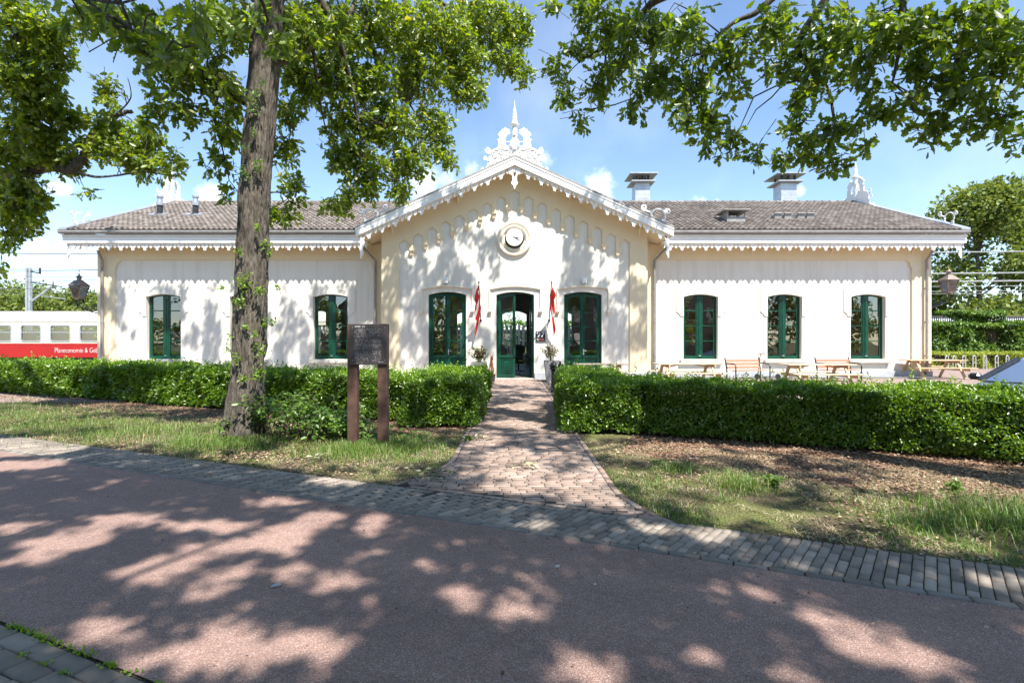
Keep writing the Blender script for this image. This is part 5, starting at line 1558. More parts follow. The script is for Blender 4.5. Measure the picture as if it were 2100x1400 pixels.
def hedge(name, label, blocks, dens, lsize, loc):
    t = thing(name, loc, label, 'hedge')
    Ps, Ns = [], []
    core = MB()
    tops = []
    for cs, z1, sides, dn in blocks:
        P, Nn = hedge_surface(box_polys(cs, .06, z1, sides), dn, .055); Ps.append(P); Ns.append(Nn)
        c = np.array(cs); e1, e2 = (c[1] - c[0]) / np.linalg.norm(c[1] - c[0]), (c[3] - c[0]) / np.linalg.norm(c[3] - c[0]); q = [tuple(k + i_ * .30 * e1 + j_ * .30 * e2) for k, i_, j_ in zip(c, (1, -1, -1, 1), (1, 1, -1, -1))]
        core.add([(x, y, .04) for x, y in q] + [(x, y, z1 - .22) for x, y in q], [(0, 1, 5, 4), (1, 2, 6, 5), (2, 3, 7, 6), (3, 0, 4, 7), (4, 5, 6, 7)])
        tops.append((cs, z1, dn))
    P = np.concatenate(Ps); Nn = np.concatenate(Ns); n = len(P)
    D = Nn * .55 + rnd(n) * .6 + np.array((0, 0, .35)); U = Nn * .6 + np.array((0, 0, .6)) + rnd(n) * .5
    S = RNG.uniform(.6, 1.35, n) * lsize * 1.08 * np.clip(np.linalg.norm(P[:, :2], axis=1) / 8, .95, 1.9)
    leaves('foliage', P, D, U, S, leaf_oval(), 'hedge_leaf', t)
    # fresh upright shoots along the top
    SP, SD, SS = [], [], []
    st = MB()
    for cs, z1, dn in tops:
        c = np.array(cs); A = abs(np.cross(c[1] - c[0], c[3] - c[0])); k = int(A * dn * .058)
        s, q = RNG.random(k), RNG.random(k)
        xy = c[0] + s[:, None] * (c[1] - c[0]) + q[:, None] * (c[3] - c[0])
        h = RNG.gamma(2.0, .028, k) + .04; h = np.where(RNG.random(k) < .02, h + RNG.uniform(.05, .16, k), h)
        for i in range(k):
            lx, ly = random.gauss(0, .25), random.gauss(0, .25)
            nl = int(h[i] / .022) + 2
            for j in range(nl):
                f = (j + .5) / nl; a = j * 2.4 + i
                SP.append((xy[i, 0] + lx * h[i] * f, xy[i, 1] + ly * h[i] * f, z1 - .05 + (h[i] + .04) * f)); SD.append((math.cos(a), math.sin(a), .75)); SS.append(lsize * random.uniform(.65, 1.05))
    SP = np.array(SP); m_ = len(SP)
    SS = np.array(SS) * np.clip(np.linalg.norm(SP[:, :2], axis=1) / 8, .95, 1.7)
    leaves('shoots', SP, np.array(SD) + .3 * rnd(m_), rnd(m_) + np.array((0, 0, 1)), SS, leaf_oval(), 'hedge_shoot', t)
    core.build('blocking_core', 'hedge_core', t)  # solid brown core for the inner twigs, added to block light
    return t
HZ = .80
def unp(l): return [un(u, n) for u, n in l]
hl = [(unp([(-13, 7.95), (-4.6, 7.95), (-4.6, 9.1), (-13, 9.1)]), HZ, (1, 0, 1, 0), 2600), (unp([(-31, 8.1), (-13, 7.95), (-13, 9.1), (-31, 9.4)]), HZ + .03, (1, 0, 1, 0), 1300),
      ([(-1.88, 8.85), (-.60, 8.85), (-.60, 12.6), (-1.88, 12.6)], HZ + .0, (1, 1, 1, 1), 2700)]
hedge('clipped_hedge', 'long clipped green hedge behind the oak trunk and the board, left of the path', hl, 0, .042, (-1.2, 9.4, 0))
hr = [([(.82, 8.25), (2.02, 8.12), (2.15, 12.3), (1.12, 12.3)], HZ + .0, (1, 1, 1, 1), 2900),
      (unp([(-1.62, 8.38), (4.4, 8.0), (4.4, 9.2), (-1.62, 9.4)]), HZ + .02, (1, 0, 1, 0), 3000), (unp([(4.4, 8.0), (9.0, 8.0), (9.0, 9.2), (4.4, 9.2)]), HZ + .02, (1, 1, 1, 0), 2800)]
hedge('clipped_hedge', 'clipped green hedge right of the path, running out of the picture before the car', hr, 0, .042, (1.4, 8.6, 0))

# ================================================================ TREES
SPRAY_N = 12
PATCH = []    # sun patches on the ground: (x, y, semi a, semi b, angle)
def patch(px, py, rx, ry):
    y = EYE * F / (py - 700); x = (px - 1050) / F * y
    PATCH.append((x, y, rx / F * y, (ry / F) * y * y / EYE))
for q in ((360, 1150, 95, 22), (460, 1118, 80, 16), (560, 1112, 100, 30), (600, 1085, 60, 13), (430, 1078, 110, 18), (250, 1068, 100, 16), (130, 1112, 110, 24), (60, 1152, 60, 14), (40, 1080, 50, 11),
          (320, 1172, 85, 28), (430, 1213, 62, 20), (490, 1170, 58, 16), (595, 1172, 50, 22), (680, 1197, 44, 26), (870, 1160, 32, 14), (950, 1222, 58, 28), (1062, 1256, 42, 26), (690, 1330, 42, 42),
          (595, 1318, 60, 42), (480, 1330, 110, 55), (350, 1352, 90, 36), (220, 1290, 90, 34), (130, 1300, 50, 18), (570, 1030, 75, 9), (650, 1064, 62, 22), (765, 1072, 40, 26), (1170, 1362, 68, 34),
          (1430, 1345, 58, 28), (1610, 1372, 70, 28), (1800, 1328, 100, 36), (1700, 1272, 55, 18), (1880, 1365, 80, 34), (1462, 1215, 30, 10), (2085, 1290, 30, 8), (30, 955, 110, 14), (40, 925, 140, 14), (100, 905, 200, 10),
          (1050, 948, 70, 36), (1000, 905, 40, 14), (1070, 1000, 60, 16), (1450, 1096, 60, 20), (1105, 1076, 26, 20), (1340, 1086, 55, 16), (1200, 985, 60, 16), (1500, 990, 120, 20), (1290, 925, 80, 18),
          (560, 940, 90, 14), (300, 900, 160, 14), (700, 985, 80, 12), (880, 935, 60, 14), (1650, 1060, 110, 18), (1500, 1050, 80, 14), (1800, 1035, 120, 16), (1950, 990, 90, 14), (2060, 1195, 60, 18), (1900, 1100, 60, 12),
          (1060, 870, 60, 10), (1060, 835, 50, 8), (1100, 805, 40, 5), (1250, 1400, 40, 16), (1330, 1290, 26, 8), (1560, 1300, 40, 14), (880, 1330, 26, 8)): patch(*q)
PATCH = np.array(PATCH)
def sun_ok(P, prob_seed=0):
    """which leaves may stay: keep the sun patches seen on the ground free, and thin the crown where the front wall is sunlit"""
    P = np.asarray(P); k = P[:, 2] / -SUN_D[2]
    gx, gy = P[:, 0] + SUN_D[0] * k, P[:, 1] + SUN_D[1] * k
    keep = np.ones(len(P), bool)
    for x, y, a, b in PATCH:
        keep &= ((gx - x) / (a * .92 + .035)) ** 2 + ((gy - y) / (b * .92 + .03)) ** 2 > 1
    # wall
    kw = (DC + .6 - P[:, 1]) / SUN_D[1]
    wx_, wz = P[:, 0] + SUN_D[0] * kw, P[:, 2] + SUN_D[2] * kw
    onw = (wz > -.2) & (kw > 0)
    lx = wx_ - AX
    lace_n = vnoise(wx_, wz * .62 + wx_ * .35, 1.55, 4) * .62 + vnoise(wx_, wz * .55, 4.2, 8) * .38
    dens = np.full(len(P), .0)
    dens = np.where(lx < -6, .50, dens); dens = np.where(lx < -11.5, .46, dens)
    dens = np.where((lx >= -6) & (lx < -4.3), .55, dens)
    dens = np.where((lx >= -4.3) & (lx < -.9) & (wz < 5.0 - .3 * np.abs(lx + 2.6)), .56, dens)
    dens = np.where((lx >= -.9) & (lx < 1.6) & (wz < 3.0), .30, dens)
    dens = np.where((lx >= 1.6) & (lx < 5.4) & (wz < 4.6), .56, dens)
    dens = np.where((lx >= 5.4) & (lx < 7.1) & (wz < 3.2), .40, dens)
    dens = np.where((lx < -4) & (wz > 4.9), .22, dens)
    keepw = lace_n < dens + .02
    return np.where(onw, keepw, keep)
def in_frame(P, pad=25):
    P = np.asarray(P); y = np.maximum(P[:, 1], .05)
    px = 1050 + P[:, 0] / y * F; py = 700 - (P[:, 2] - EYE) / y * F
    return (P[:, 1] > .2) & (px > -pad) & (px < 2100 + pad) & (py > -pad) & (py < 1400 + pad)
class Tree:
    def __init__(s, loc, label, leafmat='oak_leaf'):
        s.t = thing('oak_tree', loc, label, 'tree'); s.wood = MB(); s.P = []; s.D = []; s.S = []; s.lp = []; s.mat = leafmat
        s.fp = []; s.fd = []; s.fs = []; s.loc = Vector(loc)
    def limb(s, pts, r0, r1, n=10, wob=.04, sub=6):
        pts = [Vector(p) for p in pts]; out = []
        for i in range(len(pts) - 1):
            p0 = pts[max(i - 1, 0)]; p1 = pts[i]; p2 = pts[i + 1]; p3 = pts[min(i + 2, len(pts) - 1)]
            for k in range(sub):
                t = k / sub
                out.append(.5 * ((2 * p1) + (-p0 + p2) * t + (2 * p0 - 5 * p1 + 4 * p2 - p3) * t * t + (-p0 + 3 * p1 - 3 * p2 + p3) * t ** 3))
        out.append(pts[-1]); m = len(out)
        out = [p + Vector((random.gauss(0, wob), random.gauss(0, wob), random.gauss(0, wob))) * (r0 * 1.5 if 0 < i < m - 1 else 0) for i, p in enumerate(out)]
        s.wood.tube(out, [r0 + (r1 - r0) * i / (m - 1) for i in range(m)], n)
        s.lp += [(tuple(p), r0 + (r1 - r0) * i / (m - 1)) for i, p in enumerate(out)]
        return out
    def sprays(s, C, rad, n, lsize, m=SPRAY_N, far=False, twigs=.35, filt=None, droop=.35):
        """n sprays of m leaves each inside the ellipsoid at C"""
        C = np.array(C); rad = np.array(rad)
        q = norm(rnd(n)) * (RNG.random(n) ** (1 / 2.3))[:, None]
        B = C + q * rad * .92
        d0 = norm(q * np.array((1, 1, .7)) + rnd(n) * .55 + np.array((0, 0, -droop)))
        L = RNG.uniform(.6, 1.3, n) * lsize * 3.4
        B = B - d0 * (L * .72)[:, None]
        t_ = RNG.uniform(.15, 1.0, (n, m)); t_[:, : m // 2] = RNG.uniform(.72, 1.0, (n, m // 2))
        P = B[:, None, :] + d0[:, None, :] * (t_ * L[:, None])[:, :, None] + RNG.normal(0, lsize * .16, (n, m, 3))
        P[:, :, 2] -= .12 * (t_ * L[:, None]) ** 2
        D = d0[:, None, :] * .7 + rnd(n * m).reshape(n, m, 3) * .75 + np.array((0, 0, -.25))
        S = RNG.uniform(.65, 1.2, (n, m)) * lsize
        P = P.reshape(-1, 3); D = D.reshape(-1, 3); S = S.ravel()
        ok = np.ones(len(P), bool) if filt is None else filt(P)
        if far: s.fp.append(P[ok]); s.fd.append(D[ok]); s.fs.append(S[ok])
        else: s.P.append(P[ok]); s.D.append(D[ok]); s.S.append(S[ok])
        if not far and n:
            lp = np.array([p for p, r in s.lp]) if s.lp else None
            for i in range(n):
                e = B[i] + d0[i] * L[i] * .9
                if filt is not None and not filt(np.array([e]))[0]: continue
                if i % 2 == 0: s.wood.tube([B[i], B[i] * .5 + e * .5 + np.array((0, 0, .02)), e], [.005, .004, .002], 3, caps=False)
                if lp is not None and RNG.random() < twigs:
                    k = np.argmin(((lp - B[i]) ** 2).sum(1) * RNG.uniform(.5, 1.6, len(lp))); a = lp[k]; dd = np.linalg.norm(a - B[i])
                    if dd < 2.6:
                        mid = (a + B[i]) / 2 + RNG.normal(0, .10 * dd, 3) + np.array((0, 0, .08 * dd))
                        m2 = (mid + B[i]) / 2 + RNG.normal(0, .05 * dd, 3)
                        s.wood.tube([a, mid, m2, B[i]], [min(.014, .005 + .008 * dd), .010, .008, .005], 4, caps=False)
    def clump(s, px, py, Y, rx, ry, lsize=.115, dens=1.0, deep=.9, twigs=.10):
        c = at(px, py, Y); k = Y / F
        rxm, rym = rx * k, ry * k
        n = max(3, int(330 * rxm * rym * dens * (.115 / lsize) ** 2))
        s.sprays(c, (rxm, deep * (rxm + rym) / 2, rym), n, lsize, twigs=twigs)
    def finish(s):
        s.wood.build('limbs', 'bark', s.t, smooth=True)
        if s.P:
            P, D, S = map(np.concatenate, (s.P, s.D, s.S)); n = len(P)
            leaves('crown', P, D, np.array((0, -.25, .6)) + .8 * rnd(n), S, leaf_oak(), s.mat, s.t)
        if s.fp:
            P, D, S = map(np.concatenate, (s.fp, s.fd, s.fs)); n = len(P)
            leaves('shade_crown', P, D, np.array((0, 0, .9)) + .65 * rnd(n), S, leaf_lobed_low(), s.mat, s.t)  # unseen leaves shaped to cast dappled shade and leave sun gaps
        return len(P)
    def blob(s, C, rad, n, lsize=.15, m=14):
        """crown above and outside the picture: throws the dappled shade"""
        s.sprays(C, rad, n, lsize, m=m, far=True, filt=lambda P: (~in_frame(P)) & sun_ok(P))

def trunk_mesh(name, pts, rads, mat, parent, nseg=120, nring=260):
    """trunk with ridged bark along a centre line"""
    pts = [Vector(p) for p in pts]; V = np.zeros((nring, nseg, 3))
    ss = np.linspace(0, len(pts) - 1.0001, nring)
    th = np.linspace(0, 2 * np.pi, nseg, endpoint=False)
    for i, f in enumerate(ss):
        k = int(f); t = f - k; c = pts[k].lerp(pts[k + 1], t); r = rads[k] * (1 - t) + rads[k + 1] * t
        z = c.z
        rid = vnoise(th * 6.5 + .5 * np.sin(z * 1.7 + th * 2), np.full(nseg, z * 2.6), 1.0, 3)
        rid2 = vnoise(th * 20, np.full(nseg, z * 7.0), 1.0, 9)
        big = vnoise(np.cos(th) * 1.5 + 5, np.sin(th) * 1.5 + z * .9, 1.0, 21)
        butt = np.exp(-z * 2.6) * .09 * (np.sin(th * 5 + 1) * .5 + .6)
        rr = r * (1 + .05 * (big - .5) * 2) + .040 * (np.abs(rid - .5) * 2 - .5) + .022 * (rid2 - .5) + butt
        V[i, :, 0] = c.x + rr * np.cos(th); V[i, :, 1] = c.y + rr * np.sin(th); V[i, :, 2] = z
    ii, jj = np.meshgrid(np.arange(nring - 1), np.arange(nseg), indexing='ij'); j2 = (jj + 1) % nseg
    F_ = np.stack([ii * nseg + jj, ii * nseg + j2, (ii + 1) * nseg + j2, (ii + 1) * nseg + jj], -1).reshape(-1)
    return np_mesh(name, V.reshape(-1, 3), F_, np.full((nring - 1) * nseg, 4), mat, parent, smooth=True)

# ---- the oak in the verge, left of the board
TY_ = 8.0
T1 = Tree((-4.25, TY_, 0), 'tall oak with its ridged trunk standing in the verge left of the information board')
ctr = [at(497, 905, TY_), at(500, 880, TY_), at(506, 800, TY_), at(512, 700, TY_), at(515, 600, TY_), at(521, 450, TY_), at(530, 300, TY_), at(540, 150, TY_), at(552, 20, TY_), at(566, -130, TY_), at(585, -300, TY_), at(600, -480, TY_)]
rad = [.285, .268, .245, .236, .228, .225, .222, .216, .205, .19, .16, .13]
ctr[0].z = -.03
trunk_mesh('trunk', ctr, rad, 'bark', T1.t)
T1.lp += [((p.x, p.y, p.z), .2) for p in ctr[6:]]
A_ = lambda l: [at(*q) for q in l]
T1.limb(A_([(545, 140, 8), (590, 120, 8.1), (640, 92, 8.5), (690, 66, 9.0), (720, 20, 9.6), (760, -60, 10.4)]), .07, .04)
T1.limb(A_([(690, 66, 9.0), (712, 140, 9.4), (730, 220, 9.7), (742, 300, 9.9), (752, 370, 10)]), .05, .015, 7)
T1.limb(A_([(640, 92, 8.5), (652, 180, 9.0), (668, 270, 9.3)]), .03, .01, 6)
T1.limb(A_([(740, -20, 10), (770, 120, 10.3), (800, 180, 10.5), (840, 215, 10.8), (880, 270, 11)]), .05, .012, 7)
T1.limb(A_([(645, -30, 8.6), (668, 20, 8.7), (690, 60, 8.9)]), .07, .05)
T1.limb(A_([(760, -60, 10.4), (860, -20, 11.4), (960, 40, 12.2), (1030, 90, 12.8)]), .07, .012, 7)
T1.limb(A_([(900, -10, 11.6), (930, 100, 11.8), (945, 170, 12)]), .03, .01, 6)
T1.limb(A_([(515, 215, 8), (485, 200, 7.8), (452, 178, 7.6), (420, 150, 7.5), (370, 110, 7.3), (300, 60, 7.0)]), .07, .012)
T1.limb(A_([(452, 178, 7.6), (440, 240, 7.7), (455, 300, 7.9), (470, 370, 8.1)]), .022, .008, 6)
T1.limb(A_([(540, 300, 8.1), (580, 280, 8.5), (600, 300, 8.7)]), .02, .008, 5)
T1.limb(A_([(530, 400, 8.1), (575, 395, 8.5), (600, 420, 8.7)]), .018, .006, 5)
for q in ((635, 55, 8.2, 34, 40), (600, 105, 8.0, 26, 22), (690, 60, 8.6, 34, 34), (600, 60, 9, 55, 60), (680, 70, 9.6, 80, 70), (780, 55, 10.2, 90, 70), (880, 60, 11, 95, 60), (980, 50, 12, 85, 55), (1055, 55, 12.4, 42, 50), (1040, 125, 12.2, 48, 38), (950, 130, 11.6, 62, 48), (860, 155, 11, 70, 55),
          (760, 175, 10.2, 70, 55), (670, 160, 9.5, 65, 60), (605, 150, 9, 40, 50), (720, 255, 10, 60, 52), (810, 255, 10.5, 62, 52), (885, 258, 11, 48, 40), (955, 190, 11.6, 45, 32), (740, 335, 10, 58, 48), (832, 332, 10.5, 55, 40),
          (900, 312, 11, 36, 26), (755, 385, 10, 34, 26), (820, 390, 10.4, 32, 24), (690, 420, 9.8, 28, 22), (690, 320, 9.8, 26, 42), (720, 400, 9.9, 22, 22), (590, 230, 8.8, 26, 42), (588, 310, 8.7, 22, 40), (600, 395, 8.7, 22, 40), (575, 440, 8.6, 20, 20), (600, 450, 8.7, 14, 14), (635, 190, 9, 26, 28), (925, 330, 11, 14, 14), (1075, 150, 12.4, 16, 24)):
    T1.clump(*q, lsize=.122, dens=1.2)
for q in ((440, 60, 7.6, 60, 60), (380, 140, 7.4, 62, 55), (440, 165, 7.6, 48, 45), (460, 250, 7.8, 32, 40), (395, 235, 7.6, 42, 30), (335, 195, 7.2, 36, 42), (300, 240, 7.2, 24, 20), (455, 330, 8, 22, 34), (470, 395, 8.2, 16, 20), (430, 345, 8, 14, 10), (320, 80, 7, 60, 60), (480, 200, 8.5, 20, 60), (500, 60, 8.6, 30, 60), (590, 40, 8.4, 20, 40), (570, 120, 8.5, 12, 40), (200, 40, 7, 60, 40), (480, 290, 8.4, 16, 30)):
    T1.clump(*q, lsize=.122, dens=1.0)
# tufts of young leaves straight out of the bark
tuft_px = [(500, 575, 22, 26), (492, 620, 16, 14), (545, 500, 16, 10), (492, 515, 10, 8), (556, 520, 6, 8), (535, 598, 20, 12), (505, 670, 8, 8), (545, 665, 10, 8), (478, 692, 14, 16), (470, 716, 8, 8), (525, 686, 8, 6), (537, 720, 14, 20), (485, 735, 14, 12), (478, 768, 20, 16), (533, 768, 20, 20), (500, 776, 10, 8), (530, 340, 14, 18), (500, 355, 14, 20), (522, 275, 8, 8), (505, 305, 10, 8), (540, 175, 8, 8), (525, 195, 14, 10), (520, 225, 18, 18), (530, 465, 9, 9), (560, 660, 16, 8), (455, 590, 10, 8), (570, 590, 8, 10)]
for px, py, rx, ry in tuft_px:
    Yt = 7.72 if abs(px - 512) < 30 else 7.9
    c = at(px, py, Yt); k = Yt / F; n = int(14 + rx * ry * .13)
    P = np.array(c) + RNG.normal(0, .42, (n, 3)) * np.array((rx * k, .05, ry * k)); D = rnd(n) * .6 + np.array((0, -.7, .1))
    leaves('leaf_tuft', P, D, rnd(n) * .5 + np.array((0, -.4, .8)), RNG.uniform(.035, .07, n), leaf_oak(), 'hedge_shoot' if py > 450 else 'bramble_leaf', T1.t)
T1.limb([ctr[8], ctr[8] + Vector((-1.5, .5, 1.6)), ctr[8] + Vector((-3.5, 2.2, 3.2)), ctr[8] + Vector((-5, 4, 4.2))], .12, .03)
T1.limb([ctr[9], ctr[9] + Vector((1, 2.0, 1.8)), ctr[9] + Vector((2, 5, 3.4)), ctr[9] + Vector((2.6, 7, 4.2))], .12, .03)
T1.limb([ctr[9], ctr[9] + Vector((2, -1.0, 1.8)), ctr[9] + Vector((4, -2, 3.4))], .10, .03)
# ---- the oak beyond the left edge
T2 = Tree((-14.8, 12.9, 0), 'oak whose limb and bright leaves reach in from the left edge', 'oak_leaf_sunlit')
trunk_mesh('trunk', [(-14.8, 12.9, -.03), (-14.7, 12.9, 2), (-14.5, 12.9, 5), (-14.4, 12.9, 8), (-14.3, 13, 11)], [.36, .3, .28, .24, .14], 'bark', T2.t, 40, 60)
T2.limb([(-14.6, 12.9, 4.4)] + A_([(-60, 385, 11.4), (0, 365, 10.8), (60, 350, 10.3), (110, 342, 10), (148, 347, 9.9), (172, 320, 9.9), (182, 290, 9.9), (205, 258, 10), (238, 236, 10), (272, 228, 10.1)]), .14, .035)
T2.limb(A_([(148, 347, 9.9), (190, 362, 9.9), (240, 360, 9.8), (300, 352, 9.8), (360, 362, 9.8), (392, 340, 9.8)]), .03, .006, 6)
T2.limb(A_([(150, 345, 9.9), (140, 300, 10), (120, 270, 10)]), .025, .008, 6)
T2.limb(A_([(238, 236, 10), (268, 200, 10), (262, 160, 10)]), .02, .006, 5)
T2.limb([(-14.4, 12.9, 7)] + A_([(-80, 180, 10.5), (0, 130, 9.6), (40, 60, 9.2)]), .1, .03)
T2.limb(A_([(0, 40, 9), (30, 70, 9), (45, 130, 9.2)]), .04, .01, 6)
for q in ((40, 50, 9, 80, 60), (100, 110, 9.2, 46, 55), (30, 150, 9.2, 70, 60), (85, 190, 9.4, 50, 50), (60, 250, 9.6, 62, 55), (20, 310, 10, 50, 50), (80, 300, 9.8, 45, 35), (45, 395, 10.2, 48, 45), (28, 455, 10.4, 40, 40), (70, 440, 10.2, 24, 24), (8, 500, 10.4, 22, 14), (4, 545, 10.5, 12, 8), (40, 410, 10.3, 50, 30),
          (160, 245, 9.9, 30, 26), (200, 300, 9.9, 48, 34), (255, 310, 9.9, 55, 32), (300, 340, 9.9, 48, 24), (350, 325, 9.8, 22, 14), (225, 265, 9.9, 36, 30), (290, 280, 9.9, 40, 26), (130, 330, 10, 40, 30), (215, 185, 9.6, 22, 24), (230, 215, 9.6, 22, 14), (110, 70, 9, 50, 40), (365, 350, 9.8, 18, 10), (185, 395, 10, 14, 7), (120, 250, 9.7, 20, 40)):
    T2.clump(*q, lsize=.125, dens=1.35)
# ---- the oak beyond the right edge
T3 = Tree((6.6, 3.3, 0), 'oak whose leafy boughs hang in from above the right half of the picture', 'oak_leaf_dark')
trunk_mesh('trunk', [(6.6, 3.3, -.03), (6.55, 3.3, 2), (6.4, 3.35, 5), (6.2, 3.4, 8), (6.0, 3.5, 11)], [.36, .3, .28, .24, .14], 'bark', T3.t, 40, 60)
T3.limb([(6.4, 3.3, 4.6)] + A_([(2120, -40, 5.4), (2030, 5, 5.3), (1990, 50, 5.3), (1965, 110, 5.4), (1950, 190, 5.5)]), .10, .02)
T3.limb([(6.2, 3.4, 6.2)] + A_([(1900, -120, 5.6), (1640, -60, 6.3), (1480, -50, 6.8), (1350, 0, 7.2), (1290, 55, 7.5), (1230, 105, 7.8), (1195, 120, 7.9)]), .11, .012)
T3.limb(A_([(1240, 95, 7.7), (1240, 130, 7.8), (1215, 180, 7.9), (1212, 230, 7.9)]), .02, .006, 6)
T3.limb(A_([(1640, -60, 6.3), (1560, 20, 6.4), (1500, 50, 6.5), (1440, 110, 6.5)]), .05, .012, 7)
T3.limb(A_([(1760, -90, 5.8), (1640, 80, 6), (1660, 130, 6.1), (1700, 190, 6.1), (1710, 250, 6.1)]), .05, .010, 7)
T3.limb(A_([(1660, 130, 6.1), (1620, 170, 6.1), (1580, 120, 6.2)]), .02, .008, 6)
T3.limb(A_([(1850, -100, 5.2), (1850, 60, 5.2), (1830, 170, 5.4)]), .04, .010, 7)
T3.limb(A_([(2060, -20, 5.2), (2060, 120, 5.2), (2040, 230, 5.3)]), .03, .010, 6)
for q in ((1140, 20, 8, 18, 16), (1200, 25, 7.8, 34, 40), (1250, 45, 7.6, 46, 50), (1185, 105, 7.9, 34, 22), (1145, 132, 8, 22, 26), (1158, 195, 8, 20, 38), (1190, 245, 8, 14, 24), (1232, 180, 7.8, 26, 52), (1270, 125, 7.5, 34, 46), (1325, 55, 7.1, 55, 55), (1335, 165, 7, 48, 46), (1300, 225, 7.1, 26, 18), (1400, 75, 6.6, 55, 65), (1415, 175, 6.6, 55, 48),
          (1400, 240, 6.6, 36, 24), (1460, 240, 6.5, 40, 34), (1500, 285, 6.5, 32, 24), (1450, 290, 6.5, 18, 18), (1525, 318, 6.5, 14, 10), (1495, 100, 6.5, 48, 55), (1500, 190, 6.5, 22, 22), (1585, 60, 6.2, 50, 58), (1600, 140, 6.1, 34, 34), (1640, 205, 6, 38, 26), (1700, 75, 5.8, 62, 65), (1680, 160, 6, 42, 34), (1625, 262, 6, 28, 24), (1700, 265, 6, 40, 30),
          (1650, 312, 6, 50, 24), (1600, 328, 6, 20, 14), (1712, 335, 6, 26, 22), (1755, 300, 6, 30, 20), (1800, 60, 5.3, 66, 60), (1775, 150, 5.6, 42, 38), (1850, 215, 5.6, 44, 36), (1775, 235, 5.7, 26, 22), (1900, 80, 5.2, 66, 66), (1900, 165, 5.3, 52, 42), (1925, 262, 5.5, 48, 28), (2000, 55, 5.1, 70, 62), (1990, 165, 5.2, 58, 46), (2040, 240, 5.3, 54, 38), (2085, 110, 5.1, 50, 70), (2095, 280, 5.4, 26, 20), (1560, 300, 6.3, 10, 8)):
    T3.clump(*q, lsize=.118, dens=1.05, twigs=.05)
T3.limb([(6.1, 3.4, 9), (4.9, 2.2, 9.7), (4.1, .9, 10.5), (2.5, -.5, 11)], .06, .015)
T3.limb([(6.1, 3.5, 9.5), (5.0, 6.0, 11), (4.2, 9.0, 12.4)], .11, .03)
# ---- the oak behind the camera whose low leaves hang into the top left
T4 = Tree((-2.6, -3.6, 0), 'oak behind the viewer with big blurred-dark leaves hanging into the top left corner', 'oak_leaf_dark')
trunk_mesh('trunk', [(-2.6, -3.6, -.03), (-2.55, -3.6, 2), (-2.4, -3.5, 5), (-2.3, -3.4, 8), (-2.2, -3.3, 11)], [.38, .32, .3, .25, .15], 'bark', T4.t, 40, 60)
T4.limb([(-2.5, -3.5, 4.4), (-2.4, -1.5, 5.6), (-2.3, .8, 5.4), (-2.4, 2.4, 4.6)] + A_([(270, 60, 3.9), (330, 120, 3.9)]), .022, .006)
T4.limb([(-2.4, 2.4, 4.6), (-1.9, 3.0, 4.3)] + A_([(540, 10, 4.4), (545, 70, 4.5)]), .03, .008, 6)
T4.limb([(-2.3, -3.4, 6), (-.8, -2.9, 8), (.3, -1.6, 9.0), (1.5, .3, 9.4)], .06, .015); T4.limb([(-2.3, -3.4, 7), (-3.2, -2.4, 9), (-3.4, -1.0, 9.6), (-4.2, .6, 10.4)], .06, .015)
for q in ((290, 60, 4.0, 85, 55, .12, .55), (350, 120, 3.9, 45, 42, .12, .5), (220, 20, 4.2, 70, 30, .12, .6), (420, 20, 4.4, 50, 36, .12, .6), (545, 40, 4.6, 34, 48, .115, .5), (570, 90, 4.7, 16, 22, .115, .4), (120, 10, 4.4, 60, 22, .12, .6), (380, 60, 4.0, 50, 50, .12, .5)):
    T4.clump(*q[:5], lsize=q[5], dens=q[6], twigs=.15)
# unseen crown leaves added above the picture to cast shade
def shade(tree, G, h0, h1, lsize=.15):
    '''fill a crown out of the picture with leafy sprays on the sun's side of the given points'''
    h = RNG.uniform(h0, h1, len(G)); k = (h - G[:, 2]) / -SUN_D[2]
    B = G - SUN_D[None] * k[:, None]
    n, m = len(B), 12
    d0 = norm(rnd(n) + np.array((0, 0, -.3)))
    P = B[:, None] + d0[:, None] * (RNG.uniform(0, 1, (n, m)) * .42)[:, :, None] + RNG.normal(0, .06, (n, m, 3))
    D = d0[:, None] * .6 + rnd(n * m).reshape(n, m, 3) * .8
    P = P.reshape(-1, 3); ok = (~in_frame(P)) & sun_ok(P)
    tree.fp.append(P[ok]); tree.fd.append(D.reshape(-1, 3)[ok]); tree.fs.append((RNG.uniform(.7, 1.2, n * m) * lsize)[ok])
n = 6300; u = RNG.uniform(-11, 4.8, n); v = RNG.uniform(-.5, 4.5, n); x, y = un(u, v); G = np.stack([x, y, np.zeros(n)], 1)
shade(T4, G[x < .3], 7.6, 11.0); shade(T3, G[x >= .3], 7.6, 11.0)
n = 2600; u = RNG.uniform(-16, 6, n); v = RNG.uniform(4.5, 9.2, n); x, y = un(u, v); z = np.where(v > 8, RNG.uniform(0, .9, n), 0)
kk = vnoise(x, y, 1.25, 14) * .5 + vnoise(x, y, 3.1, 15) * .5 < np.where(v > 7.9, .33, np.where(x > 1, .55, .40)); G = np.stack([x, y, z], 1)[kk]; x = x[kk]
shade(T1, G[x < .5], 9.5, 12.5); shade(T3, G[x >= .5], 9, 12)
n = 1300; x = RNG.uniform(-1.2, 1.2, n); y = RNG.uniform(5, 20, n); kk = vnoise(x, y, 1.3, 24) < .56; shade(T1, np.stack([x, y, np.zeros(n)], 1)[kk][:640], 10.5, 13)
n = 4600; G = np.stack([RNG.uniform(-18, 7.4, n), np.full(n, DC + .6), RNG.uniform(0, 6.0, n)], 1); 
shade(T2, G[G[:, 0] < -11], 12.8, 15.5); shade(T1, G[(G[:, 0] >= -11) & (G[:, 0] < 1.2)], 12.8, 15.5); shade(T3, G[G[:, 0] >= 1.2], 12.8, 15.5)
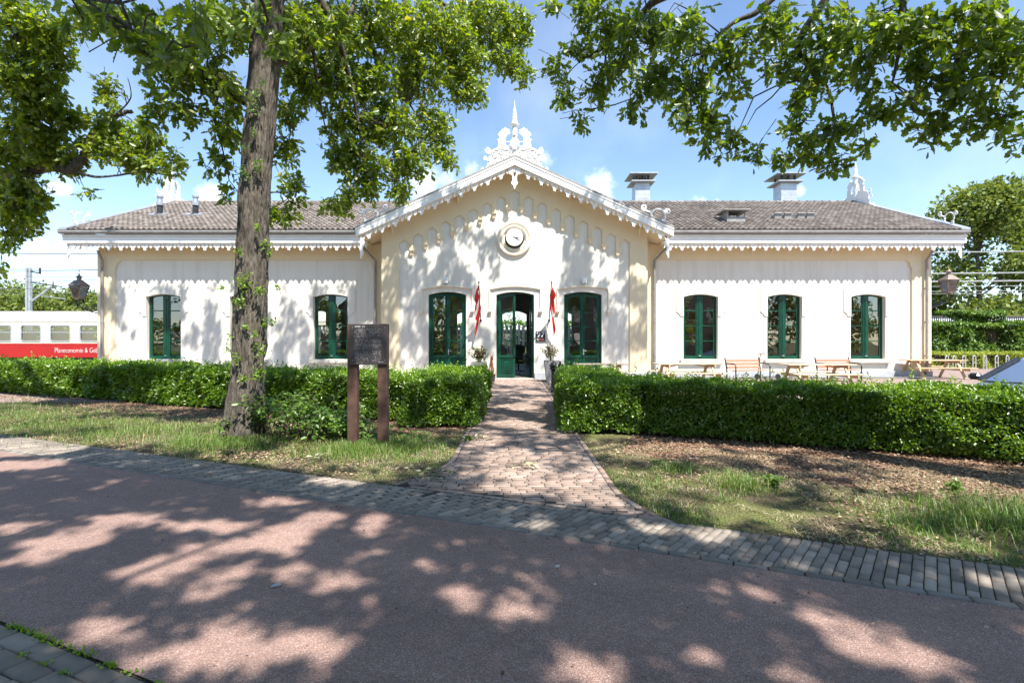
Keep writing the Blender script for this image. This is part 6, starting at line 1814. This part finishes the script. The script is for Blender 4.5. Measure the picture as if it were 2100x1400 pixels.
T1.blob((-3.2, 6.6, 11.0), (4.2, 3.4, 2.4), 200); T1.blob((-6.5, 12.5, 12.5), (5.0, 4.2, 3.0), 260)
T3.blob((5.5, 5.0, 10.5), (4.6, 4.2, 3.0), 260); T4.blob((-.6, -2.6, 9.4), (5.4, 3.6, 3.0), 500)
for T_ in (T1, T2, T3, T4): T_.finish()
# ================================================================ LOW PLANTS, GRASS, LITTER
def grass(name, P, H, lean, mat, w=.006):
    n = len(P); a = RNG.uniform(0, 6.28, n); d = np.stack([np.cos(a), np.sin(a), np.zeros(n)], 1); s = np.stack([-np.sin(a), np.cos(a), np.zeros(n)], 1)
    V = np.zeros((n, 5, 3)); W = (w * RNG.uniform(.7, 1.3, n))[:, None]; up = np.array((0, 0, 1.0)); H = H[:, None]; ln = lean[:, None]
    V[:, 0] = P - s * W; V[:, 1] = P + s * W
    mid = P + up * H * .6 + d * H * ln * .3; V[:, 2] = mid + s * W * .7; V[:, 3] = mid - s * W * .7
    V[:, 4] = P + up * H * (1 - .25 * ln) + d * H * ln
    idx = (np.arange(n)[:, None] * 5 + np.array([0, 1, 2, 3, 3, 2, 4])[None]).ravel()
    return np_mesh(name, V.reshape(-1, 3), idx, np.tile([4, 3], n), mat)
def on_path(x, y, pad=.05):
    l = np.where(y < 6.6, -.72 - (6.6 - y) ** 2 * .30, -.72); r = np.where(y < 5.2, 1.02 + (5.2 - y) ** 2 * .28, 1.02)
    return (x > l - pad) & (x < r + pad)
n = 300000
uu = -18 + 24.5 * RNG.random(n) ** .62; nn_ = RNG.uniform(N2 + .0, 7.7, n)
x, y = un(uu, nn_); D_ = np.hypot(x, y)
bare = vnoise(x, y, 1.1, 2) * .6 + vnoise(x, y, 3.2, 6) * .4
mul_edge = np.where(x > 1.0, 6.45 - .16 * np.clip(uu + 1, 0, 4), 7.05) + (vnoise(x, y, 2.0, 9) - .5) * .7
pr = np.clip((bare - .44) * 4.2, .03, 1) * np.clip((mul_edge - nn_) * 3, .012, 1) * np.clip(3.2 / D_ + .25, .2, 1)
edge = nn_ < N2 + .18
pr = np.where(edge, pr * .35, pr)
k = (RNG.random(n) < pr * .5) & ~on_path(x, y, .06) & (x > -17)
x, y, nn2, uu2 = x[k], y[k], nn_[k], uu[k]
tall = vnoise(x, y, .8, 12)
H = RNG.uniform(.014, .042, len(x)) * (1 + 1.2 * np.clip(tall - .5, 0, 1))
def tuft_boost(cx, cy, r, f): 
    global H
    H = H * (1 + f * np.exp(-((x - cx) ** 2 + (y - cy) ** 2) / (2 * r * r)))
tuft_boost(-2.1, 7.0, .55, 2.2); tuft_boost(-4.4, 7.6, .6, 2.2); tuft_boost(4.2, 4.2, .55, 2.4); tuft_boost(-6.6, 8.6, .9, 1.6); tuft_boost(-9, 9.8, 1.2, 1.6); tuft_boost(5.0, 3.7, .6, 1.6)
P = np.stack([x, y, np.full(len(x), .003)], 1)
tag(grass('grass', P, H * 1.15, RNG.uniform(.2, 1.1, len(x)), 'grass_blade', .0034), kind='stuff')
n = 75000; u = -14 + 19.5 * RNG.random(n) ** .7; v = RNG.uniform(N2 + .02, 7.6, n); x, y = un(u, v); k = (vnoise(x, y, 1.9, 41) * .6 + vnoise(x, y, 5, 42) * .4 > .47) & ~on_path(x, y, .05); x, y = x[k], y[k]
tag(grass('dry_grass', np.stack([x, y, RNG.uniform(.004, .02, len(x))], 1), RNG.uniform(.008, .03, len(x)), RNG.uniform(1.5, 5.0, len(x)), 'straw', .0028), kind='stuff')
# tall tufts
TP = []
for cx, cy, r, k in ((-2.05, 6.95, .32, 2600), (-1.65, 7.2, .25, 1500), (-4.45, 7.55, .30, 1700), (-3.9, 7.35, .35, 1300), (4.25, 4.15, .38, 2600), (4.9, 3.75, .3, 1300), (2.35, 5.35, .16, 500), (-6.2, 8.3, .5, 1500), (-7.6, 9.0, .5, 1400), (-9.6, 10.0, .8, 1600), (-12, 11.2, .9, 1500), (1.9, 5.95, .12, 250)):
    q = RNG.normal(0, r, (k, 2)); TP.append(np.stack([cx + q[:, 0], cy + q[:, 1], np.zeros(k)], 1))
TP = np.concatenate(TP); TP = TP[~on_path(TP[:, 0], TP[:, 1])]; 
tag(grass('tall_grass', TP, RNG.uniform(.05, .17, len(TP)), RNG.uniform(.5, 1.6, len(TP)), 'grass_blade', .0032), kind='stuff')
# leaf litter on the mulch and thinly over the verge
def litter(name, pts, S, mat, z=.008):
    n = len(pts); P = np.stack([pts[:, 0], pts[:, 1], z + RNG.uniform(0, .012, n)], 1); a = RNG.uniform(0, 6.28, n)
    return leaves(name, P, np.stack([np.cos(a), np.sin(a), RNG.uniform(-.25, .35, n)], 1), np.stack([.45 * rnd(n)[:, 0], .45 * rnd(n)[:, 1], np.ones(n)], 1), S, leaf_quad(), mat)
n = 26000; u = RNG.uniform(-1.4, 9, n); v = RNG.uniform(5.5, 8.6, n); x, y = un(u, v); ok = (v > 6.6 - .16 * np.clip(u + 1, 0, 4) + (vnoise(x, y, 2, 9) - .5) * .8) & ~on_path(x, y, .03)
a1 = np.stack([x[ok], y[ok]], 1)
n = 12000; u = RNG.uniform(-22, -3.9, n); v = RNG.uniform(6.5, 8.4, n); x, y = un(u, v); ok = (v > 6.9 + (vnoise(x, y, 2, 9) - .5) * .8); a2 = np.stack([x[ok], y[ok]], 1)
n = 20000; u = RNG.uniform(-14, 5.5, n); v = RNG.uniform(N2, 7.4, n); x, y = un(u, v); ok = (vnoise(x, y, 1.6, 31) > .46) & ~on_path(x, y, .1); a3 = np.stack([x[ok], y[ok]], 1)
q = RNG.normal(0, 1, (1500, 2)) * (.35, .30); a4 = np.stack([-3.45 + q[:, 0], 7.1 + q[:, 1]], 1)
allp = np.concatenate([a1, a2, a3, a4]); tag(litter('leaf_litter', allp, RNG.uniform(.016, .048, len(allp)), 'litter'), kind='stuff')
n = 420; x = RNG.uniform(-.75, 1.05, n); y = RNG.uniform(4.6, 14, n); b1 = np.stack([x, y], 1)
u = RNG.uniform(-9, 4, 420); v = RNG.uniform(N1, N2 + .2, 420); b2 = np.stack(un(u, v), 1)
u = RNG.uniform(-8, 4, 520); v = np.where(RNG.random(520) < .75, N1 - RNG.gamma(1.2, .16, 520), RNG.uniform(N0, N1, 520)); b3 = np.stack(un(u, v), 1)
allp = np.concatenate([b1, b2, b3]); tag(litter('path_litter', allp, RNG.uniform(.010, .030, len(allp)), 'litter', .026), kind='stuff')
# little green weeds in the joints of the near pavement
WP = []
for i in range(240):
    u = random.uniform(-4.5, -.2); j = random.randint(0, 8); x, y = un(u, N0 - .02 - j * .105 if random.random() < .65 else N0 - .01)
    for k in range(random.randint(6, 16)): WP.append((x + random.gauss(0, .022), y + random.gauss(0, .010), .018))
WP = np.array(WP); n = len(WP)
tag(leaves('joint_weeds', WP, rnd(n) * .6 + np.array((0, 0, .6)), rnd(n), RNG.uniform(.010, .024, n), leaf_quad(), 'hedge_shoot'), kind='stuff')
# twigs with wilted leaves lying on the ground
def fallen(px, py, label, k=16, spread=.10):
    Y = EYE * F / (py - 700); c = at(px, py, Y); t = thing('fallen_twig', (c.x, c.y, .02), label, 'twig')
    m = MB(); m.tube([(c.x - .2, c.y - .03, .03), (c.x, c.y + .01, .05), (c.x + .18, c.y + .05, .03)], .006, 5); m.build('stem', 'twig', t)
    P = np.array((c.x, c.y, .05)) + RNG.normal(0, 1, (k, 3)) * (spread, spread * .7, .018); leaves('leaves', P, rnd(k) * (1, 1, .4), rnd(k) * .5 + np.array((0, 0, 1)), RNG.uniform(.05, .09, k), leaf_oak(), 'dry_leaf', t)
for px, py, l, sp in ((878, 985, 'wilted leafy twig at the left corner of the brick path', .10), (905, 975, 'pale wilted twig beside the path corner, nearest the bricks', .08), (840, 968, 'bunch of pale dried leaves in the verge left of the path corner', .14), (1072, 962, 'small pale leafy twig lying on the middle of the brick path', .09), (1365, 958, 'tuft of dry pale leaves in the grass right of the path', .10), (640, 945, 'dried pale leaves by the left foot of the information board', .12), (985, 905, 'pale dried leaves by the hedge end left of the path', .10)):
    fallen(px, py, l, spread=sp)
# bramble at the foot of the oak
t = thing('bramble_bush', (-3.2, 7.9, 0), 'leafy green bramble growing between the oak trunk and the information board', 'bush')
P = []; D = []; st = MB()
for i in range(170):
    bx, by = random.gauss(-3.05, .50), random.gauss(7.95, .22); h = max(.14, .74 - .36 * abs(bx + 3.5)) * random.uniform(.5, 1.1)
    lx, ly = random.gauss(0, .22), random.gauss(-.05, .2)
    pts = [Vector((bx, by, 0)), Vector((bx + lx * .4, by + ly * .4, h * .7)), Vector((bx + lx, by + ly, h))]
    st.tube(pts, [.006, .005, .003], 4)
    for k in range(15):
        f = random.uniform(.3, 1); p = pts[0].lerp(pts[1], f * 2) if f < .5 else pts[1].lerp(pts[2], f * 2 - 1)
        P.append(tuple(p + Vector((random.gauss(0, .045), random.gauss(0, .045), random.gauss(0, .03))))); D.append((random.gauss(0, 1), random.gauss(-.3, 1), random.uniform(-.5, .3)))
st.build('stem', 'twig', t); P = np.array(P); n = len(P)
leaves('foliage', P, np.array(D), rnd(n) * .4 + np.array((0, -.15, 1)), RNG.uniform(.05, .10, n), leaf_oval(), 'bramble_leaf', t)
# seedlings
def seedling(x, y, h, k, label):
    t = thing('seedling', (x, y, 0), label, 'plant', 'seedlings in the mulch')
    st = MB(); P = []; D = []
    for i in range(k):
        a = random.uniform(0, 6.28); e = Vector((x + math.cos(a) * h * .4, y + math.sin(a) * h * .4, h * random.uniform(.6, 1))); st.tube([(x, y, 0), tuple(e)], .004, 4)
        for j in range(9): f = random.uniform(.4, 1); P.append((x + (e.x - x) * f + random.gauss(0, .02), y + (e.y - y) * f + random.gauss(0, .02), e.z * f)); D.append((random.gauss(0, 1), random.gauss(0, 1), random.gauss(0, .3)))
    st.build('stem', 'twig', t); P = np.array(P); leaves('leaves', P, np.array(D), rnd(len(P)) * .4 + np.array((0, 0, 1)), RNG.uniform(.04, .07, len(P)), leaf_oval(), 'bramble_leaf', t)
for px, py, h, k, l in ((1655, 905, .16, 7, 'small green seedling against the foot of the right hedge'), (1840, 925, .12, 6, 'green seedling in the mulch under the right hedge, further right'), (1585, 1000, .15, 8, 'seedling at the edge of grass and mulch right of the path'), (1950, 1010, .14, 6, 'seedling in the brown mulch near the right edge'), (960, 905, .10, 5, 'small seedling at the hedge corner left of the path')):
    Y = EYE * F / (py - 700); seedling((px - 1050) / F * Y, Y, h, k, l)
# pebble on the cycle path
for px, py, s, l in ((566, 1206, .020, 'small pale stone lying on the red cycle path'), (1143, 1167, .013, 'tiny pale stone on the red cycle path, nearer the brick border')):
    Y = EYE * F / (py - 700); c = at(px, py, Y); m = MB(); m.lathe([(0, 0), (s, .004), (s * 1.05, .010), (s * .6, .016), (0, .018)], (0, 0, 0), 9)
    m.xf(Matrix.Translation((c.x, c.y, .0125)) @ Matrix.Rotation(.6, 4, 'Z') @ Matrix.Diagonal((1.5, .8, 1, 1))); tag(m.build('stone', 'concrete', None, smooth=True), l, 'stone')

# ================================================================ BACKGROUND TREES AND BUSHES
def far_tree(x, y, h, w, n, lsize, label, mat='far_leaf', base=.16, seed=0, name='broadleaf_tree'):
    t = thing(name, (x, y, 0), label, 'tree', None)
    m = MB(); r0 = .013 * h + .06
    m.tube([(x, y, -.1), (x + .1, y, h * .3), (x - .1, y, h * .6), (x, y, h * .85)], [r0, r0 * .8, r0 * .5, r0 * .15], 9)
    rs = random.Random(seed); C = []
    for i in range(15):
        a = rs.uniform(0, 6.28); f = rs.uniform(.0, 1.0); zz = h * (base + .14 + (1 - base - .22) * f); rr = w * (1 - .75 * f ** 1.6) * rs.uniform(.3, .85)
        c = (x + rr * math.cos(a), y + rr * math.sin(a), zz); C.append((c, w * rs.uniform(.30, .48)))
        m.tube([(x, y, zz * .72), ((x + c[0]) / 2, (y + c[1]) / 2, zz * .9), c], [r0 * .35, r0 * .2, .03], 6)
    C.append(((x, y, h * .86), w * .4))
    m.build('trunk', 'bark', t, smooth=True)
    P = []; O = []
    for c, r in C:
        k = n // len(C); q = norm(rnd(k)) * (RNG.random(k) ** .45)[:, None]; q[:, 2] *= .75
        lump = vnoise(q[:, 0] * r + c[0], q[:, 2] * r + q[:, 1] * r, 1.4, seed) ; okk = lump > .36
        P.append((np.array(c) + q * r)[okk]); O.append(q[okk])
    P = np.concatenate(P); O = np.concatenate(O); k = len(P)
    leaves('crown', P, O + rnd(k) * .6, O * .7 + np.array((0, 0, .6)) + rnd(k) * .4, RNG.uniform(.7, 1.3, k) * lsize, leaf_quad(), mat, t)
# right: the tall tree and its neighbours
far_tree(41, 45, 15.2, 6.6, 24000, .36, 'tall loose-leaved tree towering behind the wires at the right edge', seed=3, base=.02)
far_tree(47, 47, 14.0, 5.5, 12000, .38, 'second tall tree half out of the picture at the right edge', seed=5, base=.02)
far_tree(36.5, 48, 9.5, 5.0, 12000, .36, 'lower tree filling in behind the right lantern', seed=8, base=.0)
# left: a row beyond the railway
for i, (px, Y, top, w) in enumerate(((10, 72, 585, 6.0), (45, 76, 582, 5.4), (98, 78, 590, 5.0), (140, 82, 598, 4.6), (178, 84, 606, 4.6), (-45, 70, 570, 7.0), (70, 70, 600, 5), (215, 80, 612, 5))):
    far_tree((px - 1050) / F * Y, Y, EYE + (700 - top) / F * Y + .6, w, 5200, .46, ('round tree beyond the railway left of the mast, at the picture edge', 'tree beyond the railway with its top just left of the mast', 'tree beyond the railway right of the mast', 'tree beyond the railway below the bracket arm of the mast', 'low tree beyond the railway behind the foot of the left lantern', 'tallest tree of the railway row, mostly outside the left edge', 'tree beyond the railway right behind the mast column', 'tree beyond the railway half hidden by the left wall corner')[i], seed=20 + i, base=-.1)
for i, (x, y, h) in enumerate(((-44, -15, 9), (-33, -13, 8), (-23, -15, 9.5), (-9.5, -14, 8), (3.5, -15, 9), (17, -14, 8.5), (30, -14, 9), (38, -16, 8), (46, -14, 9.5))):
    far_tree(x, y, h, 4.2, 3800, .42, ('garden tree far left across the road behind the viewer', 'second garden tree from the left across the road behind the viewer', 'garden tree left of the leftmost brick house behind the viewer', 'garden tree between the two left brick houses behind the viewer', 'garden tree between the middle and right brick houses behind the viewer', 'garden tree between the two right brick houses behind the viewer', 'garden tree right of the last brick house behind the viewer', 'second garden tree past the last brick house behind the viewer', 'garden tree farthest right behind the viewer')[i], seed=50 + i, base=0)
def leaf_mound(name, x0, x1, y, ztop, dpt, n, lsize, mat, label, cat, wav=.5):
    t = thing(name, ((x0 + x1) / 2, y, 0), label, cat)
    P = np.stack([RNG.uniform(x0, x1, n), RNG.uniform(0, 1, n), RNG.uniform(0, 1, n)], 1)
    top = ztop * (1 - wav * .5 + wav * (vnoise(P[:, 0], np.zeros(n), .45, 3) * .6 + vnoise(P[:, 0], np.zeros(n), 1.4, 4) * .4))
    s = RNG.random(n); front = s < .62
    zz = np.where(front, P[:, 2] * top, top - RNG.random(n) * .15)
    bul = (vnoise(P[:, 0], zz, 1.0, 7) - .5) * .9 + (vnoise(P[:, 0], zz, 2.6, 8) - .5) * .4
    yy = np.where(front, y + bul * min(1, dpt) + RNG.random(n) * .3 + np.clip(zz / ztop, 0, 1) * .5, y + P[:, 1] * dpt)
    Q = np.stack([P[:, 0], yy, zz], 1)
    leaves('foliage', Q, rnd(n) * .8 + np.array((0, -.5, -.1)), rnd(n) * .4 + np.array((0, -.4, .8)), RNG.uniform(.7, 1.3, n) * lsize, leaf_oval(), mat, t)
    m = MB(); k = 24; zs = [ztop * (1 - wav * .5) * .8] * (k + 1)
    m.box(x0 + .1, x1 - .1, y + .75, y + dpt, 0, ztop * (1 - wav * .5) - .12); m.build('blocking_core', 'hedge_core', t)  # solid dark core added inside the leaves so no light passes
leaf_mound('ivy_bank', 26.6, 40, 33.2, 2.75, 2.4, 16000, .20, 'ivy_leaf', 'long bright green ivy bank before the ribbed shelter on the right', 'bush', .22)
leaf_mound('ivy_mound', 29.3, 32.4, 33.4, 3.55, 2.2, 6500, .20, 'ivy_leaf', 'taller rounded heap of ivy rising in front of the shelter roof', 'bush', .35)
leaf_mound('low_hedge', 21.5, 34, 28.2, .92, 1.2, 12000, .10, 'yellow_hedge_leaf', 'low clipped yellow-green hedge behind the bike stands', 'hedge', .06)
# planting behind the station, seen through the hall and above nothing
leaf_mound('garden_hedge', -12, 12, 36.0, 2.9, 1.5, 9000, .2, 'ivy_leaf', 'green hedge behind the white slat fence, seen through the open door', 'hedge', .3)
# ================================================================ LIGHT, SKY, CAMERA
W = bpy.data.worlds.new('World'); scene.world = W; W.use_nodes = True
nt = W.node_tree; nt.nodes.clear()
out = N(nt, 'ShaderNodeOutputWorld'); bg = N(nt, 'ShaderNodeBackground', inp={'Strength': SKY_STRENGTH})
sky = N(nt, 'ShaderNodeTexSky', sky_type='NISHITA', sun_disc=False)
ts = -Vector(SUN_D)
sky.sun_elevation = math.asin(ts.z); sky.sun_rotation = math.atan2(ts.x, ts.y); sky.air_density = 1.0; sky.dust_density = .1; sky.ozone_density = 2.6; sky.altitude = 20
tc = N(nt, 'ShaderNodeTexCoord')
vn = N(nt, 'ShaderNodeVectorMath', operation='NORMALIZE'); nt.links.new(tc.outputs['Generated'], vn.inputs[0])
fine = noise(nt, vn.outputs[0], 14, 7, .6)
soft = noise(nt, vn.outputs[0], 5, 5, .55)
cur = None
def dirpx(px, py): return Vector(((px - 1050) / F, 1, (700 - py) / F)).normalized()
for px, py, r in ((965, 350, .055), (925, 372, .05), (880, 395, .05), (1115, 322, .03), (1230, 392, .042), (1215, 378, .02), (1438, 414, .026), (1470, 416, .016), (150, 500, .028), (70, 520, .032), (185, 525, .02), (1640, 392, .016), (120, 390, .028), (200, 600, .022), (600, 415, .03), (430, 414, .03)):
    d = N(nt, 'ShaderNodeVectorMath', operation='DISTANCE'); nt.links.new(vn.outputs[0], d.inputs[0]); d.inputs[1].default_value = dirpx(px, py)
    s = N(nt, 'ShaderNodeMath', operation='MULTIPLY_ADD', inp={1: -1.0 / r, 2: 1.0}); nt.links.new(d.outputs['Value'], s.inputs[0])
    if cur is None: cur = s.outputs[0]
    else:
        mxn = N(nt, 'ShaderNodeMath', operation='MAXIMUM'); nt.links.new(cur, mxn.inputs[0]); nt.links.new(s.outputs[0], mxn.inputs[1]); cur = mxn.outputs[0]
ad = N(nt, 'ShaderNodeMath', operation='MULTIPLY_ADD', inp={1: 2.8, 2: -1.6}); nt.links.new(fine, ad.inputs[0])
sm = N(nt, 'ShaderNodeMath', operation='ADD'); nt.links.new(cur, sm.inputs[0]); nt.links.new(ad.outputs[0], sm.inputs[1])
mr = N(nt, 'ShaderNodeMapRange', inp={1: .05, 2: 1.0, 3: 0.0, 4: .92}); mr.interpolation_type = 'SMOOTHSTEP'; nt.links.new(sm.outputs[0], mr.inputs[0])
hz = ramp(nt, soft, [(.48, (0, 0, 0)), (.8, (.14, .14, .14))])
mx = N(nt, 'ShaderNodeMath', operation='MAXIMUM'); nt.links.new(mr.outputs[0], mx.inputs[0]); nt.links.new(hz, mx.inputs[1])
c = mixc(nt, mx.outputs[0], sky.outputs[0], CLOUD)
nt.links.new(c, bg.inputs['Color']); nt.links.new(bg.outputs[0], out.inputs[0])
L = bpy.data.lights.new('sun', 'SUN'); L.energy = SUN_STRENGTH; L.angle = R(.55); L.color = (1.0, .955, .88)
so = bpy.data.objects.new('sun', L); COL.objects.link(so); so.rotation_euler = Vector(SUN_D).to_track_quat('-Z', 'Y').to_euler(); so.location = (4, -6, 20)
cam = bpy.data.cameras.new('camera'); cam.lens = 18; cam.sensor_width = 36; cam.sensor_fit = 'HORIZONTAL'; cam.clip_start = .05; cam.clip_end = 3000
co = bpy.data.objects.new('camera', cam); COL.objects.link(co); co.location = (0, 0, EYE); co.rotation_euler = (R(90), 0, 0); scene.camera = co
scene.view_settings.view_transform = 'Standard'; scene.view_settings.look = 'None'; scene.view_settings.exposure = EXPOSURE; scene.view_settings.gamma = 1
scene.view_settings.use_curve_mapping = False
scene.cycles.max_bounces = 8; scene.cycles.diffuse_bounces = 4; scene.cycles.glossy_bounces = 3; scene.cycles.transmission_bounces = 6; scene.cycles.transparent_max_bounces = 12
scene.cycles.use_denoising = True
